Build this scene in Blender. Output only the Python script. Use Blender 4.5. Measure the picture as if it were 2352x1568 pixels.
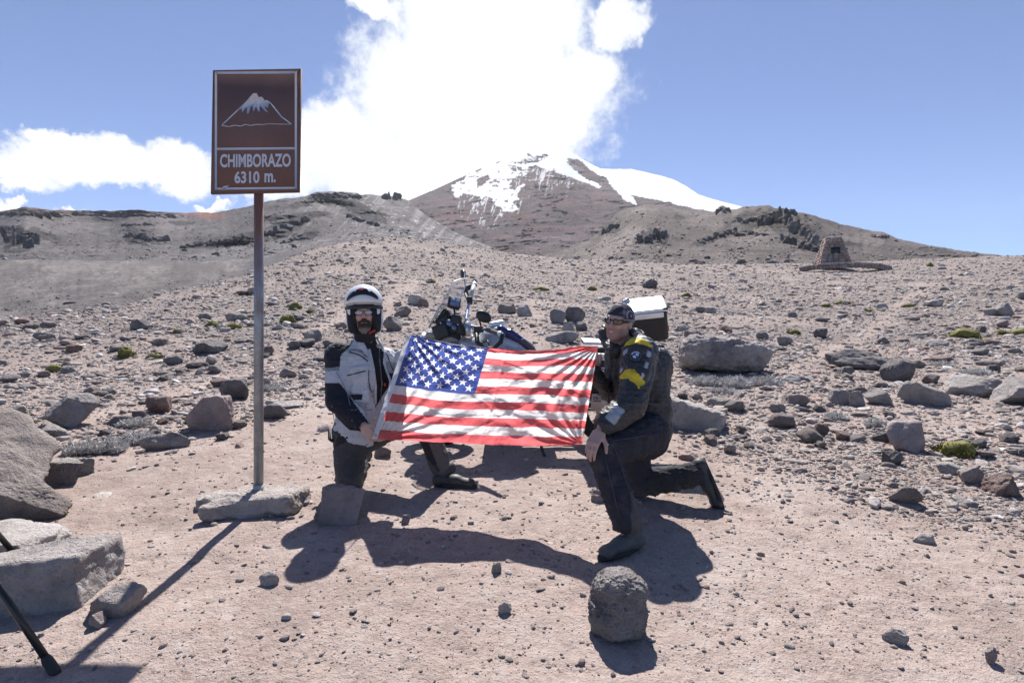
import bpy, math, random
import numpy as np
from mathutils import Vector, Matrix
import mathutils
R = math.radians
sc = bpy.context.scene
for o in list(bpy.data.objects): bpy.data.objects.remove(o)

# ---------------------------------------------------------------- camera, sky, sun, exposure
CAM = np.array([0.0, 0.0, 1.5])
FPX, CX, CY = 1306.67, 1176.0, 784.0          # 20 mm lens measured on a 2352 px wide print
cam = bpy.data.cameras.new("camera"); camo = bpy.data.objects.new("camera", cam)
sc.collection.objects.link(camo)
cam.lens = 20.0; cam.sensor_width = 36.0; cam.clip_start = 0.05; cam.clip_end = 30000
camo.location = CAM; camo.rotation_euler = (R(90), 0, 0)
sc.camera = camo
SUN_EL = 54.5
world = bpy.data.worlds.new("World"); sc.world = world; world.use_nodes = True
SKY_STRENGTH = 0.072
sun = bpy.data.lights.new("sun", 'SUN'); suno = bpy.data.objects.new("sun", sun); sc.collection.objects.link(suno)
sun.energy = 4.6; sun.angle = R(0.53); sun.color = (1.0, 0.955, 0.90)
# light travels from the sun (azimuth +Y, elevation SUN_EL) to the camera side
suno.rotation_euler = Vector((0, math.cos(R(SUN_EL)), math.sin(R(SUN_EL)))).to_track_quat('Z', 'Y').to_euler()
sc.view_settings.view_transform = 'Standard'; sc.view_settings.look = 'None'
sc.view_settings.gamma = 1.0; sc.view_settings.exposure = 0.98
try: sc.view_settings.use_curve_mapping = False
except Exception: pass
sc.render.engine = 'CYCLES'
sc.cycles.max_bounces = 6; sc.cycles.diffuse_bounces = 3; sc.cycles.glossy_bounces = 3
sc.cycles.transmission_bounces = 6; sc.cycles.transparent_max_bounces = 12; sc.cycles.volume_bounces = 0
sc.cycles.caustics_reflective = False; sc.cycles.caustics_refractive = False
sc.cycles.use_denoising = True

def W(px, py, D):
    """point seen at print position (px, py) at distance D along the view axis"""
    return np.array([(px-CX)/FPX*D, D, CAM[2]+(CY-py)/FPX*D])
def proj(p):
    p = np.asarray(p, float); D = np.maximum(p[..., 1], 1e-3)
    return CX+p[..., 0]/D*FPX, CY-(p[..., 2]-CAM[2])/D*FPX

# ---------------------------------------------------------------- node helpers
class NB:
    def __init__(s, nt): s.nt = nt; s.N = nt.nodes; s.L = nt.links
    def new(s, t, **kw):
        n = s.N.new(t)
        for k, v in kw.items(): setattr(n, k, v)
        return n
    def put(s, sock, v):
        if isinstance(v, bpy.types.NodeSocket): s.L.new(v, sock)
        elif v is not None:
            try: sock.default_value = v
            except Exception: sock.default_value = tuple(v)+(1,) if len(v) == 3 else v
    def m(s, op, a, b=None, c=None, clamp=False):
        n = s.new('ShaderNodeMath', operation=op, use_clamp=clamp)
        s.put(n.inputs[0], a)
        if b is not None: s.put(n.inputs[1], b)
        if c is not None: s.put(n.inputs[2], c)
        return n.outputs[0]
    def vm(s, op, a, b=None):
        n = s.new('ShaderNodeVectorMath', operation=op); s.put(n.inputs[0], a)
        if b is not None: s.put(n.inputs[1], b)
        return n.outputs[0] if op not in ('LENGTH', 'DOT_PRODUCT', 'DISTANCE') else n.outputs['Value']
    def comb(s, x, y, z):
        n = s.new('ShaderNodeCombineXYZ'); s.put(n.inputs[0], x); s.put(n.inputs[1], y); s.put(n.inputs[2], z); return n.outputs[0]
    def sep(s, v):
        n = s.new('ShaderNodeSeparateXYZ'); s.put(n.inputs[0], v); return n.outputs
    def noise(s, vec, scale, detail=4, rough=0.55, dist=0.0, out=0):
        n = s.new('ShaderNodeTexNoise'); s.put(n.inputs['Vector'], vec)
        n.inputs['Scale'].default_value = scale; n.inputs['Detail'].default_value = detail
        n.inputs['Roughness'].default_value = rough; n.inputs['Distortion'].default_value = dist
        return n.outputs[out]
    def voro(s, vec, scale, feature='F1', out='Distance', rand=1.0):
        n = s.new('ShaderNodeTexVoronoi', feature=feature); s.put(n.inputs['Vector'], vec)
        n.inputs['Scale'].default_value = scale; n.inputs['Randomness'].default_value = rand
        return n.outputs[out]
    def ramp(s, fac, stops, interp='LINEAR'):
        n = s.new('ShaderNodeValToRGB'); s.put(n.inputs[0], fac); cr = n.color_ramp; cr.interpolation = interp
        while len(cr.elements) < len(stops): cr.elements.new(0.5)
        for e, (p, c) in zip(cr.elements, stops):
            e.position = p; e.color = (c[0], c[1], c[2], 1) if not isinstance(c, (int, float)) else (c, c, c, 1)
        return n.outputs[0]
    def mix(s, fac, a, b, blend='MIX'):
        n = s.new('ShaderNodeMix', data_type='RGBA', blend_type=blend)
        s.put(n.inputs[0], fac)
        for i, v in ((6, a), (7, b)):
            if isinstance(v, tuple) and len(v) == 3: v = v+(1,)
            s.put(n.inputs[i], v)
        return n.outputs[2]
    def mapr(s, v, a, b, c=0.0, d=1.0, smooth=False):
        n = s.new('ShaderNodeMapRange'); n.interpolation_type = 'SMOOTHSTEP' if smooth else 'LINEAR'
        s.put(n.inputs[0], v)
        for i, q in enumerate((a, b, c, d)): s.put(n.inputs[i+1], q)
        return n.outputs[0]
    def bump(s, h, strength=0.5, dist=0.01, normal=None):
        n = s.new('ShaderNodeBump'); s.put(n.inputs['Height'], h)
        n.inputs['Strength'].default_value = strength; n.inputs['Distance'].default_value = dist
        if normal is not None: s.put(n.inputs['Normal'], normal)
        return n.outputs[0]
    def attr(s, name):
        n = s.new('ShaderNodeAttribute'); n.attribute_name = name; return n.outputs['Color']

def material(name, rough=0.8, color=None, metallic=0.0, spec=None):
    m = bpy.data.materials.new(name); m.use_nodes = True
    b = NB(m.node_tree); p = b.N['Principled BSDF']
    p.inputs['Roughness'].default_value = rough; p.inputs['Metallic'].default_value = metallic
    if spec is not None: p.inputs['Specular IOR Level'].default_value = spec
    if color is not None: b.put(p.inputs['Base Color'], tuple(color)+(1,) if len(color) == 3 else color)
    return m, b, p
def simple(name, color, rough=0.6, metallic=0.0, var=0.12, scale=30.0, bump=0.0, bscale=200.0, bdist=0.002, spec=None):
    m, b, p = material(name, rough, color, metallic, spec)
    tc = b.new('ShaderNodeTexCoord').outputs['Object']
    n = b.noise(tc, scale, 5)
    c = b.mix(b.mapr(n, .3, .7), tuple(x*(1-var) for x in color), tuple(min(1, x*(1+var)) for x in color))
    b.put(p.inputs['Base Color'], c)
    b.put(p.inputs['Roughness'], b.mapr(n, .3, .7, max(0.02, rough-.08), min(1, rough+.08)))
    if bump: b.put(p.inputs['Normal'], b.bump(b.noise(tc, bscale, 3), bump, bdist))
    return m

# ---------------------------------------------------------------- world: Nishita sky with cumulus
wb = NB(world.node_tree)
sky = wb.new('ShaderNodeTexSky', sky_type='NISHITA'); sky.sun_disc = False
sky.sun_elevation = R(SUN_EL); sky.sun_rotation = 0.0     # rotation 0 = +Y
sky.altitude = 4300; sky.air_density = 1.0; sky.dust_density = 0.6; sky.ozone_density = 2.2
d = wb.sep(wb.new('ShaderNodeTexCoord').outputs['Generated'])
az = wb.m('ARCTAN2', d[0], d[1]); el = wb.m('ARCSINE', d[2])
azn = wb.m('MULTIPLY', az, 57.2958); eln = wb.m('MULTIPLY', el, 57.2958)
P = wb.comb(azn, eln, 0.0)
w1 = wb.noise(wb.comb(azn, eln, 3.3), 0.11, 7, 0.62, out=1)
w2 = wb.noise(wb.comb(azn, eln, 9.1), 0.5, 5, 0.6, out=1)
wv = wb.vm('ADD', wb.vm('MULTIPLY', wb.vm('SUBTRACT', w1, (.5, .5, .5)), (9, 8, 0)),
           wb.vm('MULTIPLY', wb.vm('SUBTRACT', w2, (.5, .5, .5)), (2.2, 2.0, 0)))
Pw = wb.sep(wb.vm('ADD', P, wv))
def angles(px, py):
    x, z = (px-CX)/FPX, (CY-py)/FPX
    return math.degrees(math.atan2(x, 1)), math.degrees(math.asin(z/math.sqrt(1+x*x+z*z)))
def ell(px, py, rx, ry, rot=0.0):
    a0, e0 = angles(px, py); a1, _ = angles(px+rx, py); _, e1 = angles(px, py-ry)
    dx = wb.m('SUBTRACT', Pw[0], a0); dy = wb.m('SUBTRACT', Pw[1], e0)
    c, s_ = math.cos(rot), math.sin(rot)
    u = wb.m('ADD', wb.m('MULTIPLY', dx, c/(a1-a0)), wb.m('MULTIPLY', dy, s_/(a1-a0)))
    v = wb.m('ADD', wb.m('MULTIPLY', dx, -s_/(e1-e0)), wb.m('MULTIPLY', dy, c/(e1-e0)))
    r2 = wb.m('ADD', wb.m('MULTIPLY', u, u), wb.m('MULTIPLY', v, v))
    return wb.m('SUBTRACT', 1.0, wb.m('SQRT', r2))
CL = [(1110, 230, 345, 230), (1000, 400, 340, 130), (1130, 20, 260, 200), (1290, 190, 160, 130), (860, 10, 70, 40),
      (770, 330, 140, 120), (1190, 330, 150, 90), (1430, 40, 85, 75), (1180, -260, 420, 240), (1240, -560, 640, 260),
      (240, 378, 290, 50, .10), (410, 392, 120, 58), (20, 398, 140, 34), (160, 335, 100, 30), (25, 455, 60, 16), (175, 470, 42, 14), (525, 463, 40, 12), (640, 400, 120, 70),
      (-700, 300, 300, 90), (-1300, 380, 500, 60)]
f = None
for c in CL:
    e = ell(*c)
    f = e if f is None else wb.m('SMOOTH_MAX', f, e, 0.12)
fine = wb.noise(wb.comb(azn, eln, 5.5), 0.42, 10, 0.68)
f2 = wb.m('ADD', f, wb.m('MULTIPLY', wb.m('SUBTRACT', fine, 0.5), 0.80))
dens = wb.mapr(f2, -0.10, 0.30, 0, 1, True)
thick = wb.mapr(f, 0.30, 0.9, 0, 1, True)
grey = wb.noise(wb.comb(azn, eln, 1.5), 0.12, 5, 0.6)
cc = wb.mix(thick, (6.9, 7.1, 7.5), (20.0, 19.6, 19.0))
cc = wb.mix(wb.mapr(grey, .48, .72, 0, .5), cc, (5.9, 6.1, 6.6))
skyc = sky.outputs[0]
skyc = wb.mix(1.0, skyc, (.86, .92, 1.07), 'MULTIPLY')
col = wb.mix(dens, skyc, cc)
bg = wb.N['Background']; wb.put(bg.inputs[0], col); bg.inputs[1].default_value = SKY_STRENGTH

# ---------------------------------------------------------------- numpy noise
def _h(ix, iy, iz, seed):
    n = (ix.astype(np.int64)*374761393 + iy.astype(np.int64)*668265263 + iz.astype(np.int64)*2147483647 + seed*974711) & 0xffffffff
    n = ((n ^ (n >> 13))*1274126177) & 0xffffffff
    n = ((n ^ (n >> 16))*2246822519) & 0xffffffff
    return ((n ^ (n >> 15)) & 0xffffff)/float(0xffffff)
def vn3(x, y, z, seed=0):
    x, y, z = np.broadcast_arrays(x, y, z)
    ix, iy, iz = np.floor(x), np.floor(y), np.floor(z)
    fx, fy, fz = x-ix, y-iy, z-iz
    fx, fy, fz = [t*t*t*(t*(t*6-15)+10) for t in (fx, fy, fz)]
    ix, iy, iz = ix.astype(np.int64), iy.astype(np.int64), iz.astype(np.int64)
    r = 0
    for a in (0, 1):
        wa = fx if a else 1-fx
        for b in (0, 1):
            wb_ = fy if b else 1-fy
            for c in (0, 1):
                r = r + wa*wb_*(fz if c else 1-fz)*_h(ix+a, iy+b, iz+c, seed)
    return r*2-1
def vn2(x, y, seed=0):
    x, y = np.broadcast_arrays(x, y)
    ix, iy = np.floor(x), np.floor(y); fx, fy = x-ix, y-iy
    fx, fy = [t*t*t*(t*(t*6-15)+10) for t in (fx, fy)]
    ix, iy = ix.astype(np.int64), iy.astype(np.int64); z0 = np.zeros_like(ix)
    r = 0
    for a in (0, 1):
        for b in (0, 1):
            r = r + (fx if a else 1-fx)*(fy if b else 1-fy)*_h(ix+a, iy+b, z0, seed)
    return r*2-1
def fbm2(x, y, oct=4, seed=0, gain=.5, ridge=False):
    s, a, t = 0, 1.0, 0
    for i in range(oct):
        n = vn2(x*2**i+i*17.3, y*2**i-i*9.1, seed+i)
        if ridge: n = 1-2*np.abs(n)
        s = s+a*n; t += a; a *= gain
    return s/t
def fbm3(x, y, z, oct=4, seed=0, gain=.5, ridge=False):
    s, a, t = 0, 1.0, 0
    for i in range(oct):
        n = vn3(x*2**i+i*17.3, y*2**i-i*9.1, z*2**i+i*4.7, seed+i)
        if ridge: n = 1-2*np.abs(n)
        s = s+a*n; t += a; a *= gain
    return s/t
def sstep(a, b, x):
    t = np.clip((x-a)/(b-a), 0, 1); return t*t*(3-2*t)
def inpoly(px, py, poly):
    r = np.zeros(np.shape(px), bool); n = len(poly)
    for i in range(n):
        x1, y1 = poly[i]; x2, y2 = poly[(i+1) % n]
        if y1 == y2: continue
        c = ((py < y1) != (py < y2)) & (px < (x2-x1)*(py-y1)/(y2-y1)+x1)
        r ^= c
    return r

# ---------------------------------------------------------------- object helpers
def mesh_data(name, V, F, mats=(), mi=None, smooth=False, col=None):
    V = np.asarray(V, np.float32); me = bpy.data.meshes.new(name)
    me.vertices.add(len(V)); me.vertices.foreach_set('co', V.ravel())
    if isinstance(F, np.ndarray):
        k = F.shape[1]; nf = len(F); me.loops.add(nf*k); me.polygons.add(nf)
        me.loops.foreach_set('vertex_index', F.astype(np.int32).ravel())
        me.polygons.foreach_set('loop_start', np.arange(0, nf*k, k, dtype=np.int32))
        try: me.polygons.foreach_set('loop_total', np.full(nf, k, dtype=np.int32))
        except Exception: pass
    else:
        tot = [len(f) for f in F]; nf = len(F); me.loops.add(sum(tot)); me.polygons.add(nf)
        me.loops.foreach_set('vertex_index', np.array([i for f in F for i in f], np.int32))
        st = np.concatenate([[0], np.cumsum(tot)[:-1]]).astype(np.int32) if nf else np.zeros(0, np.int32)
        me.polygons.foreach_set('loop_start', st)
        try: me.polygons.foreach_set('loop_total', np.array(tot, np.int32))
        except Exception: pass
    for m in (mats if isinstance(mats, (list, tuple)) else [mats]): me.materials.append(m)
    if mi is not None: me.polygons.foreach_set('material_index', np.asarray(mi, np.int32))
    if smooth: me.polygons.foreach_set('use_smooth', np.ones(nf, bool))
    if col is not None:
        a = me.color_attributes.new('tint', 'FLOAT_COLOR', 'POINT')
        c = np.ones((len(V), 4), np.float32); c[:, :3] = col; a.data.foreach_set('color', c.ravel())
    me.update(calc_edges=True); me.validate()
    return me
def link(name, me, parent=None):
    o = bpy.data.objects.new(name, me); sc.collection.objects.link(o)
    if parent is not None: o.parent = parent
    return o
def tag(o, label=None, cat=None, group=None, kind=None):
    for k, v in (('label', label), ('category', cat), ('group', group), ('kind', kind)):
        if v: o[k] = v
    return o
def thing(name, loc, label, cat, group=None):
    o = bpy.data.objects.new(name, None); sc.collection.objects.link(o); o.location = [float(v) for v in loc]
    o.empty_display_size = 0.1
    return tag(o, label, cat, group)
def origin_of(o):
    p = np.zeros(3)
    while o is not None: p += np.array(o.location); o = o.parent
    return p
def part(name, parent, V, F, mats, label=None, **kw):
    """mesh given in world coordinates, parented to a thing or a part"""
    V = np.asarray(V, float)-origin_of(parent)
    o = link(name, mesh_data(name, V, F, mats, **kw), parent)
    if label: o['label'] = label
    return o
def top_mesh(name, V, F, mats, label, cat, group=None, loc=None, **kw):
    V = np.asarray(V, float)
    if loc is None: loc = np.array([V[:, 0].mean(), V[:, 1].mean(), V[:, 2].min()])
    o = link(name, mesh_data(name, V-np.asarray(loc), F, mats, **kw)); o.location = [float(v) for v in loc]
    return tag(o, label, cat, group)
def join(parts):
    Vs, Fs, off = [], [], 0
    for V, F in parts:
        Vs.append(np.asarray(V, float)); Fs += [[int(i)+off for i in f] for f in F]; off += len(V)
    return np.vstack(Vs), Fs
def box(c, s, rot=None, bev=0.0):
    """box centre c, size s, rows of rot are its axes in world; bevel as chamfer"""
    s = np.array(s, float)/2; c = np.array(c, float); Rm = np.eye(3) if rot is None else np.array(rot, float)
    if bev <= 0:
        P_ = np.array([[x, y, z] for x in (-1, 1) for y in (-1, 1) for z in (-1, 1)], float)*s
        F = [(0, 1, 3, 2), (4, 6, 7, 5), (0, 4, 5, 1), (2, 3, 7, 6), (0, 2, 6, 4), (1, 5, 7, 3)]
        return P_@Rm+c, F
    b = min(bev, s.min()*.9); P_ = []; idx = {}
    for x in (-1, 1):
        for y in (-1, 1):
            for z in (-1, 1):
                for ax in range(3):
                    q = np.array([x, y, z], float)*(s-b); q[ax] = (x, y, z)[ax]*s[ax]
                    idx[(x, y, z, ax)] = len(P_); P_.append(q)
    F = []
    for ax in range(3):
        o = [i for i in range(3) if i != ax]
        for sg in (-1, 1):
            def k(a, b_):
                t = [0, 0, 0]; t[ax] = sg; t[o[0]] = a; t[o[1]] = b_; return idx[(*t, ax)]
            F.append((k(-1, -1), k(1, -1), k(1, 1), k(-1, 1)))
    for ax in range(3):
        o = [i for i in range(3) if i != ax]
        for a in (-1, 1):
            for b_ in (-1, 1):
                def k(t, face):
                    v = [0, 0, 0]; v[ax] = t; v[o[0]] = a; v[o[1]] = b_; return idx[(*v, face)]
                F.append((k(-1, o[0]), k(1, o[0]), k(1, o[1]), k(-1, o[1])))
    for x in (-1, 1):
        for y in (-1, 1):
            for z in (-1, 1): F.append((idx[(x, y, z, 0)], idx[(x, y, z, 1)], idx[(x, y, z, 2)]))
    return fixn(np.array(P_)@Rm+c, F, c)
def fixn(V, F, c):
    out = []
    for f in F:
        a, b, d_ = V[f[0]], V[f[1]], V[f[2]]
        n = np.cross(b-a, d_-a); m = V[list(f)].mean(0)-c
        out.append(tuple(f) if np.dot(n, m) > 0 else tuple(reversed(f)))
    return V, out
def tube(pts, r, seg=12, cap=True):
    pts = [np.array(p, float) for p in pts]; n = len(pts)
    rs = [r]*n if np.isscalar(r) else list(r)
    V, F = [], []; up = None
    for i, p in enumerate(pts):
        t = pts[min(i+1, n-1)]-pts[max(i-1, 0)]; t /= np.linalg.norm(t)+1e-12
        if up is None:
            up = np.array([0, 0, 1.0]) if abs(t[2]) < .9 else np.array([1.0, 0, 0])
        up = up-t*np.dot(up, t); up /= np.linalg.norm(up)+1e-12
        s_ = np.cross(t, up)
        for k in range(seg):
            a = 2*math.pi*k/seg; V.append(p+rs[i]*(math.cos(a)*up+math.sin(a)*s_))
    for i in range(n-1):
        for k in range(seg):
            a, b = i*seg+k, i*seg+(k+1) % seg; F.append((a, a+seg, b+seg, b))
    if cap: F.append(tuple(range(seg))); F.append(tuple(reversed(range((n-1)*seg, n*seg))))
    return np.array(V), F
def extrude_poly(P2, fn, thick):
    """closed outline P2 [(a,b)], fn(a,b)->world point, thick = world vector"""
    A = np.array([fn(a, b) for a, b in P2]); n = len(A); B = A+np.asarray(thick, float)
    F = [tuple(range(n)), tuple(reversed(range(n, 2*n)))]+[(i, n+i, n+(i+1) % n, (i+1) % n) for i in range(n)]
    return np.vstack([A, B]), F
def text_mesh(body, size=1.0, bold=0.0, sx=1.0):
    cu = bpy.data.curves.new('t', 'FONT'); cu.body = body; cu.size = size; cu.offset = bold; cu.resolution_u = 4
    o = bpy.data.objects.new('t', cu); sc.collection.objects.link(o)
    dg = bpy.context.evaluated_depsgraph_get(); me = bpy.data.meshes.new_from_object(o.evaluated_get(dg))
    V = np.array([v.co[:] for v in me.vertices]); F = [tuple(p.vertices) for p in me.polygons]
    bpy.data.objects.remove(o); bpy.data.meshes.remove(me); bpy.data.curves.remove(cu)
    V[:, 0] *= sx
    return V, F

# ---------------------------------------------------------------- signed distance modelling (organic shapes)
def rotm(x=0, y=0, z=0):
    return np.array(mathutils.Euler((R(x), R(y), R(z))).to_matrix())
class Field:
    def __init__(s, lo, hi, h):
        s.h = h; s.lo = np.array(lo, float); n = np.ceil((np.array(hi)-s.lo)/h).astype(int)+1
        s.F = np.full(n, 0.05, np.float32); s.n = n
        s.ax = [s.lo[i]+h*np.arange(n[i]) for i in range(3)]
    def _win(s, lo, hi, m):
        a = np.clip(np.floor((np.array(lo)-m-s.lo)/s.h).astype(int), 0, s.n); b = np.clip(np.ceil((np.array(hi)+m-s.lo)/s.h).astype(int)+1, 0, s.n)
        sl = tuple(slice(a[i], b[i]) for i in range(3))
        g = np.meshgrid(*[s.ax[i][sl[i]] for i in range(3)], indexing='ij', sparse=True)
        return sl, g
    def _comb(s, sl, d, k, sub):
        F = s.F[sl]
        if F.size == 0: return
        d = d.astype(np.float32)
        if sub:
            d = -d
            if k > 0: h_ = np.clip(.5-.5*(F-d)/k, 0, 1); s.F[sl] = F*(1-h_)+d*h_+k*h_*(1-h_)
            else: s.F[sl] = np.maximum(F, d)
        else:
            if k > 0: h_ = np.clip(.5+.5*(F-d)/k, 0, 1); s.F[sl] = F*(1-h_)+d*h_-k*h_*(1-h_)
            else: s.F[sl] = np.minimum(F, d)
    def cone(s, a, b, r1, r2, k=0.0, sub=False, flat=None):
        a, b = np.array(a, float), np.array(b, float); m = max(r1, r2)+k+.03
        sl, (x, y, z) = s._win(np.minimum(a, b), np.maximum(a, b), m)
        ba = b-a; L = ba@ba+1e-12
        px_, py_, pz_ = x-a[0], y-a[1], z-a[2]
        t = np.clip((px_*ba[0]+py_*ba[1]+pz_*ba[2])/L, 0, 1)
        qx, qy, qz = px_-t*ba[0], py_-t*ba[1], pz_-t*ba[2]
        if flat is not None:      # (direction, factor): squash along a direction
            fd = np.array(flat[0], float); fd /= np.linalg.norm(fd); q = qx*fd[0]+qy*fd[1]+qz*fd[2]
            e = (1/flat[1]-1)*q; qx, qy, qz = qx+e*fd[0], qy+e*fd[1], qz+e*fd[2]
        d_ = np.sqrt(qx*qx+qy*qy+qz*qz)-(r1+(r2-r1)*t)
        s._comb(sl, d_, k, sub)
    def ell(s, c, r, k=0.0, rot=None, sub=False):
        c = np.array(c, float); r = np.array(r, float); m = r.max()
        sl, (x, y, z) = s._win(c, c, m+k+.03)
        Rm = np.eye(3) if rot is None else np.asarray(rot)       # columns = local axes
        X, Y, Z = x-c[0], y-c[1], z-c[2]
        q = [(X*Rm[0, i]+Y*Rm[1, i]+Z*Rm[2, i])/r[i] for i in range(3)]
        k0 = np.sqrt(q[0]**2+q[1]**2+q[2]**2)+1e-9
        k1 = np.sqrt((q[0]/r[0])**2+(q[1]/r[1])**2+(q[2]/r[2])**2)+1e-9
        s._comb(sl, k0*(k0-1)/k1, k, sub)
    def box(s, c, hs, k=0.0, rot=None, sub=False, rnd=0.01):
        c = np.array(c, float); hs = np.array(hs, float); m = np.linalg.norm(hs)
        sl, (x, y, z) = s._win(c, c, m+k+.02)
        Rm = np.eye(3) if rot is None else np.asarray(rot)
        X, Y, Z = x-c[0], y-c[1], z-c[2]
        q = [np.abs(X*Rm[0, i]+Y*Rm[1, i]+Z*Rm[2, i])-hs[i]+rnd for i in range(3)]
        o = np.sqrt(sum(np.maximum(t, 0)**2 for t in q)); i_ = np.minimum(np.maximum(np.maximum(q[0], q[1]), q[2]), 0)
        s._comb(sl, o+i_-rnd, k, sub)
    def mesh(s):
        F = s.F; S = F < 0; n = s.n-1
        cnt = np.zeros(n, np.int8)
        cs = [(i, j, k) for i in (0, 1) for j in (0, 1) for k in (0, 1)]
        for i, j, k in cs: cnt += S[i:i+n[0], j:j+n[1], k:k+n[2]]
        act = (cnt > 0) & (cnt < 8); ai, aj, ak = np.nonzero(act)
        idx = np.full(n, -1, np.int64); idx[ai, aj, ak] = np.arange(len(ai))
        pos = np.zeros((len(ai), 3)); num = np.zeros(len(ai))
        val = {c: F[ai+c[0], aj+c[1], ak+c[2]] for c in cs}
        for c in cs:
            for ax in range(3):
                if c[ax]: continue
                c2 = list(c); c2[ax] = 1; c2 = tuple(c2)
                fa, fb = val[c], val[c2]; m = (fa < 0) != (fb < 0)
                t = np.where(m, fa/np.where(m, fa-fb, 1), 0)
                p = np.array([c]*len(ai), float); p[:, ax] += t
                pos += p*m[:, None]; num += m
        pos /= num[:, None]
        V = s.lo+s.h*(np.stack([ai, aj, ak], 1)+pos)
        Fs = []
        for ax in range(3):
            o = [(1, 2), (2, 0), (0, 1)][ax]
            a = [slice(0, s.n[i]) for i in range(3)]; b = list(a)
            a[ax] = slice(0, s.n[ax]-1); b[ax] = slice(1, s.n[ax])
            ch = S[tuple(a)] != S[tuple(b)]
            I = np.array(np.nonzero(ch)).T
            ok = (I[:, o[0]] >= 1) & (I[:, o[1]] >= 1) & (I[:, o[0]] < n[o[0]]) & (I[:, o[1]] < n[o[1]]); I = I[ok]
            def q(d0, d1):
                J = I.copy(); J[:, o[0]] += d0; J[:, o[1]] += d1; return idx[J[:, 0], J[:, 1], J[:, 2]]
            quad = np.stack([q(-1, -1), q(0, -1), q(0, 0), q(-1, 0)], 1)
            inside = S[I[:, 0], I[:, 1], I[:, 2]]
            quad[~inside] = quad[~inside][:, ::-1]; Fs.append(quad)
        return V, np.vstack(Fs)
def vnormals(V, F):
    n = np.cross(V[F[:, 2]]-V[F[:, 0]], V[F[:, 3]]-V[F[:, 1]]); N = np.zeros_like(V)
    for k in range(4): np.add.at(N, F[:, k], n)
    return N/(np.linalg.norm(N, axis=1, keepdims=True)+1e-12)
def relax(V, F, it=2, lam=.5):
    E = np.vstack([F[:, [0, 1]], F[:, [1, 2]], F[:, [2, 3]], F[:, [3, 0]]])
    cnt = np.bincount(E[:, 0], minlength=len(V))+np.bincount(E[:, 1], minlength=len(V))
    for _ in range(it):
        A = np.stack([np.bincount(E[:, 0], V[E[:, 1], i], len(V))+np.bincount(E[:, 1], V[E[:, 0], i], len(V)) for i in range(3)], 1)
        V = V+lam*(A/np.maximum(cnt, 1)[:, None]-V)
    return V
def submesh(V, F, keep, col=None):
    f = F[keep]; u, inv = np.unique(f.ravel(), return_inverse=True)
    return V[u], inv.reshape(f.shape), (None if col is None else col[u])
# ---------------------------------------------------------------- the near slope
SKYL = np.array([(-1500, 880), (-800, 840), (-300, 790), (0, 742), (300, 702), (560, 640), (640, 606), (700, 584), (800, 560), (900, 549), (1000, 556), (1100, 571), (1180, 586),
                 (1300, 598), (1500, 606), (1700, 611), (1900, 607), (2100, 598), (2352, 590), (2700, 584), (3400, 575), (4500, 570)], float)
RD = np.array([(-1500, 18), (0, 21), (300, 24), (560, 34), (700, 46), (900, 56), (1180, 60), (1500, 64), (1900, 74), (2352, 80), (4500, 85)], float)
def g_base(x, y):
    x = np.asarray(x, float); y = np.asarray(y, float)
    yy = np.maximum(y, 2.0); px = CX+FPX*x/yy
    et = (CY-np.interp(px, SKYL[:, 0], SKYL[:, 1]))/FPX+0.003
    Dr = np.interp(px, RD[:, 0], RD[:, 1])
    D = yy
    lin = -1.5+.10*D
    rem = et*Dr-(-1.5+.10*Dr)
    q = np.clip((D-6)/(Dr-6), 0, 1)
    z1 = lin+rem*q*q*(1.35-.35*q)
    d = np.maximum(D-Dr, 0)
    z = np.where(D <= Dr, z1, et*Dr + .10*d*np.exp(-d/6.) - .0016*d*d*(1/(1+d/60)))
    return z+1.5+.10*(y-yy)
def g(x, y):
    x = np.asarray(x, float); y = np.asarray(y, float)
    z = g_base(x, y); D = np.maximum(y, 2.0)
    far = sstep(5, 14, D)
    z = z+.20*fbm2(x/7.5, y/5.0, 3, 11)*far+.055*fbm2(x/1.9+3, y/1.5, 3, 5)*(.25+.75*far)
    z = z+.016*fbm2(x/.33, y/.27, 3, 21)*(.8+far)-.011*np.clip(fbm2(x/.42+9, y/.30, 3, 88, .5, ridge=True)-.45, 0, 1)*(1-far)*2
    z = z-.010*sstep(.25, .75, fbm2(x/.55+40, y/.5, 2, 31))*(1-far)
    return z
def hit(px, py):
    """where the line of sight through (px, py) meets the ground"""
    D = np.geomspace(1.2, 95, 3000)
    X = (px-CX)/FPX*D; Z = CAM[2]+(CY-py)/FPX*D
    b = g(X, D) >= Z
    i = int(np.argmax(b)) if b.any() else len(D)-1
    return np.array([X[i], D[i], float(g(X[i], D[i]))])

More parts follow.
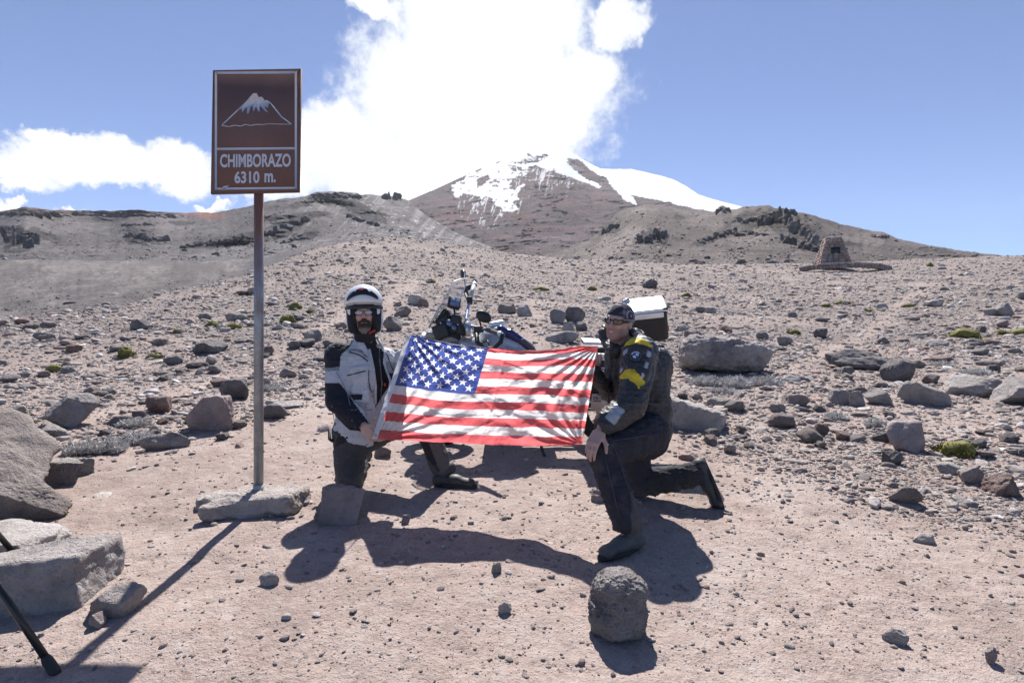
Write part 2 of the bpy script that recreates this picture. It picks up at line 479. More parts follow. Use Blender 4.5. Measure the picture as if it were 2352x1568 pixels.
def ground_mat(name, far=False):
    m, b, p = material(name, 0.95, spec=.2)
    tc = b.new('ShaderNodeTexCoord').outputs['Object']
    big = b.noise(tc, .35, 6, .6); mid = b.noise(tc, 2.3, 6, .65); sm = b.noise(tc, 16, 6, .7); gr = b.noise(tc, 85, 4, .7)
    c = b.ramp(b.m('ADD', b.m('MULTIPLY', big, .5), b.m('MULTIPLY', mid, .5)), [(.36, (.272, .200, .172)), (.50, (.345, .265, .233)), (.64, (.400, .322, .288))])
    c = b.mix(b.mapr(sm, .42, .68, 0, .42), c, (.43, .375, .35))
    c = b.mix(b.mapr(sm, .30, .44, .45, 0), c, (.205, .160, .142))
    c = b.mix(b.mapr(gr, .35, .48, .55, 0), c, (.17, .135, .122))
    c = b.mix(b.mapr(gr, .56, .68, 0, .35), c, (.47, .43, .41))
    dk = b.noise(b.vm('ADD', tc, (31, 7, 3)), 1.3, 7, .68)
    c = b.mix(b.mapr(dk, .52, .66, 0, .55), c, (.215, .165, .145)); c = b.mix(b.mapr(dk, .46, .36, 0, .35), c, (.42, .365, .34))
    md = b.noise(tc, 6.5, 5, .7); c = b.mix(b.mapr(md, .54, .68, 0, .45), c, (.225, .175, .158)); c = b.mix(b.mapr(md, .44, .34, 0, .35), c, (.45, .40, .375))
    st_ = b.attr('tint'); stf = b.m('MULTIPLY', b.sep(st_)[0], b.mapr(mid, .35, .6, .55, 1.0))
    c = b.mix(stf, c, b.mix(b.mapr(sm, .38, .62), (.135, .115, .108), (.235, .203, .190)))
    # fine grit
    v = b.voro(tc, 70); vc = b.voro(tc, 70, out='Color'); v2 = b.voro(tc, 26)
    grit = b.mapr(v, .12, .30, 1, 0)
    c = b.mix(b.m('MULTIPLY', grit, .45), c, b.mix(b.sep(vc)[0], (.22, .17, .155), (.50, .46, .44)))
    b.put(p.inputs['Base Color'], c)
    h = b.m('ADD', b.m('ADD', b.m('MULTIPLY', sm, .022), b.m('MULTIPLY', md, .024)), b.m('ADD', b.m('MULTIPLY', gr, .0040), b.m('ADD', b.m('MULTIPLY', b.mapr(v, 0, .35, 1, 0), .0035), b.m('MULTIPLY', b.mapr(v2, 0, .3, 1, 0), .004))))
    b.put(p.inputs['Normal'], b.bump(h, 1.0, 1.0))
    return m
M_ground = ground_mat('stony_dirt')

def density(x, y):
    """how stony the slope is: bare trodden dirt in the foreground and along two paths"""
    px, py = proj(np.stack([x, y, g_base(x, y)], -1))
    d = np.full(px.shape, 1.0)
    line = np.interp(px, [-400, 0, 430, 560, 700, 900, 1250, 1500, 1650, 1900, 2100, 2352, 2800], [1010, 1000, 1000, 960, 900, 870, 880, 960, 1015, 1080, 1160, 1200, 1290])
    d *= 1-.925*sstep(-10, 60, py-line+14*fbm2(px/60., py/40., 3, 71))
    d *= 1-.75*np.exp(-((py-np.interp(px, [0, 250, 560, 760, 900, 980], [1005, 950, 850, 745, 690, 640]))/16.)**2)*(px > -100)*(px < 960)
    d *= 1-.7*np.exp(-((px-np.interp(py, [690, 760, 830, 950], [1240, 1215, 1160, 1100]))/55.)**2)*(py > 690)*(py < 960)
    d *= 1-.65*np.exp(-((px-np.interp(py, [660, 760, 860], [2120, 1990, 1800]))/30.)**2)*(py > 650)*(py < 860)
    d *= .55+1.1*np.clip(.5+fbm2(x/2.6, y/2.2, 3, 91), 0, 1)
    return d
def grid_faces(nr, nc):
    i = np.arange(nr-1)[:, None]*nc+np.arange(nc-1)[None, :]
    return np.stack([i, i+1, i+nc+1, i+nc], -1).reshape(-1, 4)
def build_ground():
    v = np.concatenate([np.linspace(-3, -1.15, 30), np.linspace(-1.14, 1.14, 580), np.linspace(1.15, 3, 30)])
    a = np.geomspace(2.0, 6.0, 180); b_ = np.geomspace(6.0, 60, 200)[1:]; c = np.linspace(61, 150, 50)
    rows = np.concatenate([np.linspace(-14, 1.6, 14), a, b_, c])
    U, Y = np.meshgrid(v, rows); s = np.maximum(Y, 2.0)
    X = U*s+np.where(Y < 2, U*(2-Y)*.8, 0)
    Z = g(X, Y)
    V = np.stack([X, Y, Z], -1).reshape(-1, 3)
    dn = np.clip(density(V[:, 0], V[:, 1])/1.1, 0, 1)*sstep(4, 15, V[:, 1])*.96+.04
    o = link('stony_ground', mesh_data('stony_ground', V, grid_faces(len(rows), len(v)), M_ground, smooth=True, col=np.repeat(dn[:, None], 3, 1)))
    tag(o, 'bare pinkish brown dirt slope strewn with grit under the two kneeling men', 'ground', kind='structure')
build_ground()

# ---------------------------------------------------------------- hills and mountain: relief sheets standing at their real distance
def curve(pts):
    p = np.array(pts, float); return lambda x: np.interp(x, p[:, 0], p[:, 1])
SHEETS = {}
def relief(name, px0, px1, nc, nr, top, bot, D0, D1, cliff, noise_amp, color, mat, label, jag=3.0, seed=0, jfreq=26., back=True, wob=0.0):
    px = np.linspace(px0, px1, nc); t = np.linspace(0, 1, nr)
    tp = top(px)+jag*fbm2(px/jfreq, px*0+seed, 5, seed+3, .6); bt = bot(px)
    PX = np.repeat(px[None], nr, 0); PY = bt[None]+(tp-bt)[None]*t[:, None]
    C = np.clip(cliff(PX, PY), 0, 1)
    Cs = C.copy()
    for w_ in (9, 15):
        pad = np.pad(Cs, ((0, 0), (w_, w_)), 'edge'); cu = np.cumsum(np.pad(pad, ((0, 0), (1, 0))), 1)
        Cs = (cu[:, 2*w_+1:]-cu[:, :-(2*w_+1)])/(2*w_+1)
    dD = 1.02-Cs
    D = np.cumsum(dD, 0)/nr
    d0 = D0(px)[None] if callable(D0) else D0
    D = d0*(D1/d0)**(D/(0.92*np.median(D[-1])))
    n = fbm2(PX/60., PY/26., 5, seed+50, .5)
    rg = fbm2(PX/38.+9, PY/24., 5, seed+70, .5, ridge=True)
    D = D*(1+noise_amp*(n+.8*rg*(.3+3.2*C))*np.minimum(1, 6*t[:, None]+.1)*1.0)
    if wob:
        dpx = wob*fbm2(PX/30., PY/14., 4, seed+90)
        PXw = PX+dpx*(t[:, None] < .985)
    else: PXw = PX
    X = (PXw-CX)/FPX*D; Z = CAM[2]+(CY-PY)/FPX*D
    col = color(PX, PY, C)
    V = np.stack([X, D, Z], -1)
    SHEETS[name] = (V.copy(), PX, PY, C)
    if back:
        extra = []; last = V[-1]
        for k, (dd, dz) in enumerate(((1.02, -.004), (1.10, -.06), (1.35, -.25))):
            q = last*1.0; s = dd; q = np.stack([last[:, 0]*s, last[:, 1]*s, last[:, 2]+dz*last[:, 1]], -1); extra.append(q)
        V = np.concatenate([V, np.array(extra)], 0); col = np.concatenate([col, np.repeat(col[-1:], 3, 0)], 0)
    F = grid_faces(V.shape[0], nc)
    o = link(name, mesh_data(name, V.reshape(-1, 3), F, mat, smooth=True, col=col.reshape(-1, 3)))
    tag(o, label, 'hill', kind='structure'); return o
def rock_mat(name, scales, bumpd, rough=.95, bs=1.0):
    m, b, p = material(name, rough, spec=.15)
    tc = b.new('ShaderNodeTexCoord').outputs['Object']
    c = b.attr('tint')
    for s_, amt in scales:
        n = b.noise(tc, s_, 5, .65)
        c = b.mix(amt, c, b.ramp(n, [(.3, .25), (.5, .5), (.7, .8)]), 'OVERLAY')
    b.put(p.inputs['Base Color'], c)
    b.put(p.inputs['Normal'], b.bump(b.noise(tc, bs, 8, .68), .9, bumpd))
    return m
M_mid = rock_mat('scree', [(.09, .5), (.5, .5), (2.2, .6), (6.0, .5)], .9, bs=1.3)
M_left = rock_mat('volcanic_slope', [(.012, .5), (.05, .5), (.2, .6), (.7, .6)], 7.0, bs=.16)
M_right = rock_mat('rocky_ridge', [(.022, .5), (.1, .5), (.5, .6), (1.8, .6)], 3.0, bs=.42)
M_mtn = rock_mat('mountain_rock', [(.004, .4), (.02, .5), (.06, .5), (.2, .45)], 22.0, bs=.05)

def blob(PX, PY, x, y, rx, ry, rot=0, seed=0, ns=.5, f=22.):
    c, s_ = math.cos(rot), math.sin(rot)
    X, Y = PX-x, PY-y; u = (X*c+Y*s_)/rx; v = (-X*s_+Y*c)/ry
    return 1-np.sqrt(u*u+v*v)+ns*fbm2(PX/f, PY/f*1.4, 4, seed)
def mixc(a, b, t):
    t = np.asarray(t)[..., None]; return np.asarray(a)*(1-t)+np.asarray(b)*t

# dark scree basin beyond the near slope on the left
mid_top = curve([(-900, 612), (-300, 603), (0, 597), (300, 599), (540, 601), (600, 590), (680, 572), (770, 556), (850, 552), (950, 560), (1050, 600)])
def c_mid(PX, PY, C):
    n = fbm2(PX/60., PY/22., 5, 7); n2 = fbm2(PX/7., PY/3.2, 4, 8); st = fbm2(PX/16., PY/70., 3, 15)
    base = mixc((.120, .107, .106), (.20, .18, .173), np.clip(.5+n*1.1+.2*st, 0, 1))
    base = mixc(base, (.115, .104, .108), sstep(.05, .5, n2)*.75)
    base = mixc(base, (.085, .078, .08), sstep(.12, .4, fbm2(PX/13., PY/9., 5, 67, .65))*.6)
    base = mixc(base, (.105, .098, .108), sstep(0, 18, PX-548-(640-PY)*.0)*sstep(-2, 6, PY-(601-.215*(PX-560)))*.85)  # shadowed slope beyond the near ridge, its shade painted in as darker scree colour
    return base
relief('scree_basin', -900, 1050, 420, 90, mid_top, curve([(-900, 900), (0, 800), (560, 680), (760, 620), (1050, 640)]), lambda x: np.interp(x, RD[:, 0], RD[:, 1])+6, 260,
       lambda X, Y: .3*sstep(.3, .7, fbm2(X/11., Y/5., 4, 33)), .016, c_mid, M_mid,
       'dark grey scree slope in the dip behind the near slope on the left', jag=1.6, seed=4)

# left volcanic hills
left_top = curve([(-900, 500), (-300, 492), (0, 484), (30, 480), (55, 475), (80, 477), (110, 482), (260, 485), (300, 481), (420, 490), (500, 487), (560, 476), (620, 460), (700, 451), (728, 441), (760, 439), (818, 442),
                  (828, 449), (848, 446), (880, 450), (912, 453), (935, 460), (985, 500), (1060, 540), (1190, 592)])
LB = [(40, 545, 46, 30, 0, 1), (310, 530, 34, 10, .1, 2), (330, 552, 52, 13, -.05, 3), (455, 562, 28, 8, -.25, 4), (475, 562, 20, 9, 0, 4), (560, 552, 70, 14, -.16, 5), (660, 526, 60, 15, -.35, 6), (100, 488, 120, 9, 0, 21), (300, 490, 120, 8, .02, 22), (90, 540, 60, 10, .2, 23), (760, 462, 70, 10, .1, 24), (690, 505, 60, 10, -.25, 7),
      (640, 500, 60, 8, -.1, 9), (770, 450, 55, 7, 0, 8), (150, 486, 130, 7, .02, 10), (330, 488, 90, 6, .03, 11), (700, 545, 40, 10, -.3, 12), (820, 480, 50, 14, .3, 13), (860, 500, 40, 12, .2, 14), (420, 512, 40, 5, .1, 15), (230, 505, 30, 4, .1, 15), (690, 470, 40, 7, -.15, 16)]
def cl_left(PX, PY):
    m = np.full(PX.shape, -1.)
    for i, (x, y, rx, ry, ro, sd) in enumerate(LB): m = np.maximum(m, blob(PX, PY, x, y, rx, ry, ro, 100+sd, .9, 15.))
    n = fbm2(PX/34., PY/9., 5, 61, .6, ridge=True)
    return np.maximum(sstep(-.05, .3, m)*.985, .55*sstep(.42, .75, n))
def c_left(PX, PY, C):
    n = fbm2(PX/80., PY/24., 5, 17); n2 = fbm2(PX/12., PY/5., 4, 18); st = fbm2((PX+.9*PY)/9., PY/90., 4, 19)
    c = mixc((.115, .104, .110), (.190, .174, .178), np.clip(.5+n+.5*n2*.6, 0, 1))
    c = mixc(c, (.33, .31, .315), sstep(.1, .5, st)*sstep(650, 760, PX)*.75)
    c = mixc(c, (.24, .226, .232), sstep(.0, .5, blob(PX, PY, 590, 575, 190, 30, -.1, 41, .5))*.7)
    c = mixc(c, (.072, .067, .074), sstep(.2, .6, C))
    c = mixc(c, (.27, .12, .10), sstep(-.1, .4, blob(PX, PY, 470, 494, 50, 8, .1, 42, .6))*.85)
    c = mixc(c, (.20, .12, .11), sstep(6, 0, PY-left_top(PX))*sstep(560, 100, PX)*.8)
    c = c*.84
    c = mixc(c, (.62, .62, .64), sstep(.45, .62, fbm2(PX/9., PY/3., 3, 77))*(C < .4)*sstep(700, 900, PX)*.6)
    return c
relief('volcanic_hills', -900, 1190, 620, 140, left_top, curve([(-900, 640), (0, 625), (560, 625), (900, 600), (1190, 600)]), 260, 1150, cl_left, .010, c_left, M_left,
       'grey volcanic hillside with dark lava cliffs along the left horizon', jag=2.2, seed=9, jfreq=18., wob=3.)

# right ridge with crags
right_top = curve([(1180, 602), (1240, 588), (1300, 572), (1350, 553), (1385, 525), (1405, 500), (1440, 478), (1485, 470), (1560, 476), (1640, 486), (1652, 474), (1662, 471), (1680, 481), (1710, 475), (1765, 471), (1782, 478),
                   (1800, 478), (1830, 486), (1870, 495), (1930, 514), (2000, 529), (2030, 532), (2044, 541), (2075, 551), (2150, 566), (2250, 581), (2352, 593), (2600, 612), (3300, 640)])
RB = [(1795, 510, 48, 34, .7, 1), (1850, 548, 44, 26, .6, 2), (1730, 512, 40, 12, -.5, 3), (1495, 545, 34, 20, 0, 4), (1640, 545, 50, 9, -.35, 5), (1700, 500, 30, 10, -.4, 6), (1660, 478, 14, 8, 0, 8),
      (1400, 527, 26, 14, 0, 9), (2150, 575, 60, 5, .1, 10), (1950, 560, 40, 5, .1, 10), (1560, 500, 22, 5, 0, 12)]
def cl_right(PX, PY):
    m = np.full(PX.shape, -1.)
    for x, y, rx, ry, ro, sd in RB: m = np.maximum(m, blob(PX, PY, x, y, rx, ry, ro, 200+sd, .9, 13.))
    n = fbm2(PX/22., PY/10., 5, 161, .6, ridge=True)
    return np.maximum(sstep(-.05, .3, m)*.985, .5*sstep(.45, .8, n))
def c_right(PX, PY, C):
    n = fbm2(PX/70., PY/24., 5, 27); n2 = fbm2(PX/8., PY/4., 4, 28); st = fbm2((PX+1.6*PY)/10., PY/80., 3, 29)
    c = mixc((.130, .110, .104), (.225, .193, .182), np.clip(.45+n+.5*n2+.25*st, 0, 1))
    c = mixc(c, (.40, .35, .33), sstep(.1, .6, blob(PX, PY, 1400, 570, 120, 30, -.5, 43, .5))*.4)
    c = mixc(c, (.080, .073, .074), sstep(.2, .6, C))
    c = mixc(c, (.13, .115, .115), sstep(.15, .5, n2)*.5)*.86
    return c
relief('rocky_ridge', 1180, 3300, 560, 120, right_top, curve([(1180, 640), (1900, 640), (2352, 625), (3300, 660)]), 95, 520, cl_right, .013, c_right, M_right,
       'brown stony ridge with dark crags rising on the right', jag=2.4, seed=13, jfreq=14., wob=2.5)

# the snow-capped mountain
mtn_top = curve([(820, 500), (900, 475), (935, 462), (1000, 434), (1040, 415), (1100, 388), (1170, 361), (1200, 352), (1240, 349), (1262, 343), (1290, 343), (1315, 352), (1345, 370), (1380, 388), (1410, 389), (1450, 388), (1500, 400), (1545, 411),
                 (1580, 430), (1605, 447), (1640, 458), (1690, 471), (1760, 490), (1900, 530), (2000, 560)])
SNOW = [[(1200, 338), (1300, 335), (1350, 362), (1385, 384), (1450, 380), (1550, 402), (1620, 445), (1700, 466), (1710, 484), (1640, 486), (1580, 476), (1520, 462), (1480, 455), (1450, 440), (1410, 418), (1372, 404), (1340, 376), (1300, 354), (1240, 352)],
        [(1038, 432), (1052, 414), (1110, 384), (1175, 356), (1240, 345), (1225, 356), (1180, 366), (1165, 380), (1200, 392), (1212, 402), (1196, 416), (1205, 425), (1196, 440), (1182, 446), (1180, 458), (1186, 475), (1172, 490), (1150, 484), (1138, 466), (1112, 452), (1092, 446), (1072, 440), (1062, 448), (1042, 450)],
        [(1165, 340), (1290, 335), (1335, 362), (1300, 372), (1240, 360), (1180, 372)], [(1170, 372), (1270, 362), (1300, 372), (1330, 396), (1390, 424), (1376, 432), (1330, 416), (1290, 398), (1240, 384), (1200, 386), (1180, 380)],
        [(1395, 408), (1440, 428), (1470, 452), (1440, 446), (1405, 430)], [(1410, 434), (1450, 448), (1462, 470), (1430, 458)]]
HOLE = [[(1096, 408), (1118, 400), (1122, 410), (1106, 430), (1098, 436)], [(1168, 420), (1200, 400), (1212, 414), (1190, 426), (1178, 440)], [(1300, 360), (1332, 372), (1372, 402), (1400, 424), (1396, 432), (1352, 414), (1318, 388)],
        [(1180, 372), (1250, 366), (1252, 369), (1185, 377)], [(1210, 357), (1262, 353), (1268, 357), (1215, 361)]]
def snow(PX, PY):
    wk = np.where(PX < 1300, 1., .45); wx = wk*18*fbm2(PX/22., PY/12., 6, 301, .6); wy = wk*11*fbm2(PX/22.+50, PY/12., 6, 302, .6)
    s_ = np.zeros(PX.shape, bool)
    for p in SNOW: s_ |= inpoly(PX+wx, PY+wy, p)
    for p in HOLE: s_ &= ~inpoly(PX+wx*.9, PY+wy*.9, p)
    s_ &= ~((fbm2(PX/20., PY/7., 5, 330, .6) > .36) & (PX < 1200) & (PY > 385))
    s_ = s_.astype(float)
    vein = fbm2((PX+.25*PY)/7., PY/34., 5, 303, .6, ridge=True)
    near = np.maximum(blob(PX, PY, 1130, 470, 80, 60, 0, 304, .5), blob(PX, PY, 1240, 400, 130, 45, .2, 305, .6)*.8)
    v = sstep(.60, .78, vein+.30*near)*sstep(-.1, .5, near)*.8
    band = sstep(.55, .75, fbm2(PX/90., (PY-.12*PX)/3.6, 4, 306, .5, ridge=True))*sstep(.0, .4, blob(PX, PY, 1230, 385, 120, 36, 0, 307, .5))*.8
    return np.clip(np.maximum(np.maximum(s_, v*.85), band), 0, 1)
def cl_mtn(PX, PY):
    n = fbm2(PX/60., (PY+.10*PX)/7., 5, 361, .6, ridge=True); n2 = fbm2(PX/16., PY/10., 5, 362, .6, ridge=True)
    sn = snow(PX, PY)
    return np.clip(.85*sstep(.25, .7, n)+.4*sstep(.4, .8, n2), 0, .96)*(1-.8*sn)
def c_mtn(PX, PY, C):
    n = fbm2(PX/90., PY/22., 5, 37); n2 = fbm2(PX/10., PY/3.5, 5, 38); st = fbm2(PX/70., (PY+.1*PX)/4., 4, 39)
    c = mixc((.072, .050, .054), (.148, .108, .106), np.clip(.5+n+.4*n2+1.1*st, 0, 1))
    c = mixc(c, (.13, .118, .128), sstep(480, 560, PY)*.6)
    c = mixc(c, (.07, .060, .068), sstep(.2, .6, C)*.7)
    c = mixc(c, (.15, .078, .072), sstep(.0, .4, fbm2(PX/55., PY/16., 4, 40))*.6)
    c = mixc(c, (.22, .18, .175), sstep(.0, .5, blob(PX, PY, 1300, 560, 130, 30, -.2, 44, .5))*.5)
    c = c*np.array([.66, .60, .64])*(1+.5*fbm2(PX/70., (PY+.12*PX)/2.6, 4, 991, .6, ridge=True))[..., None]
    return mixc(np.clip(c, .02, 1), (.86, .88, .92), snow(PX, PY))
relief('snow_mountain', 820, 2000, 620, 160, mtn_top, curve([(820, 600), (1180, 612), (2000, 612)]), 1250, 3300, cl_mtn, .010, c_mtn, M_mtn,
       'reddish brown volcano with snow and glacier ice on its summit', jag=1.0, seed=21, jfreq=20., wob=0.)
# ---------------------------------------------------------------- rocks
def ico(sub):
    import bmesh
    bm = bmesh.new(); bmesh.ops.create_icosphere(bm, subdivisions=sub, radius=1.0)
    V = np.array([v.co[:] for v in bm.verts]); F = np.array([[v.index for v in f.verts] for f in bm.faces]); bm.free(); return V, F
ICO = {k: ico(k) for k in (1, 2, 3, 4, 5, 6)}
def rock_shape(seed, sub=4, dims=(1, 1, 1), planes=13, sharp=30, rough=.085, flat_top=0.0, cuts=()):
    """angular stone: rounded intersection of random half-spaces plus fractal relief; fits the box dims, base at z=0"""
    rs = np.random.RandomState(seed); V, F = ICO[sub]
    N = rs.normal(size=(planes, 3)); N /= np.linalg.norm(N, axis=1)[:, None]; H = rs.uniform(.62, 1.0, planes)
    N = np.vstack([N, [[0, 0, -1], [0, 0, 1]]]); H = np.append(H, [.75, .95-flat_top])
    for n_, h_ in cuts:
        n_ = np.array(n_, float); N = np.vstack([N, n_/np.linalg.norm(n_)]); H = np.append(H, h_)
    dt = np.maximum(V@N.T, 0)/H
    r = (np.sum(dt**sharp, 1)+(1/1.25)**sharp)**(-1/sharp)
    P_ = V*r[:, None]; s = seed*.37
    a = fbm3(P_[:, 0]*1.7+s, P_[:, 1]*1.7, P_[:, 2]*1.7, 3 if sub < 4 else 4, seed, .55)
    P_ = P_*(1+rough*1.6*a)[:, None]
    if sub >= 4:
        b = fbm3(P_[:, 0]*5+s, P_[:, 1]*5, P_[:, 2]*7, 5, seed+9, .62, ridge=True); P_ = P_*(1+rough*.50*b)[:, None]
    lo, hi = P_.min(0), P_.max(0)
    P_ = (P_-(lo+hi)/2)/(hi-lo); P_[:, 2] += .5
    return P_*np.array(dims), F
def rock_material(name, base, dark, light, sc_=1.0, dust=.5, red=None):
    m, b, p = material(name, .93, spec=.2)
    tc = b.new('ShaderNodeTexCoord').outputs['Object']
    oi = b.new('ShaderNodeObjectInfo').outputs['Random']
    v = b.vm('ADD', tc, b.comb(b.m('MULTIPLY', oi, 57), 0.0, 0.0))
    n1 = b.noise(v, 3.2*sc_, 6, .65); n2 = b.noise(v, 15*sc_, 6, .7); n3 = b.noise(v, 60*sc_, 4, .7)
    c = b.ramp(n1, [(.33, dark), (.5, base), (.68, light)])
    c = b.mix(b.mapr(n2, .52, .72, 0, .6), c, light); c = b.mix(b.mapr(n2, .28, .45, .65, 0), c, dark)
    sp = b.voro(v, 42*sc_); c = b.mix(b.mapr(sp, .05, .22, .35, 0), c, dark)
    geo = b.new('ShaderNodeNewGeometry'); up = b.sep(geo.outputs['Normal'])[2]
    c = b.mix(b.m('MULTIPLY', b.mapr(up, .35, .95, 0, dust), b.mapr(n2, .35, .6)), c, (.43, .38, .36))
    hsv = b.new('ShaderNodeHueSaturation'); b.put(hsv.inputs['Color'], c); b.put(hsv.inputs['Value'], b.mapr(oi, 0, 1, .82, 1.16)); c = hsv.outputs[0]
    b.put(p.inputs['Base Color'], c)
    h = b.m('ADD', b.m('ADD', b.m('MULTIPLY', n2, .040/sc_), b.m('MULTIPLY', n1, .05/sc_)), b.m('ADD', b.m('MULTIPLY', n3, .012/sc_), b.m('MULTIPLY', b.mapr(sp, 0, .3), .010/sc_)))
    b.put(p.inputs['Normal'], b.bump(h, 1.0, 1.0)); return m
RM = {'grey': rock_material('grey_andesite', (.29, .265, .26), (.18, .165, .168), (.40, .375, .365)),
      'dark': rock_material('dark_lava', (.17, .158, .162), (.095, .088, .094), (.27, .25, .25), dust=.45),
      'red': rock_material('red_scoria', (.27, .19, .17), (.16, .11, .10), (.35, .265, .24)),
      'pale': rock_material('pale_tuff', (.41, .375, .355), (.29, .26, .245), (.52, .49, .47), dust=.3),
      'brown': rock_material('brown_andesite', (.30, .255, .235), (.19, .16, .148), (.39, .345, .32)),
      'rosy': rock_material('rosy_andesite', (.33, .27, .26), (.23, .19, .19), (.42, .36, .345))}
MASK = []          # places kept free of scattered stones (x, y, r)
def boulder(px0, px1, pyb, pyt, label, kind='grey', seed=1, depth=.8, sub=5, sink=.12, yaw=0, D=None, name='boulder', group=None, tilt=(0, 0), **kw):
    c = hit((px0+px1)/2, pyb)
    if D is not None: c = np.array([((px0+px1)/2-CX)/FPX*D, D, 0]); c[2] = g(c[0], c[1])
    w = (px1-px0)/FPX*c[1]; dp = w*depth
    h = (pyb-pyt)/FPX*(c[1]+dp*.3); h = max(h-dp*.20*.5, h*.55)
    cy = c[1]+dp*.42
    w *= 1+dp*.3/c[1]; cx = c[0]*(cy/c[1])
    if w > .5 and c[1] < 7: sub = 6
    V, F = rock_shape(seed, sub, (w, dp, h*(1+sink)), **kw)
    V = V@np.array(mathutils.Euler((R(tilt[0]), R(tilt[1]), R(yaw))).to_matrix()).T
    # re-fit width after yaw
    V[:, 0] *= w/(V[:, 0].max()-V[:, 0].min())
    z = min(float(g(cx, cy)), float(g(cx, c[1])))
    z = float(g(cx, cy-.3*dp))-h*sink
    o = link(name, mesh_data(name, V, F, RM[kind], smooth=True)); o.location = (cx, cy, z)
    tag(o, label, 'boulder' if w > .35 else 'rock', group); MASK.append((cx, cy, .5*w)); return o
B = boulder
def slab(center, half, rot, kind, label, seed, name='boulder', noise=.03, cuts=(), rnd=.03, extra=(), parent=None, mat=None, h=None):
    c = np.array(center, float); half = np.array(half, float); Rm = rotm(*rot); m = np.linalg.norm(half)*1.05
    h = h or half.max()*2/95; F = Field(c-m, c+m, h); F.box(c, half, 0, Rm, rnd=rnd)
    for o_, hs, r_ in extra: F.box(c+Rm@np.array(o_, float), hs, .03, Rm@rotm(*r_), rnd=rnd)
    for o_, hs, r_ in cuts: F.box(c+Rm@np.array(o_, float), hs, .008, Rm@rotm(*r_), sub=True, rnd=.01)
    V, Q = F.mesh(); V = relax(V, Q, 2, .5); N = vnormals(V, Q)
    if np.einsum('ij,ij->i', N, V-c).sum() < 0: Q = Q[:, ::-1]; N = -N
    s0 = half.max(); q = V/s0
    d = fbm3(q[:, 0]*1.8+seed, q[:, 1]*1.8, q[:, 2]*2.6, 4, seed, .55)*1.3+.55*fbm3(q[:, 0]*6, q[:, 1]*6, q[:, 2]*9, 5, seed+3, .6, ridge=True)
    V = V+N*(noise*s0*d)[:, None]
    if parent is not None: return part(name, parent, V, Q, mat, smooth=True)
    o = top_mesh(name, V, Q, RM[kind], label, 'boulder' if s0 > .2 else 'rock', smooth=True); MASK.append((c[0], c[1], s0*.8)); return o
# left foreground
B(-470, 92, 1215, 872, 'huge grey boulder cut off by the left edge of the picture', 'brown', 11, .62, cuts=(((.85, -.1, .5), .36), ((.6, -.2, .8), .60)), sink=.2, rough=.085)
B(-30, 155, 1208, 1095, 'low rounded ledge at the right foot of the huge boulder', 'brown', 13, .7, sink=.25, rough=.11, cuts=(((.6, -.2, .75), .55),))
_c = hit(20, 1425); slab(_c+np.array([-.27, .19, .045]), (.50, .20, .155), (-5, -5, 9), 'grey', 'long flat-topped pale slab with a dark front face lying before the huge boulder', 23, noise=.055, cuts=(((.0, -.30, -.22), (.9, .10, .16), (14, 0, 2)),), rnd=.02)
B(-150, 150, 1318, 1236, 'thin pale sheet of bedrock flush with the dirt behind the long slab', 'pale', 31, .9, yaw=20, sink=.75, flat_top=.3)
B(203, 322, 1420, 1348, 'low brown rock below the sign shadow with a pebble at its foot', 'brown', 37, .7, yaw=-10)
B(100, 224, 985, 900, 'angular grey boulder propped on a smaller stone at the far left', 'grey', 41, .8, yaw=15, sink=.02, cuts=(((-.75, -.3, .5), .5),))
B(92, 152, 1008, 972, 'small flat stone wedged under the angular grey boulder', 'grey', 43, .9, name='rock', sink=.3)
_c = hit(158, 1112); slab(_c+np.array([0, .13, .055]), (.19, .14, .10), (-4, 3, 12), 'pale', 'pale flat-topped block right of the huge boulder', 47, noise=.08, rnd=.02, cuts=(((.32, -.14, .03), (.2, .4, .4), (0, 12, 38)),))
B(330, 428, 1034, 990, 'lichen-streaked flat stone at the end of the silvery shrub patch', 'grey', 53, .5, yaw=20, sink=.2)
B(428, 542, 992, 903, 'rounded rosy grey boulder just left of the sign pole', 'rosy', 59, .75, yaw=-12)
B(503, 574, 920, 864, 'dark pitted rock behind the boulder left of the sign pole', 'dark', 61, .8)
B(333, 396, 950, 906, 'squat reddish rock between the two larger left boulders', 'red', 67, .8)
B(445, 517, 815, 776, 'dark wedge-shaped boulder upslope on the left with a pale top', 'dark', 71, .8, yaw=20)
B(308, 352, 758, 730, 'dark pyramid-shaped rock high on the left slope', 'dark', 73, .9)
B(520, 574, 738, 708, 'pale-topped boulder beside the green cushions left of the pole', 'grey', 79, .9)
B(600, 700, 938, 918, 'flat pale slab right behind the sign pole', 'pale', 83, .4, name='rock', sink=.25)
B(700, 740, 783, 753, 'blue-grey stone left of the helmeted man', 'grey', 89, .9, name='rock')
B(604, 630, 816, 792, 'small red block on the path right of the pole', 'red', 97, .8, name='rock')
B(640, 682, 868, 845, 'low brown stone on the path behind the pole', 'brown', 101, .7, name='rock')
B(380, 420, 838, 812, 'dark stone beneath the wedge-shaped boulder', 'dark', 103, .8, name='rock')
B(470, 500, 838, 812, 'pale triangular stone on the left path', 'pale', 107, .8, name='rock')
_c = hit(795, 1204); slab(_c+np.array([0, .13, .085]), (.175, .13, .115), (-10, 4, 6), 'rosy', 'purplish block standing right in front of the helmeted man', 109, noise=.045, rnd=.015, cuts=(((.34, -.14, .0), (.2, .5, .5), (0, 8, 38)),))
B(858, 900, 1052, 1024, 'brown stone behind the helmeted man below the flag corner', 'brown', 113, .8, name='rock')
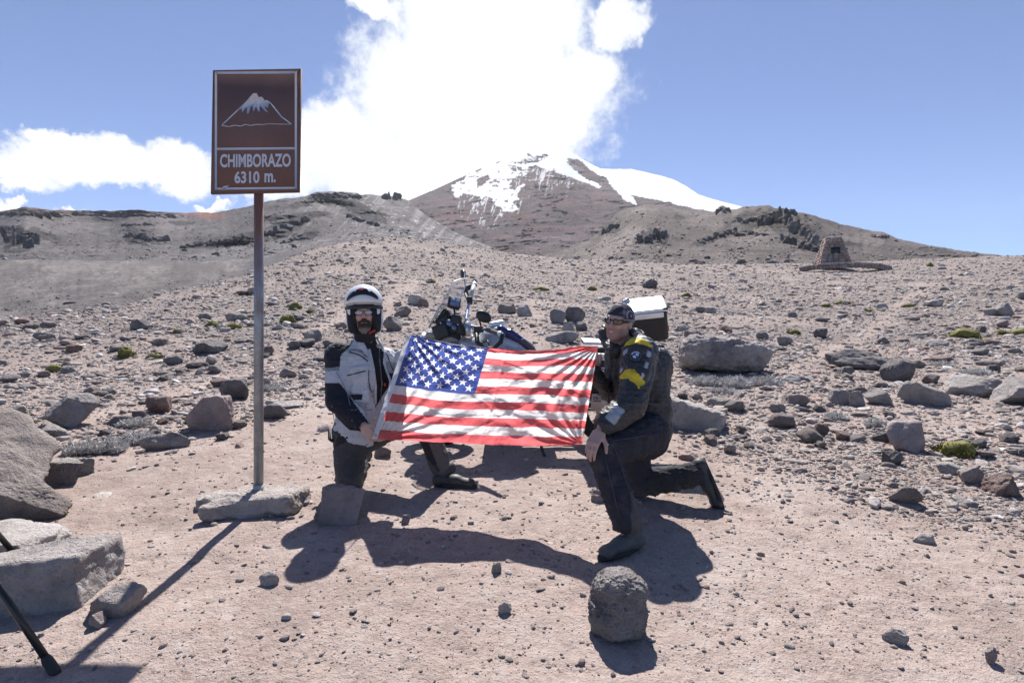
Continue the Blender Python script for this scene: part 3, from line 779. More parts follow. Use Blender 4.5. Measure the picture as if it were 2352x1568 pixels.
# behind the men
B(1143, 1187, 720, 690, 'round brown boulder upslope between the two men, left of a pair', 'brown', 127, .8)
B(1186, 1222, 728, 696, 'grey rock right of the round brown boulder', 'grey', 131, .8, name='rock')
B(1252, 1330, 787, 756, 'long rounded stone beside the seat of the motorcycle', 'grey', 137, .6, planes=6, sharp=8)
B(1262, 1300, 742, 706, 'leftmost block of the rock pile behind the bandana man', 'grey', 139, .9, name='rock')
B(1296, 1346, 742, 700, 'big flat-topped block in the rock pile behind the bandana man', 'dark', 149, .8, flat_top=.2)
B(1290, 1322, 765, 738, 'pale stone under the rock pile behind the bandana man', 'pale', 151, .8, name='rock')
B(1322, 1350, 760, 735, 'dark stone at the right foot of the rock pile', 'dark', 157, .8, name='rock')
B(880, 925, 760, 722, 'grey boulder just right of the white helmet', 'grey', 163, .8)
B(905, 945, 728, 700, 'brown boulder upslope of the white helmet', 'brown', 167, .8)
B(936, 972, 700, 672, 'pale boulder left of the windscreen', 'pale', 173, .8)
B(960, 985, 706, 684, 'reddish stone left of the windscreen', 'red', 179, .8, name='rock')
B(1474, 1512, 662, 636, 'dark pointed rock above the silver top case', 'dark', 181, .9, cuts=(((.6, 0, .7), .6),))
# right slope
B(1572, 1612, 783, 756, 'round brown boulder right of the top case', 'brown', 191, .9)
_c = hit(1690, 862); slab(_c+np.array([-.05, .42, .32]), (.68, .42, .27), (-4, 6, -9), 'grey', 'big grey sloping boulder with silvery shrubs at its foot', 193, noise=.10, rnd=.2, cuts=(((.6, 0, .36), (.9, .8, .22), (0, 17, 0)), ((-.85, -.2, .42), (.4, .8, .3), (0, -35, 10))))
B(1902, 2050, 850, 796, 'dark arched lava boulder on the right slope', 'dark', 197, .6, yaw=-22, sink=.05, rough=.12, tilt=(0, 12))
B(2030, 2092, 878, 820, 'dark broken end of the arched lava boulder', 'dark', 199, .8, yaw=-30)
_c = hit(1575, 990); slab(_c+np.array([.02, .24, .13]), (.44, .20, .15), (-6, 15, -22), 'pale', 'long pale slab behind the back of the bandana man', 211, noise=.06, rnd=.05)
B(2170, 2292, 912, 852, 'pale pointed boulder near the right edge', 'pale', 223, .8, yaw=8, cuts=(((-.5, -.3, .8), .55),))
B(2288, 2420, 935, 860, 'grey boulder cut off by the right edge', 'grey', 227, .8)
B(2072, 2172, 932, 872, 'flat pale slab stepping down between the arched and the pointed boulder', 'pale', 229, .6, yaw=-28, sink=.2)
B(2034, 2120, 1038, 962, 'upright rosy boulder with a flat sunlit face on the right', 'rosy', 233, .75, cuts=(((-.2, -.75, .65), .5), ((.9, -.2, .1), .6)))
B(2262, 2346, 1142, 1088, 'rough reddish lump of scoria at the far right', 'red', 239, .9, rough=.16)
B(2050, 2112, 1160, 1116, 'narrow slab tilted out of the bare dirt on the right', 'brown', 241, .5, yaw=-35, sink=.2)
B(2200, 2260, 1112, 1070, 'low brown stone near the reddish lump', 'brown', 251, .7, name='rock')
B(2150, 2210, 1090, 1062, 'pale stone under the green cushion plant on the right', 'pale', 257, .8, name='rock')
B(2040, 2072, 1150, 1108, 'rosy stone below the upright boulder', 'rosy', 263, .8, name='rock') if False else None
B(2032, 2070, 1068, 1034, 'dark stone at the foot of the upright rosy boulder', 'dark', 269, .8, name='rock')
B(2285, 2328, 727, 692, 'large round boulder high on the right slope', 'grey', 271, .9)
B(2255, 2290, 725, 706, 'smaller pale stone touching the large round boulder', 'pale', 273, .9, name='rock')
B(2122, 2166, 705, 684, 'brown rounded boulder high on the right slope', 'brown', 277, .9)
B(1868, 1902, 778, 752, 'dark low rock beside a green cushion on the right slope', 'dark', 281, .8)
B(2012, 2042, 790, 772, 'dark lone stone on the narrow path at right', 'dark', 283, .9, name='rock')
B(1905, 1950, 930, 893, 'dark-based block in the row of three above the rubble', 'grey', 293, .8, name='rock')
B(1952, 1985, 935, 896, 'rounded middle block in the row of three above the rubble', 'grey', 307, .8, name='rock')
B(1985, 2042, 930, 892, 'pale slab at the right end of the row of three above the rubble', 'pale', 311, .7, name='rock', cuts=(((-.5, -.2, .8), .6),))
# foreground
_c = hit(1433, 1482); slab(_c+np.array([0, .11, .122]), (.108, .10, .138), (-5, 4, 16), 'grey', 'round-shouldered grey rock standing alone in the foreground', 319, noise=.115, rnd=.072, extra=(((-.01, 0, -.04), (.116, .09, .075), (0, 6, 20)),), cuts=(((-.29, -.1, .26), (.2, .5, .2), (0, -38, 0)), ((.30, -.1, .28), (.2, .5, .2), (0, 42, 0))))
B(1426, 1464, 1328, 1296, 'small pitted stone just behind the big foreground rock', 'rosy', 331, .9, name='rock', rough=.15)
B(1356, 1396, 1153, 1124, 'rosy stone left of the front shin of the bandana man', 'rosy', 337, .8, name='rock')
B(594, 642, 1346, 1314, 'pale flat stone in the open dirt below the purple block', 'pale', 347, .6, name='rock')
B(1144, 1176, 1412, 1382, 'pale stone left of the big foreground rock, lower of two', 'pale', 349, .8, name='rock')
B(1128, 1152, 1318, 1292, 'white pebble in the sun below the flag shadow', 'pale', 353, .8, name='rock')
B(922, 942, 1204, 1182, 'oval stone lying inside the flag shadow', 'rosy', 359, .8, name='rock')
B(206, 242, 1444, 1410, 'pinkish pebble against the low brown rock', 'rosy', 367, .9, name='rock')
B(1558, 1606, 1058, 1038, 'reddish stone behind the kneeling shin of the bandana man', 'red', 373, .7, name='rock')
B(1662, 1690, 1042, 1020, 'pinkish stone on the dirt right of the long pale slab', 'rosy', 379, .8, name='rock')
B(1640, 1670, 1038, 1022, 'flat whitish stone beside the pinkish stone', 'pale', 383, .8, name='rock') if False else None
B(2036, 2082, 1480, 1445, 'slender white shard lying flat in the lower right dirt', 'pale', 389, .45, name='rock', yaw=-50, sink=.5)
B(2100, 2148, 1250, 1226, 'white jagged flake in the bare dirt on the right', 'pale', 397, .6, name='rock', sink=.4, yaw=-15)
B(2262, 2290, 1528, 1490, 'lilac grey pebble near the lower right corner', 'rosy', 401, .8, name='rock')

# scattered stones -------------------------------------------------
rs = np.random.RandomState(5)
def scatter(n, D0, D1, smin, smax, alpha, seed, wide=1.12):
    rs = np.random.RandomState(seed)
    y = D0*(D1/D0)**rs.rand(n); x = (rs.rand(n)*2-1)*wide*y
    keep = rs.rand(n) < density(x, y); x, y = x[keep], y[keep]
    u = rs.rand(len(x)); s = (smin**-alpha-u*(smin**-alpha-smax**-alpha))**(-1/alpha)
    s = s*(y/8.)**.55            # nearer ones resolved smaller
    ok = np.ones(len(x), bool)
    for mx, my, mr in MASK: ok &= (x-mx)**2+(y-my)**2 > (mr*.8+s*.4)**2
    ok &= ~((np.abs(x-.15) < 1.5) & (y > 2.7) & (y < 5.6) & (s > .05))
    ok &= ~((np.abs(x+.15) < 2.4) & (y < 5.2) & (s > .075))
    return x[ok], y[ok], s[ok]
PAL = np.array([(.30, .27, .257), (.36, .32, .298), (.45, .41, .385), (.19, .17, .168), (.29, .21, .19), (.34, .28, .265), (.54, .51, .49), (.25, .22, .207)])
def gn_scatter(name, x, y, s, seed, label, variants, mixc_=0.0):
    rs = np.random.RandomState(seed); n = len(x)
    V = np.stack([x, y, g(x, y)], 1); me = bpy.data.meshes.new(name); me.vertices.add(n); me.vertices.foreach_set('co', V.astype(np.float32).ravel())
    col = PAL[rs.choice(len(PAL), n, p=[.2, .2, .15, .12, .08, .12, .06, .07])]*rs.uniform(.85, 1.2, (n, 1))
    col = col*(1-mixc_)+np.array([.38, .315, .285])*mixc_
    sc3 = np.stack([rs.uniform(.7, 1.3, n), rs.uniform(.7, 1.3, n), rs.uniform(.5, 1.2, n)], 1)*s[:, None]
    rot = np.stack([rs.normal(0, .22, n), rs.normal(0, .22, n), rs.rand(n)*6.28], 1)
    for nm, dat, ty in (('tint', col, 'FLOAT_VECTOR'), ('scl', sc3, 'FLOAT_VECTOR'), ('rot', rot, 'FLOAT_VECTOR')):
        at = me.attributes.new(nm, ty, 'POINT'); at.data.foreach_set('vector', dat.astype(np.float32).ravel())
    at = me.attributes.new('idx', 'INT', 'POINT'); at.data.foreach_set('value', rs.randint(0, len(variants.objects), n).astype(np.int32))
    me.update(); o = link(name, me)
    ng = bpy.data.node_groups.new(name, 'GeometryNodeTree'); ng.interface.new_socket('Geometry', in_out='INPUT', socket_type='NodeSocketGeometry'); ng.interface.new_socket('Geometry', in_out='OUTPUT', socket_type='NodeSocketGeometry')
    N, L = ng.nodes, ng.links; gi = N.new('NodeGroupInput'); go = N.new('NodeGroupOutput'); ip = N.new('GeometryNodeInstanceOnPoints'); ci = N.new('GeometryNodeCollectionInfo')
    ci.inputs['Collection'].default_value = variants; ci.inputs['Separate Children'].default_value = True; ci.inputs['Reset Children'].default_value = True
    def at_(nm, ty, k):
        q = N.new('GeometryNodeInputNamedAttribute'); q.data_type = ty; q.inputs['Name'].default_value = nm; return [t for t in q.outputs if t.enabled][0]
    L.new(gi.outputs[0], ip.inputs['Points']); L.new(ci.outputs[0], ip.inputs['Instance']); ip.inputs['Pick Instance'].default_value = True
    L.new(at_('idx', 'INT', 0), ip.inputs['Instance Index']); L.new(at_('rot', 'FLOAT_VECTOR', 0), ip.inputs['Rotation']); L.new(at_('scl', 'FLOAT_VECTOR', 0), ip.inputs['Scale'])
    L.new(ip.outputs[0], go.inputs[0]); md = o.modifiers.new('scatter', 'NODES'); md.node_group = ng
    return tag(o, label, 'gravel', kind='stuff')
def stone_mat():
    m, b, p = material('loose_stone', .93, spec=.2)
    tc = b.new('ShaderNodeTexCoord').outputs['Object']; an = b.new('ShaderNodeAttribute'); an.attribute_name = 'tint'; an.attribute_type = 'INSTANCER'; c = an.outputs['Color']
    n = b.noise(tc, 5, 5, .7); c = b.mix(.5, c, b.ramp(n, [(.3, .25), (.5, .5), (.7, .8)]), 'OVERLAY')
    b.put(p.inputs['Base Color'], c); b.put(p.inputs['Normal'], b.bump(n, .8, .02)); return m
M_stone = stone_mat()
# the biggest scattered ones are rocks of their own
def variants(name, n, sub, seed):
    c = bpy.data.collections.new(name)
    for i in range(n):
        rr = np.random.RandomState(seed+i); V, F = rock_shape(seed+i, sub, (1, rr.uniform(.6, .95), rr.uniform(.28, .60)), planes=rr.randint(5, 11), sharp=34, rough=.09)
        V[:, 2] -= .13; o = bpy.data.objects.new('stone', mesh_data('stone', V, F, M_stone, smooth=False)); c.objects.link(o)
    return c
VAR_L = variants('stone_shapes', 36, 3, 3000); VAR_S = variants('chip_shapes', 30, 2, 4000)
bx, by, bs = scatter(4200, 5.0, 66, .08, .34, 2.3, 8)
app = bs/by; o_ = np.argsort(-app)[:225]
rest = np.argsort(-app)[225:]
sx, sy, ss = scatter(70000, 3.6, 86, .034, .22, 2.2, 9, 1.5)
gn_scatter('scattered_stones', np.concatenate([sx, bx[rest]]), np.concatenate([sy, by[rest]]), np.concatenate([ss, bs[rest]]), 3,
            'loose stones littering the whole slope around the larger boulders', VAR_L)
px_, py_, ps_ = scatter(400000, 2.2, 86, .011, .085, 1.8, 10, 1.5)
gn_scatter('gravel', px_, py_, ps_, 4, 'small gravel and chips spread over the dirt slope', VAR_S, .25)
def bare(n, seed):
    rs = np.random.RandomState(seed); y = 1.7*(8/1.7)**rs.rand(n); x = (rs.rand(n)*2-1)*1.1*y; s = .0035+.026*rs.rand(n)**8
    clump = fbm2(x/.5, y/.45, 3, 55)+.5*fbm2(x/1.6, y/1.4, 2, 56); keep = rs.rand(n) < np.clip(.35+1.3*clump, .08, 1); return x[keep], y[keep], (s*(y/3.)**.3)[keep]
qx, qy, qs = bare(30000, 12)
gn_scatter('pebbles', qx, qy, qs, 6, 'tiny pebbles dotting the bare trodden dirt in the foreground', VAR_S, .7)

LAND = [('the round-shouldered foreground rock', 1430, 1400), ('the purplish block', 800, 1160), ('the sign pole', 595, 980), ('the white helmet', 838, 712), ('the huge left boulder', 40, 1050), ('the boulder left of the pole', 485, 950),
        ('the angular grey boulder', 162, 945), ('the scree basin', 250, 690), ('the green bushes by the pole', 660, 718), ('the windscreen', 1040, 690), ('the round brown boulder', 1165, 705), ('the rock pile', 1300, 730),
        ('the knoll top', 930, 575), ('the silver top case', 1480, 720), ('the sloping shrub boulder', 1680, 815), ('the stone monument', 1915, 600), ('the arched lava boulder', 1990, 825), ('the pointed pale boulder', 2230, 885),
        ('the upright rosy boulder', 2078, 1000), ('the large round boulder', 2306, 710), ('the reddish scoria lump', 2304, 1115), ('the long pale slab', 1580, 965), ('the right skyline', 2200, 610), ('the snow mountain', 1285, 600), ('the dark pointed rock', 1493, 650), ('the wedge-shaped boulder', 480, 795), ('the row of three blocks', 1970, 915), ('the horizon left of the knoll', 640, 640), ('the right green cushion', 2210, 1028)]
def side(dx, dy):
    a = math.degrees(math.atan2(-dy*1.7, dx)) % 360
    return ['right of', 'above and right of', 'above', 'above and left of', 'left of', 'below and left of', 'below', 'below and right of'][int((a+22.5)//45) % 8]
kinds = ['grey', 'brown', 'dark', 'pale', 'red', 'rosy']; proto = {}
cword = {'grey': 'grey', 'brown': 'brown', 'dark': 'dark', 'pale': 'pale', 'red': 'reddish', 'rosy': 'pinkish'}
shapes = ['flat', 'rounded', 'blocky', 'jagged']; rs = np.random.RandomState(77); used_labels = {}
recs = []
for q, i in enumerate(o_):
    kd = kinds[rs.choice(6, p=[.28, .24, .17, .12, .08, .11])]; sh = shapes[rs.randint(4)]
    key = (kd, sh)
    if key not in proto:
        sd = 500+len(proto)*7
        dims = {'flat': (1.2, .8, .32), 'rounded': (1.05, .85, .62), 'blocky': (1.1, .75, .55), 'jagged': (1.1, .75, .62)}[sh]
        V, F = rock_shape(sd, 4, dims, planes={'flat': 9, 'rounded': 16, 'blocky': 8, 'jagged': 7}[sh], sharp={'flat': 24, 'rounded': 11, 'blocky': 34, 'jagged': 36}[sh], rough={'flat': .09, 'rounded': .08, 'blocky': .09, 'jagged': .15}[sh])
        V[:, 2] -= .14*dims[2]
        proto[key] = mesh_data('rock', V, F, RM[kd], smooth=True)
    o = link('rock', proto[key]); s = float(bs[i]); o.scale = (s*rs.uniform(.85, 1.15), s, s*rs.uniform(.8, 1.1)); o.rotation_euler = (0, 0, rs.rand()*6.28)
    o.location = (bx[i], by[i], float(g(bx[i], by[i])))
    ppx, ppy = proj(np.array([bx[i], by[i], o.location[2]]))
    recs.append((o, cword[kd], sh, ppx, ppy, s, by[i]))
for o, cw, sh, ppx, ppy, s, D in recs:
    ds = sorted(((math.hypot(ppx-l[1], (ppy-l[2])*1.6), l) for l in LAND), key=lambda t: t[0])
    near = 'close ' if ds[0][0] < 110 else ('well ' if ds[0][0] > 260 else '')
    base = f'{sh} {cw} rock {near}{side(ppx-ds[0][1][1], ppy-ds[0][1][2])} {ds[0][1][0]}'
    if base in used_labels:
        for l in ds[1:6]:
            b2 = base+f', towards {l[1][0]}'
            if b2 not in used_labels and len(b2.split()) <= 16: base = b2; break
    if base in used_labels: base = 'smaller '+base
    used_labels[base] = 1
    tag(o, base, 'rock', 'rocks strewn over the slope')

# boulders lying on the far slopes
def sheet_scatter(sheet, name, n, smin, smax, alpha, seed, label, tint, lo=.0):
    V, PX, PY, C = SHEETS[sheet]; rs = np.random.RandomState(seed); nr, nc = PX.shape
    r = rs.randint(int(nr*lo), nr-3, n); c = rs.randint(0, nc-1, n); f1 = rs.rand(n)[:, None]; f2 = rs.rand(n)[:, None]
    P_ = V[r, c]*(1-f1)*(1-f2)+V[r, c+1]*f1*(1-f2)+V[r+1, c]*(1-f1)*f2+V[r+1, c+1]*f1*f2
    dn = fbm2(PX[r, c]/25., PY[r, c]/9., 4, seed+1); k = (rs.rand(n) < np.clip(.3+1.2*dn, .05, 1)); P_ = P_[k]; n = len(P_)
    u = rs.rand(n); s = (smin**-alpha-u*(smin**-alpha-smax**-alpha))**(-1/alpha)
    global PAL, g; P0, g0 = PAL, g; PAL = P0*np.array(tint); g = lambda x, y: P_[:, 2]-s*.05
    o = gn_scatter(name, P_[:, 0], P_[:, 1], s, seed, label, VAR_S); PAL, g = P0, g0; return o
sheet_scatter('scree_basin', 'basin_boulders', 16000, .16, 1.3, 2.2, 61, 'boulders and rubble dotting the dark scree basin on the left', (.62, .62, .65), .0)
sheet_scatter('rocky_ridge', 'ridge_boulders', 22000, .5, 3.5, 2.2, 62, 'boulders and rubble on the brown ridge to the right', (.66, .62, .62), .0)
sheet_scatter('volcanic_hills', 'hill_boulders', 16000, 1.0, 6.0, 2.3, 63, 'rubble on the grey volcanic hillside at left', (.58, .58, .62), .05)

# crags: dark lava blocks standing out of the far slopes, parts of their hill
def crags(sheet, hill, x0, y0, x1, y1, hpx, n, seed, tint):
    V, PX, PY, C = SHEETS[sheet]; rs = np.random.RandomState(seed); ho = bpy.data.objects[hill]
    m, b, p = material('crag_lava', .95, spec=.15); tc = b.new('ShaderNodeTexCoord').outputs['Object']
    vs_, fs_ = [], []
    for i in range(n):
        t = (i+rs.rand())/n; px = x0+(x1-x0)*t; py = y0+(y1-y0)*t+rs.normal()*hpx*.12; k = np.argmin((PX-px)**2+(PY-py)**2*3); P_ = V.reshape(-1, 3)[k]; u = P_[1]/FPX
        h = hpx*u*rs.uniform(.5, 1.1); w = abs(x1-x0)/n*u*rs.uniform(1.3, 2.6)
        q, F = rock_shape(seed*50+i, 4, (w, w*rs.uniform(.6, 1.1), h*1.35), planes=8, sharp=40, rough=.17)
        q = q@rotm(rs.normal()*8, rs.normal()*10, rs.rand()*360).T
        part('crag', ho, q+P_-np.array([0, -w*.2, h*.4]), F, M_crag, smooth=False, col=np.tile(np.array(tint)*rs.uniform(.8, 1.25), (len(q), 1)))
M_crag = rock_mat('crag_lava', [(.05, .5), (.25, .6), (.9, .6)], 2.5, bs=.35)
T1 = (.125, .115, .122); T2 = (.175, .158, .152)
for a in ((10, 560, 84, 562, 34, 9, 1), (285, 545, 385, 556, 16, 11, 2), (415, 572, 470, 562, 9, 8, 3), (470, 566, 520, 556, 12, 7, 4), (520, 556, 570, 546, 10, 6, 4), (600, 540, 712, 505, 15, 13, 5), (640, 560, 700, 548, 9, 7, 6),
          (0, 494, 250, 496, 9, 20, 7), (270, 494, 400, 500, 8, 11, 8), (722, 456, 830, 452, 12, 10, 9), (876, 458, 914, 458, 17, 4, 10), (800, 500, 870, 520, 10, 8, 11), (280, 520, 350, 516, 7, 8, 12)): crags('volcanic_hills', 'volcanic_hills', *a, T1)
for a in ((1742, 520, 1830, 492, 26, 10, 20), (1790, 500, 1872, 560, 30, 12, 21), (1800, 560, 1880, 578, 22, 9, 22), (1700, 512, 1770, 500, 14, 8, 23), (1465, 560, 1530, 545, 22, 9, 24), (1600, 560, 1690, 532, 12, 10, 25), (1648, 486, 1676, 486, 12, 4, 26),
          (1385, 536, 1425, 520, 14, 6, 27), (1680, 540, 1760, 540, 10, 8, 28), (2000, 545, 2046, 548, 9, 6, 29), (2056, 553, 2064, 553, 12, 1, 30), (2080, 585, 2240, 592, 6, 12, 31)): crags('rocky_ridge', 'rocky_ridge', *a, T2)
# ---------------------------------------------------------------- cushion plants and silvery shrubs
def leaf_mat(name, a, b_, trans=.25):
    m, b, p = material(name, .75, spec=.25)
    tc = b.new('ShaderNodeTexCoord').outputs['Object']; n = b.noise(tc, 14, 4, .6); n2 = b.noise(tc, 90, 2)
    c = b.mix(b.mapr(n, .35, .65), a, b_); c = b.mix(b.mapr(n2, .35, .65, 0, .5), c, tuple(x*1.6 for x in b_)); b.put(p.inputs['Base Color'], c); return m
M_green = leaf_mat('cushion_leaves', (.085, .080, .022), (.17, .155, .045))
M_silver = leaf_mat('silvery_leaves', (.34, .325, .31), (.56, .545, .53))
M_twig = simple('dry_twigs', (.16, .13, .12), .9)
def tuft_mesh(seed, n, rx, ry, h, blade, wid, dome=True, curl=.5):
    rs = np.random.RandomState(seed); V, F = [], []
    a = rs.rand(n)*2*np.pi; r = np.sqrt(rs.rand(n)); lump = 1+.35*np.array([math.sin(3*t+seed)+math.sin(5*t+seed*2) for t in a])*.5
    bx_, by_ = rx*r*lump*np.cos(a), ry*r*lump*np.sin(a)
    hz = h*np.sqrt(np.clip(1-r*r, 0.02, 1))*(.75+.5*rs.rand(n)) if dome else h*(.4+.6*rs.rand(n))*(1-.5*r)
    lob = .72+.28*np.sin(bx_/rx*5+seed)*np.cos(by_/ry*4+seed*.7); hz = hz*lob
    d = np.stack([bx_/rx*.8, by_/ry*.8, .7+.4*rs.rand(n)], 1)+rs.normal(size=(n, 3))*curl; d[:, 2] = np.abs(d[:, 2]); d /= np.linalg.norm(d, axis=1)[:, None]
    t = np.cross(d, rs.normal(size=(n, 3))); t /= np.linalg.norm(t, axis=1)[:, None]
    base = np.stack([bx_, by_, hz*(rs.rand(n)**.6)], 1); L = blade*(.6+.8*rs.rand(n))[:, None]
    A = base-t*wid*.5; Bv = base+t*wid*.5; M1 = base+d*L*.55+t*wid*.6; M0 = base+d*L*.55-t*wid*.6; T = base+d*L
    V = np.stack([A, Bv, M1, T, M0], 1).reshape(-1, 3); i = np.arange(n)[:, None]*5
    F = np.concatenate([i+np.array([[0, 1, 2, 4]]), ], 0); F2 = i+np.array([[4, 2, 3]])
    return V, [tuple(f) for f in F]+[tuple(f) for f in F2]
def mound(seed, rx, ry, h):
    V, F = ICO[3]; n = fbm3(V[:, 0]*2+seed, V[:, 1]*2, V[:, 2]*2, 3, seed)
    P_ = V*(1+.35*n)[:, None]*np.array([rx*.95, ry*.95, h*.8]); P_[:, 2] = np.maximum(P_[:, 2], -.1*h); return P_, F
def plant(name, x0, x1, pyb, pyt, mat, label, cat, group, seed, n, blade, wid, dome=True, curl=.5, dens_core=True, D=None):
    c = hit((x0+x1)/2, pyb) if D is None else np.array([((x0+x1)/2-CX)/FPX*D, D, float(g(((x0+x1)/2-CX)/FPX*D, D))])
    w = (x1-x0)/FPX*c[1]/2; h = max(.04, (pyb-pyt)/FPX*c[1]*.85); ry = w*.7
    cc = np.array([c[0], c[1]+ry*.7, 0]); cc[2] = float(g(cc[0], cc[1]))
    t = thing(name, cc, label, cat, group)
    V, F = tuft_mesh(seed, n, w, ry, h*(.8 if dome else 1), blade, wid, dome, curl)
    V[:, 2] += g(V[:, 0]+cc[0], V[:, 1]+cc[1])-cc[2]
    part('foliage', t, V+cc, F, mat)
    if dome:
        V, F = mound(seed, w, ry, h); part('cushion', t, V+cc, F, mat, smooth=True)
    else:
        tw = []
        rr = np.random.RandomState(seed)
        for k in range(14):
            a = rr.rand()*6.28; q = np.array([w*.6*math.cos(a)*rr.rand(), ry*.6*math.sin(a)*rr.rand(), 0]); e = q+np.array([rr.normal()*.04, rr.normal()*.04, h*.6])
            tw.append(tube([q, (q+e)/2+rr.normal(size=3)*.01, e], .004, 5))
        V, F = join(tw); part('twig', t, V+cc, F, M_twig)
    MASK.append((cc[0], cc[1], w)); return t
GR = 'green cushion plants on the slope'; SV = 'silvery shrubs among the rocks'
gp = [(640, 676, 745, 715, 'large green bush right of the pole, lower half', 900), (662, 690, 712, 690, 'upper green bush right of the pole', 600), (516, 550, 756, 736, 'round green cushion left of the pole', 600), (470, 502, 752, 734, 'olive cushion left of the round green one', 500),
      (266, 302, 822, 786, 'tall green tuft in the middle of the left slope', 700), (332, 368, 824, 808, 'low yellowish cushion right of the tall left tuft', 500), (100, 142, 855, 831, 'dark green cushion at the far left', 700), (395, 415, 766, 752, 'small green tuft high on the left slope', 300),
      (1350, 1372, 667, 654, 'green cushion above the rock pile', 400), (1568, 1590, 682, 668, 'small green cushion right of the top case', 400), (1814, 1842, 768, 752, 'round green cushion beside the dark low rock', 500), (1922, 1958, 700, 686, 'broad green cushion below the monument', 400),
      (1890, 1912, 705, 694, 'small green cushion left of the broad one below the monument', 300), (2074, 2104, 706, 692, 'green cushion above the narrow right path', 300), (2196, 2262, 778, 752, 'long green cushion near the right edge', 800), (2250, 2286, 790, 774, 'lower end of the long green cushion', 500),
      (2290, 2318, 768, 754, 'small dark green cushion at right', 300), (2334, 2380, 770, 750, 'green cushion cut off by the right edge', 400), (2172, 2262, 1050, 1006, 'big spiky green cushion beside the upright rosy boulder', 1500), (2130, 2146, 612, 600, 'tiny green cushion near the right skyline', 150),
      (1226, 1262, 668, 654, 'pale green tuft above the round brown boulder', 300), (1990, 2010, 716, 708, 'flat green cushion in the middle of the right slope', 250), (985, 1000, 650, 640, 'green tuft upslope of the windscreen', 200), (700, 720, 720, 708, 'small pale green tuft beside the upper bush', 300)]
for i, (a, b_, yb, yt, lab, n) in enumerate(gp):
    D = hit((a+b_)/2, yb)[1]; plant('cushion_plant', a, b_, yb, yt, M_green, lab, 'plant', GR, 40+i, n, .030*(D/7)**.4, .010*(D/7)**.5)
sp_ = [(140, 215, 1046, 1004, 'silvery shrub at the left end of the dry patch', 900), (205, 275, 1042, 1000, 'silvery shrub in the middle of the dry patch', 900), (262, 335, 1022, 985, 'silvery shrub at the right end of the dry patch', 800), (272, 330, 982, 952, 'silvery tuft above the dry patch', 600),
       (1600, 1665, 888, 850, 'silvery shrub under the left end of the sloping boulder', 1100), (1660, 1735, 892, 850, 'silvery shrub under the middle of the sloping boulder', 1200), (1728, 1800, 888, 846, 'silvery shrub under the right end of the sloping boulder', 1000), (1560, 1600, 845, 806, 'silvery tuft left of the sloping boulder', 500),
       (2230, 2290, 862, 838, 'silvery tuft behind the pale pointed boulder', 500), (2000, 2045, 985, 955, 'silvery tuft left of the upright rosy boulder', 500), (1640, 1700, 905, 885, 'low silvery mat in front of the sloping boulder', 500), (590, 640, 900, 870, 'low silvery mat beside the dark pitted rock', 400),(2150, 2200, 842, 826, 'silvery mat on the slope at right', 300), (1905, 1945, 965, 945, 'dry silvery tuft under the row of three blocks', 300)]
for i, (a, b_, yb, yt, lab, n) in enumerate(sp_):
    plant('silvery_shrub', a, b_, yb, yt, M_silver, lab, 'shrub', SV, 140+i, n*2, .042, .008, dome=False, curl=.6)
# ---------------------------------------------------------------- road sign with mountain pictogram
M_brown, _b, _p = material('sign_enamel', .6, spec=.2)
_tc = _b.new('ShaderNodeTexCoord').outputs['Object']; _n = _b.noise(_tc, 6, 5, .6); _s = _b.voro(_tc, 55); _s2 = _b.noise(_tc, 9, 3)
_c = _b.mix(_b.mapr(_n, .35, .65), (.150, .092, .084), (.172, .107, .098))
_c = _b.mix(_b.m('MULTIPLY', _b.mapr(_s, .03, .07, .8, 0), _b.mapr(_s2, .48, .6)), _c, (.36, .30, .28))
_b.put(_p.inputs['Base Color'], _c); _b.put(_p.inputs['Roughness'], _b.mapr(_n, .3, .7, .55, .75))
M_white = simple('reflective_white', (.52, .55, .63), .8, var=.06, scale=20, spec=.15)
M_edge = simple('sign_edge', (.13, .07, .06), .7, var=.25)
def pipe_mat():
    m, b, p = material('weathered_pipe', .45, metallic=.75)
    tc = b.new('ShaderNodeTexCoord').outputs['Object']; z = b.sep(tc)[2]
    n = b.noise(tc, 9, 6, .65); st = b.noise(b.vm('MULTIPLY', tc, (30, 30, 2.5)), 1, 5, .6)
    rustz = b.m('ADD', b.mapr(z, 1.15, 2.0, 0, 1), b.m('MULTIPLY', b.m('SUBTRACT', st, .5), 1.5), clamp=True)
    c = b.mix(b.mapr(n, .35, .65), (.33, .36, .40), (.21, .22, .235)); c = b.mix(b.mapr(st, .55, .7, 0, .5), c, (.23, .20, .15))
    c = b.mix(b.mapr(rustz, .2, .9), c, (.21, .105, .075)); b.put(p.inputs['Base Color'], c)
    b.put(p.inputs['Metallic'], b.mapr(rustz, .2, .8, .7, .15)); b.put(p.inputs['Roughness'], b.mapr(n, .3, .7, .38, .6))
    b.put(p.inputs['Normal'], b.bump(n, .3, .004)); return m
M_pipe = pipe_mat(); M_sleeve = simple('galvanised_sleeve', (.42, .40, .38), .55, .4, var=.3, scale=25, bump=.3)
SD = hit(594, 1160)[1]; base = W(594, 1158, SD); SX = base[0]; gz = float(g(SX, SD))
sign = thing('road_sign', (SX, SD, gz), 'brown sign board with a white mountain drawing on a tall rusty pole', 'road sign')
k = SD/FPX
zt = W(594, 300, SD)[2]
V, F = tube([(SX, SD, gz+.05), (SX, SD, W(0, 1112, SD)[2])], .0365, 20); part('sleeve', sign, V, F, M_sleeve, smooth=False)
V, F = tube([(SX, SD, W(0, 1113, SD)[2]), (SX+.002, SD, zt)], .0315, 24); part('pole', sign, V, F, M_pipe, smooth=True)
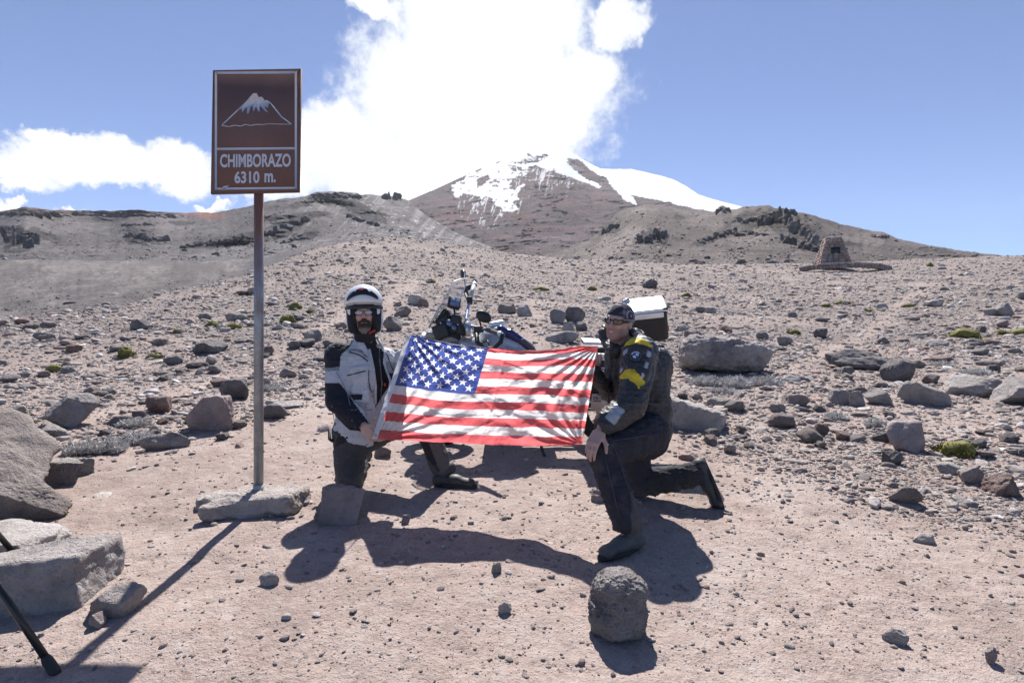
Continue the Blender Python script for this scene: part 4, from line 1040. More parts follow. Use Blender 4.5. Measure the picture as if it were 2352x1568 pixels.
# board plane: x along the board, z up, rolled by 1.5 deg, small turn
yaw = R(1.5); roll = R(1.7)
bc = W(594.5, 307, SD)+np.array([0, -.042, 0]); Dn = SD-.042; k2 = Dn/FPX
ux = np.array([math.cos(roll)*math.cos(yaw), math.sin(yaw), math.sin(roll)]); uz = np.array([.018, 0, 1.0]); un = np.cross(ux, uz)
un = un/np.linalg.norm(un)          # points away from camera (+y) or towards?
if un[1] > 0: un = -un
BW, BH = 196*k2, 279*k2
rotb = np.array([ux, un, uz])
V, F = box(bc, (BW, .004, BH), rotb, .0); part('board', sign, V, F, [M_brown])
rim = []
for s_ in (-1, 1):
    rim.append(box(bc+ux*s_*(BW/2+.003)-un*.010, (.006, .024, BH+.012), rotb)); rim.append(box(bc+uz*s_*(BH/2+.003)-un*.010, (BW, .024, .006), rotb))
V, F = join(rim); part('rim', sign, V, F, M_edge)
for z in (-.25, .25):
    V, F = box(bc-un*.016+uz*z, (.16, .012, .035), rotb, .002); part('bracket', sign, V, F, M_edge)
# board drawing measured on the zoomed print: board spans (70..1040, 95..1475) in 1137x1568 crop of 290x400 px
def bp(a, b, lift=.0035):
    u = (a-556)/960.*BW; v = (787-b)/1370.*BH
    return bc+ux*u+uz*v+un*lift
sk = lambda a, b: bp(a+ (b-787)*.018, b+(a-556)*.012+0)   # remove the tilt that the crop shows
def flat(name, poly, holes=None, lift=.0035):
    V = np.array([sk(a, b)+un*(lift-.0035) for a, b in poly]); B_ = V-un*.0012; n = len(V)
    F = [tuple(range(n)), tuple(reversed(range(n, 2*n)))]+[(i, (i+1) % n, n+(i+1) % n, n+i) for i in range(n)]
    return np.vstack([V, B_]), F
def strip(a, b, w):
    a, b = np.array(a, float), np.array(b, float); t = b-a; t /= np.linalg.norm(t); n_ = np.array([-t[1], t[0]])*w/2
    return flat('s', [a-n_, b-n_, b+n_, a+n_])
L_, R_, T_, Bt, Md = 112, 1001, 128, 1432, 985
fr = [strip((L_, T_), (R_, T_), 24), strip((L_, Bt), (R_, Bt), 24), strip((L_+12, Md), (R_-12, Md), 26), strip((L_, T_-12), (L_, Bt+12), 24), strip((R_, T_-12), (R_, Bt+12), 24)]
V, F = join(fr); part('border', sign, V, F, M_white)
snowcap = [(352, 552), (400, 500), (455, 445), (505, 385), (525, 362), (565, 360), (590, 408), (612, 398), (632, 410), (655, 444), (682, 438), (708, 462), (716, 478), (702, 480), (688, 528), (662, 512), (648, 508), (690, 580), (655, 558), (612, 510), (600, 505), (598, 575), (580, 560), (558, 510),
           (545, 530), (532, 572), (524, 548), (516, 500), (498, 514), (484, 560), (466, 598), (456, 580), (458, 518), (440, 524), (420, 556), (400, 574), (402, 542), (392, 536), (372, 550)]
V, F = flat('c', snowcap); part('snow_cap_drawing', sign, V, F, M_white)
out = [strip((180, 716), (356, 548), 13), strip((352, 552), (400, 506), 12), strip((700, 458), (730, 486), 14), strip((724, 478), (850, 640), 15), strip((846, 632), (952, 712), 13)]
wav = [(178, 722), (262, 734), (320, 720), (388, 730), (440, 712), (500, 724), (560, 712), (630, 714), (700, 706), (800, 710), (900, 712), (952, 712)]
out += [strip(wav[i], wav[i+1], 9 if i < 7 else 6) for i in range(len(wav)-1)]
V, F = join(out); part('mountain_outline_drawing', sign, V, F, M_white)
V, F = flat('w', [(170, 1428), (200, 1404), (262, 1394), (240, 1412), (215, 1436)]); part('worn_patch', sign, V, F, M_white)
def board_text(body, x0, x1, ybase, ytop):
    V, F = text_mesh(body, 1.0, .030, 1.0); lo, hi = V.min(0), V.max(0)
    u = (V[:, 0]-lo[0])/(hi[0]-lo[0])*(x1-x0)+x0; v = ybase-(V[:, 1]-lo[1])/(hi[1]-lo[1])*(ybase-ytop)
    P_ = np.array([sk(a, b) for a, b in zip(u, v)]); n = len(P_)
    return P_, F
V, F = board_text('CHIMBORAZO', 158, 945, 1194, 1042); part('lettering', sign, V, F, M_white)
V, F = board_text('6310', 318, 597, 1374, 1236); part('lettering', sign, V, F, M_white)
V, F = board_text('m.', 652, 778, 1368, 1262); part('lettering', sign, V, F, M_white)
# rough concrete footing
M_conc = rock_material('rough_concrete', (.43, .385, .36), (.30, .26, .24), (.54, .50, .475), 1.4, dust=.5)
fw = 212*k
foot = slab(np.array([SX-.03, SD-.03, gz+.0]), (fw*.47, .20, .085), (-2, -2, 8), None, None, 71, name='concrete_footing', noise=.075, rnd=.02, parent=sign, mat=M_conc, h=.0075,
            extra=(((-.10, .02, .0), (fw*.38, .22, .075), (0, 0, 25)), ((.08, .0, .01), (fw*.40, .17, .08), (0, 0, -14))), cuts=(((0, -.24, -.09), (.5, .07, .07), (18, 0, 3)), ((-.30, -.14, .0), (.07, .1, .2), (0, 0, 35))))
MASK.append((SX, SD, fw*.5))

# black tripod pole at the left edge
M_black = simple('black_tube', (.018, .019, .021), .35, .1, var=.2)
tf = hit(128, 1545); apex = tf+np.array([-.86, .02, 1.12])
tp = thing('tripod', tf, 'black tubular tripod leg standing on the dirt in the lower left corner', 'tripod')
ax_ = np.array([apex[0]-.05, apex[1]+.1, apex[2]+.03])
for j, ft in enumerate((tf, np.array([tf[0]-1.25, tf[1]-.15, 0]), np.array([tf[0]-.85, tf[1]+.85, 0]))):
    ft = np.array([ft[0], ft[1], float(g(ft[0], ft[1]))]); d_ = (ax_-ft)/np.linalg.norm(ax_-ft)
    V, F = tube([ft+d_*.05, ft+d_*.62], .0135, 16); l = part('leg', tp, V, F, M_black, smooth=True)
    V, F = tube([ft+d_*.60, ft+d_*.605, ax_], [.0165, .0175, .0175], 16); part('upper_tube', l, V, F, M_black, smooth=True)
    V, F = tube([ft-d_*.01, ft+d_*.012, ft+d_*.06, ft+d_*.075], [.016, .020, .019, .015], 16); part('rubber_foot', l, V, F, simple('rubber', (.03, .03, .032), .8), smooth=True)
V, F = tube([ax_-np.array([0, 0, .06]), ax_+np.array([0, 0, .03]), ax_+np.array([0, 0, .14])], [.05, .05, .025], 18); part('head', tp, V, F, M_black)

# ---------------------------------------------------------------- stone monument on the skyline
MD = 60.; mb = W(1930, 606, MD); mz = min(float(g(mb[0], MD)), mb[2]); km = MD/FPX
mon = thing('monument', (mb[0], MD, mz), 'tapered stone monument with a dark plaque standing near the right skyline', 'monument')
M_ms = []
for i, c in enumerate([(.27, .205, .18), (.33, .265, .235), (.24, .195, .18), (.31, .205, .175), (.37, .31, .28), (.28, .25, .25)]): M_ms.append(simple('monument_stone', c, .9, var=.2, scale=3, bump=.6, bscale=8, bdist=.05))
M_mortar = simple('mortar', (.30, .26, .23), .95, var=.15, scale=2)
yw = R(14); mu = np.array([math.cos(yw), -math.sin(yw), 0]); mv = np.array([math.sin(yw), math.cos(yw), 0]); muz = np.array([0, 0, 1.])
hb, ht, MH = 66*km/2, 29*km/2, 66*km; z0 = mb[2]
def mface(side, a, t, lift):   # a in -1..1 across, t height 0..1
    hw = hb+(ht-hb)*t
    if side == 0: return np.array([mb[0], MD+hb, z0])+mu*(a*hw)-mv*(hw+lift)+muz*(t*MH)
    if side == 1: return np.array([mb[0], MD+hb, z0])-mu*(hw+lift)+mv*(-a*hw)+muz*(t*MH)
    if side == 2: return np.array([mb[0], MD+hb, z0])+mu*(hw+lift)+mv*(a*hw)+muz*(t*MH)
core = [mface(0, -1, 0, -.06), mface(0, 1, 0, -.06), mface(0, 1, 1, -.06), mface(0, -1, 1, -.06)]
bk = [np.array([mb[0], MD+hb, z0])+mu*(sx_*(hb+(ht-hb)*t))+mv*((hb+(ht-hb)*t)*1.0)+muz*(t*MH) for sx_, t in ((-1, 0), (1, 0), (1, 1), (-1, 1))]
V = np.array(core+bk); F = [(0, 1, 2, 3), (5, 4, 7, 6), (1, 5, 6, 2), (4, 0, 3, 7), (3, 2, 6, 7), (0, 4, 5, 1)]
part('core', mon, V, F, M_mortar)
rs = np.random.RandomState(3); rows_ = 10
for side_ in (0, 1, 2):
    for r_ in range(rows_):
        t0, t1 = r_/rows_, (r_+1)/rows_; nn = max(2, int(round(5.4-2.6*t0))); e = np.sort(np.concatenate([[0, 1], (np.arange(1, nn)+rs.uniform(-.25, .25, nn-1))/nn]))*2-1
        for j in range(nn):
            if side_ == 0 and .38 < (t0+t1)/2 < .63 and -.42 < (e[j]+e[j+1])/2 < .46: continue
            g_ = .035; a0, a1 = e[j]+g_, e[j+1]-g_; tt0, tt1 = t0+.012, t1-.012; lf = rs.uniform(.02, .10)
            fr_ = [mface(side_, a0, tt0, lf), mface(side_, a1, tt0, lf), mface(side_, a1, tt1, lf), mface(side_, a0, tt1, lf)]
            fr_ = [p_+rs.normal(size=3)*.015 for p_ in fr_]
            bk_ = [mface(side_, a0, t0, -.08), mface(side_, a1, t0, -.08), mface(side_, a1, t1, -.08), mface(side_, a0, t1, -.08)]
            part('stone', mon, np.array(fr_+bk_), [(0, 1, 2, 3), (4, 0, 3, 7), (1, 5, 6, 2), (3, 2, 6, 7), (4, 5, 1, 0)] if side_ != 1 else [(3, 2, 1, 0), (7, 3, 0, 4), (2, 6, 5, 1), (7, 6, 2, 3), (0, 1, 5, 4)], M_ms[rs.randint(6)])
pq = [mface(0, a, t, .02) for a, t in ((-.36, .385), (.42, .385), (.42*1.1, .625), (-.36*1.1, .625))]
V = np.array(pq+[p_+mv*.06 for p_ in pq]); part('plaque', mon, V, [(0, 1, 2, 3), (1, 5, 6, 2), (4, 0, 3, 7), (3, 2, 6, 7), (0, 4, 5, 1)], simple('dark_plaque', (.035, .042, .045), .4, .5))
cap = [rock_shape(900+i, 2, (.4, .4, .2)) for i in range(4)]
for i, (V, F) in enumerate(cap):
    part('cap_stone', mon, V+np.array([mb[0], MD+hb, z0+MH-.05])+mu*(ht*(.6*i-.9)), F, M_ms[i])
# low wall round it
wpts = [(1838, 617), (1858, 612), (1890, 608), (1930, 606), (1970, 605), (2010, 607), (2046, 614)]
M_wall = M_ms
rs = np.random.RandomState(6); wall = thing('low_stone_wall', W(1940, 612, 58.6), 'low curved stone wall around the foot of the monument', 'wall')
def wp(s):
    q = s*(len(wpts)-1); i = min(int(q), len(wpts)-2); f_ = q-i; a, b = wpts[i], wpts[i+1]; px_w = a[0]+(b[0]-a[0])*f_; py_w = a[1]+(b[1]-a[1])*f_
    D_ = 59.5-1.6*math.sin(s*math.pi); return W(px_w, py_w, D_)
for lv in range(2):
    s_ = 0.0
    while s_ < .985:
        ds = rs.uniform(.018, .036); a, b = wp(s_), wp(min(s_+ds, 1)); t = b-a; L__ = np.linalg.norm(t); t /= L__; nrm = np.array([-t[1], t[0], 0]); nrm /= np.linalg.norm(nrm)
        c = (a+b)/2+np.array([0, 0, -.28+lv*.27+rs.normal()*.01]); V, F = box(c, (L__*.93, .5+rs.rand()*.08, .26), np.array([t, nrm, np.cross(t, nrm)]), .04)
        part('stone', wall, V, F, M_wall[rs.randint(6)]); s_ += ds
# ---------------------------------------------------------------- the flag
def cloth_mat(name, c, trans=.5, rough=.7, weave=900):
    m = bpy.data.materials.new(name); m.use_nodes = True; b = NB(m.node_tree); b.N.remove(b.N['Principled BSDF'])
    tc = b.new('ShaderNodeTexCoord').outputs['Object']; n = b.noise(tc, 9, 4, .6)
    col_ = b.mix(b.mapr(n, .35, .65), tuple(x*.93 for x in c), tuple(min(1, x*1.05) for x in c))
    nm = b.bump(b.m('ADD', b.m('MULTIPLY', b.noise(tc, 60, 4, .6), .004), b.m('MULTIPLY', b.noise(tc, 600, 2), .0006)), .6, 1.0)
    dfs = b.new('ShaderNodeBsdfDiffuse'); tr = b.new('ShaderNodeBsdfTranslucent'); gl = b.new('ShaderNodeBsdfGlossy')
    gl.inputs['Roughness'].default_value = .5
    for s_ in (dfs, tr): b.put(s_.inputs['Color'], col_); b.put(s_.inputs['Normal'], nm)
    mx = b.new('ShaderNodeMixShader'); mx.inputs[0].default_value = trans; b.L.new(dfs.outputs[0], mx.inputs[1]); b.L.new(tr.outputs[0], mx.inputs[2])
    m2 = b.new('ShaderNodeMixShader'); m2.inputs[0].default_value = .04; b.L.new(mx.outputs[0], m2.inputs[1]); b.L.new(gl.outputs[0], m2.inputs[2])
    b.L.new(m2.outputs[0], b.N['Material Output'].inputs[0]); return m
F_red = cloth_mat('red_nylon', (.80, .15, .165), .82); F_white = cloth_mat('white_nylon', (.94, .94, .97), .80); F_blue = cloth_mat('blue_nylon', (.06, .095, .34), .66)
F_star = cloth_mat('star_white', (.92, .92, .97), .75); F_head = cloth_mat('heading_canvas', (.66, .68, .74), .25)
top_c = np.array([(0, 945, 770), (.12, 990, 780), (.25, 1040, 789), (.4, 1122, 799), (.55, 1185, 804), (.68, 1240, 803), (.8, 1290, 798), (.92, 1340, 793), (1, 1374, 794)], float)
bot_c = np.array([(0, 866, 1008), (.2, 962, 1013), (.4, 1055, 1018), (.6, 1150, 1023), (.8, 1245, 1023), (1, 1337, 1021)], float)
def flag_pt(u, v, lift=0.0):
    u = np.asarray(u, float); v = np.asarray(v, float); uu = np.clip(u, 0, 1)
    pw = 1.17-.12*uu+.10*np.sin(uu*3.1); s_ = np.clip(v, 0, 1)**pw
    tx = np.interp(uu, top_c[:, 0], top_c[:, 1])+(u-uu)*429; ty = np.interp(uu, top_c[:, 0], top_c[:, 2])
    bx = np.interp(uu, bot_c[:, 0], bot_c[:, 1])+(u-uu)*472; by = np.interp(uu, bot_c[:, 0], bot_c[:, 2])
    sag = 4*uu*(1-uu)
    px = tx+(bx-tx)*s_; py = ty+(by-ty)*s_+5*sag*np.sin(s_*np.pi)*np.sin(uu*7)
    Dt = 3.91-.32*uu+.14*sag; Db = 3.84-.34*uu+.14*sag
    D = Dt+(Db-Dt)*s_
    # cloth relief: broad folds, creases running from the held corners, sharp packing creases
    w = .026*fbm2(u*3.2+3, v*2.2, 3, 401)+.011*fbm2(u*8, v*6, 4, 402, ridge=True)
    for (cu, cv, fr, am, ph) in ((0, 1, 26, .010, .3), (1, 1, 24, .011, 1.2), (0, 0, 22, .013, 2.), (1, 0, 26, .012, .8)):
        ang = np.arctan2((v-cv)*.6, (u-cu)*1.0+1e-6); r = np.hypot(u-cu, (v-cv)*.6); w = w+1.5*am*np.sin(ang*fr+ph+2*fbm2(u*2, v*2, 2, 410))*np.exp(-r/.33)*np.clip(r*8, 0, 1)
    cr = lambda t, wd: np.exp(-np.abs(t)/wd)
    w = w+.008*cr(u-.5+.01*fbm2(v*5, u*0, 2, 5), .012)+.007*cr(u-.27, .018)-.007*cr(u-.86+.02*v, .012)+.005*cr(v-.5-.04*np.sin(u*6), .02)-.005*cr(v-.76, .02)
    w = w+.009*cr((u-.72)*.8-(v-.35)*.75, .030)-.009*cr((u-.70)*.8+(v-.62)*.75, .030)+.008*cr((u-.55)*.75-(v-.2), .028)+.007*cr((u-.2)-(v-.3)*.8, .028)-.006*cr((u-.9)*.7-(v-.85), .028)
    D = D+w-lift
    X = (px-CX)/FPX*D; Z = CAM[2]+(CY-py)/FPX*D-.25*w
    return np.stack([X, D, Z], -1)
flag = thing('flag', flag_pt(.5, 1.0), 'large red, white and blue flag with white stars held out by the two kneeling men', 'flag')
def fpatch(name, u0, u1, v0, v1, mat, nu, nv):
    uu, vv = np.meshgrid(np.linspace(u0, u1, nu), np.linspace(v0, v1, nv)); V = flag_pt(uu, vv).reshape(-1, 3)
    return part(name, flag, V, grid_faces(nv, nu), mat, smooth=True)
for i in range(13): fpatch('stripe', .4 if i < 7 else 0., 1., i/13, (i+1)/13, F_red if i % 2 == 0 else F_white, 150 if i < 7 else 240, 10)
fpatch('heading', -.026, 0, 0, 1, F_head, 5, 120)
polys = []; vs = []; 
def star(cu, cv, ru, rv):
    return [(cu+ru*(1 if k % 2 == 0 else .40)*math.sin(k*math.pi/5), cv-rv*(1 if k % 2 == 0 else .40)*math.cos(k*math.pi/5)) for k in range(10)]
stars = []
for r_ in range(9):
    for c_ in range(6 if r_ % 2 == 0 else 5):
        cu = .4*((c_*2+1+(r_ % 2))/12.); cv = (7/13)*((r_+1)/10.); stars.append(star(cu, cv, .0205, .0385))
coords = []; faces_in = []
def add_poly(P_): 
    n0 = len(coords); coords.extend([Vector(p) for p in P_]); faces_in.append(list(range(n0, n0+len(P_))))
e1 = [(x, 0) for x in np.linspace(0, .4, 41)]; e2 = [(.4, y) for y in np.linspace(0, 7/13, 41)][1:]; e3 = [(x, 7/13) for x in np.linspace(.4, 0, 41)][1:]; e4 = [(0, y) for y in np.linspace(7/13, 0, 41)][1:-1]
add_poly([tuple(map(float, p)) for p in (e1+e2+e3+e4)][::1])
for s_ in stars: add_poly(s_)
for x in np.linspace(.004, .396, 76):
    for y in np.linspace(.006, 7/13-.006, 76): coords.append(Vector((float(x), float(y))))
res = mathutils.geometry.delaunay_2d_cdt(coords, [], faces_in, 1, 1e-6)
vc, fc, of = res[0], res[2], res[5]
P2 = np.array([v[:] for v in vc]); P3 = flag_pt(P2[:, 0], P2[:, 1])
groups_ = {}
for f_, src in zip(fc, of):
    st = [s for s in src if s > 0]; groups_.setdefault(st[0] if st else 0, []).append(f_)
for kf, fl in sorted(groups_.items()):
    u_ = sorted({i for f_ in fl for i in f_}); mp = {i: j for j, i in enumerate(u_)}
    part('canton' if kf == 0 else 'star', flag, P3[u_], [tuple(mp[i] for i in f_) for f_ in fl], F_blue if kf == 0 else F_star, smooth=True)
for v in (.03, .97):
    c = flag_pt(-.013, v); V, F = tube([c+np.array([.008*math.cos(a), -.003, .008*math.sin(a)]) for a in np.linspace(0, 6.283, 13)], .0022, 6, False); part('grommet', flag, V, F, simple('brass', (.5, .36, .15), .35, .9), smooth=True)

# ---------------------------------------------------------------- materials for people
def tint_mat(name, rough=.8, bs=140, bd=.002, bst=.5, spec=.3, sheen=0, folds=0.0):
    m, b, p = material(name, rough, spec=spec); tc = b.new('ShaderNodeTexCoord').outputs['Object']
    n = b.noise(tc, 18, 5, .6); c = b.mix(.18, b.attr('tint'), b.ramp(n, [(.3, .2), (.5, .5), (.7, .8)]), 'OVERLAY'); b.put(p.inputs['Base Color'], c)
    h = b.m('MULTIPLY', b.noise(tc, bs, 3), bd)
    if folds: h = b.m('ADD', h, b.m('MULTIPLY', b.noise(b.vm('MULTIPLY', tc, (1.0, 1.0, 1.6)), 26, 5, .55, .6), folds))
    b.put(p.inputs['Normal'], b.bump(h, bst, 1.0))
    if sheen: p.inputs['Sheen Weight'].default_value = sheen
    return m
M_skin = tint_mat('skin', .55, 160, .0012, .5, .4); M_skin.node_tree.nodes['Principled BSDF'].inputs['Subsurface Weight'].default_value = .08
M_skin.node_tree.nodes['Principled BSDF'].inputs['Subsurface Radius'].default_value = (.012, .004, .002)
M_cloth = tint_mat('jacket_fabric', .78, 300, .0012, .8, .3, folds=.020)
M_nylon = tint_mat('black_nylon', .42, 300, .0010, .8, .5, folds=.024)
M_trouser = tint_mat('trouser_fabric', .8, 300, .0012, .8, .25, folds=.020)
M_leather = simple('black_leather', (.030, .031, .034), .58, var=.4, scale=40, bump=.5, bscale=90, bdist=.003)
M_dust = simple('dusty_leather', (.085, .085, .082), .7, var=.35, scale=18, bump=.5, bscale=90, bdist=.003)
M_sole = simple('boot_sole', (.03, .03, .03), .85)
M_zip = simple('zip', (.015, .015, .017), .5)
M_glassd = material('dark_lens', .08, (.03, .025, .03), spec=.8)[0]
M_frame = simple('glasses_frame', (.02, .02, .025), .3)
M_gloss_white, _b, _p = material('helmet_white', .22, (.72, .73, .76)); _p.inputs['Coat Weight'].default_value = .6; _p.inputs['Coat Roughness'].default_value = .08
M_pad = simple('helmet_padding', (.018, .019, .026), .9, bump=.4)
M_gblack = simple('satin_black', (.015, .016, .018), .4)
M_red = simple('red_plastic', (.45, .02, .025), .45)

class Frame:
    def __init__(s, o, f, up=(0, 0, 1), roll=0, sc_=1.0):
        s.o = np.array(o, float); y = -np.array(f, float); y /= np.linalg.norm(y); u = np.array(up, float); x = np.cross(y, u); x /= np.linalg.norm(x); z = np.cross(x, y)
        if roll: c, n_ = math.cos(R(roll)), math.sin(R(roll)); x, z = x*c+z*n_, z*c-x*n_
        s.R = np.stack([x, y, z], 1); s.k = sc_
    def p(s, v): return s.o+s.R@(np.array(v, float)*s.k)
    def inv(s, P_): return (np.asarray(P_)-s.o)@s.R/s.k
def head_prims(F, fr, smile=False):
    k = fr.k
    E = lambda c, r, kk=.015, sub=False: F.ell(fr.p(c), np.array(r)*k, kk*k, fr.R, sub)
    C = lambda a, b, r1, r2, kk=.01, sub=False: F.cone(fr.p(a), fr.p(b), r1*k, r2*k, kk*k, sub)
    E((0, .015, .032), (.076, .096, .088)); E((0, -.028, -.028), (.060, .062, .084), .03); E((0, -.042, -.084), (.043, .044, .032), .025)
    for s_ in (-1, 1):
        E((s_*.052, .0, -.055), (.018, .035, .035), .02); E((s_*.036, -.068, -.022), (.022, .020, .020), .02)
    C((-.036, -.079, .030), (.036, -.079, .030), .012, .012, .015)
    for s_ in (-1, 1): E((s_*.031, -.092, .008), (.017, .011, .011), .010, True); E((s_*.031, -.076, .007), (.0125, .0125, .0125), .004)
    C((0, -.086, .016), (0, -.110, -.022), .0085, .0115, .010)
    for s_ in (-1, 1): E((s_*.0125, -.098, -.027), (.008, .010, .007), .006)
    C((-.020, -.088, -.052), (.020, -.088, -.052), .0065, .0065, .006); C((-.016, -.086, -.064), (.016, -.086, -.064), .0075, .0075, .006)
    C((-.019, -.093, -.0575), (.019, -.093, -.0575), .0032 if not smile else .0055, .0032 if not smile else .0055, .003, True)
    E((0, -.080, -.096), (.018, .014, .014), .015)
    for s_ in (-1, 1): E((s_*.079, .012, -.004), (.009, .018, .031), .006); E((s_*.084, .006, .0), (.006, .009, .016), .004, True)
    F.cone(fr.p((0, .022, -.06)), fr.p((0, .05, -.19)), .056*k, .062*k, .02)
def hand_prims(F, wrist, fdir, back, thumb, curls=(.5, .5, .5, .5), spread=.0, k=1.0, tcurl=.4, mcp=None):
    f = np.array(fdir, float); f /= np.linalg.norm(f); b_ = np.array(back, float); b_ = b_-f*(b_@f); b_ /= np.linalg.norm(b_); a = np.cross(f, b_)*thumb; w = np.array(wrist, float)
    rotpalm = np.stack([a, f, b_], 1)
    F.box(w+f*.048*k, (.040*k, .050*k, .013*k), .012, rotpalm, rnd=.012*k); F.cone(w-f*.05*k, w+f*.012*k, .027*k, .026*k, .015, flat=(b_, .78))
    L = [(.044, .027, .022), (.048, .031, .024), (.045, .029, .023), (.035, .022, .020)]; off = [.031, .0105, -.0105, -.030]; st = [.092, .096, .092, .084]; rr = [.0098, .010, .0096, .0086]
    tips = []
    for i in range(4):
        base = w+f*(st[i]-.012)*k+a*off[i]*k; ang = 0.; c = curls[i]; p_ = base; ph = (mcp if mcp is not None else c)
        d0 = f+a*spread*(1.5-i)*.5; d0 /= np.linalg.norm(d0)
        for j in range(3):
            ang += (ph, c*1.25, c*.8)[j]; d_ = d0*math.cos(ang)-b_*math.sin(ang); q = p_+d_*L[i][j]*k
            F.cone(p_, q, rr[i]*(1-.07*j)*k, rr[i]*(1-.07*(j+1))*k, .003); F.ell(p_, np.array([1.08]*3)*rr[i]*k*(1-.06*j), .003); p_ = q
        tips.append((p_, d_, rr[i]*.8*k))
    base = w+f*.022*k+a*.026*k-b_*.006*k; d_ = f*.62+a*.72-b_*.25; d_ /= np.linalg.norm(d_); p_ = base; q = p_+d_*.040*k; F.cone(p_, q, .0155*k, .0125*k, .010); p_ = q
    for L_t, r1, r2 in ((.032, .0118, .0108), (.026, .0108, .0088)):
        d_ = d_+(f*.6-a*.55-b_*.35)*tcurl; d_ /= np.linalg.norm(d_); q = p_+d_*L_t*k; F.cone(p_, q, r1*k, r2*k, .003); p_ = q
    return tips
def poly_px(pts, ox, oy, s): return [(ox+x/s, oy+y/s) for x, y in pts]
def skin_color(V, fr, base, mapfn=None):
    q = fr.inv(V); c = np.tile(np.array(base), (len(V), 1)); n = fbm3(V[:, 0]*40, V[:, 1]*40, V[:, 2]*40, 3, 5)
    c *= (1+.10*n)[:, None]
    red = np.exp(-(((np.abs(q[:, 0])-.036)/.022)**2+((q[:, 2]+.025)/.024)**2))*(q[:, 1] < -.03)+1.1*np.exp(-((q[:, 0]/.016)**2+((q[:, 2]+.022)/.020)**2))*(q[:, 1] < -.08)
    c = c*(1-red[:, None]*.35)+np.array([.50, .20, .16])*red[:, None]*.35
    lips = np.exp(-((q[:, 0]/.021)**4+((q[:, 2]+.058)/.0105)**4))*(q[:, 1] < -.07); c = c*(1-lips[:, None]*.8)+np.array([.33, .12, .11])*lips[:, None]*.8
    return c, q
def garment(name, parent, F, colfn, mat, splits=None, fold=.0, relax_it=1, seed=1, label=None):
    V, Q = F.mesh(); V = relax(V, Q, relax_it, .5)
    if fold:
        N = vnormals(V, Q); n = fbm3(V[:, 0]*9, V[:, 1]*9, V[:, 2]*15, 3, seed, .55, ridge=True)+.5*fbm3(V[:, 0]*24, V[:, 1]*24, V[:, 2]*34, 3, seed+5, .5, ridge=True)
        V = V+N*(fold*n)[:, None]
    N = vnormals(V, Q)
    if np.einsum('ij,ij->i', N, V-V.mean(0)).sum() < 0: Q = Q[:, ::-1]; N = -N
    col, cls = colfn(V, N)
    if splits is None: return part(name, parent, V, Q, mat, smooth=True, col=col, label=label)
    fc_ = np.max(cls[Q], 1); main = None
    for k_ in np.unique(fc_):
        nm, mt = splits.get(int(k_), (name, mat)) if k_ else (name, mat)
        v, q, c = submesh(V, Q, fc_ == k_, col)
        if k_ == 0: main = part(name, parent, v, q, mt, smooth=True, col=c, label=label)
    for k_ in np.unique(fc_):
        if k_ == 0: continue
        nm, mt = splits[int(k_)]
        v, q, c = submesh(V, Q, fc_ == k_, col); part(nm, main, v, q, mt, smooth=True, col=c)
    return main
def solid(name, parent, F, mat, col=None, it=1, label=None):
    V, Q = F.mesh(); V = relax(V, Q, it, .5); N = vnormals(V, Q)
    if np.einsum('ij,ij->i', N, V-V.mean(0)).sum() < 0: Q = Q[:, ::-1]
    return part(name, parent, V, Q, mat, smooth=True, label=label, col=None if col is None else np.tile(np.array(col), (len(V), 1)))
def bounds(pts, m): P_ = np.array(pts); return P_.min(0)-m, P_.max(0)+m
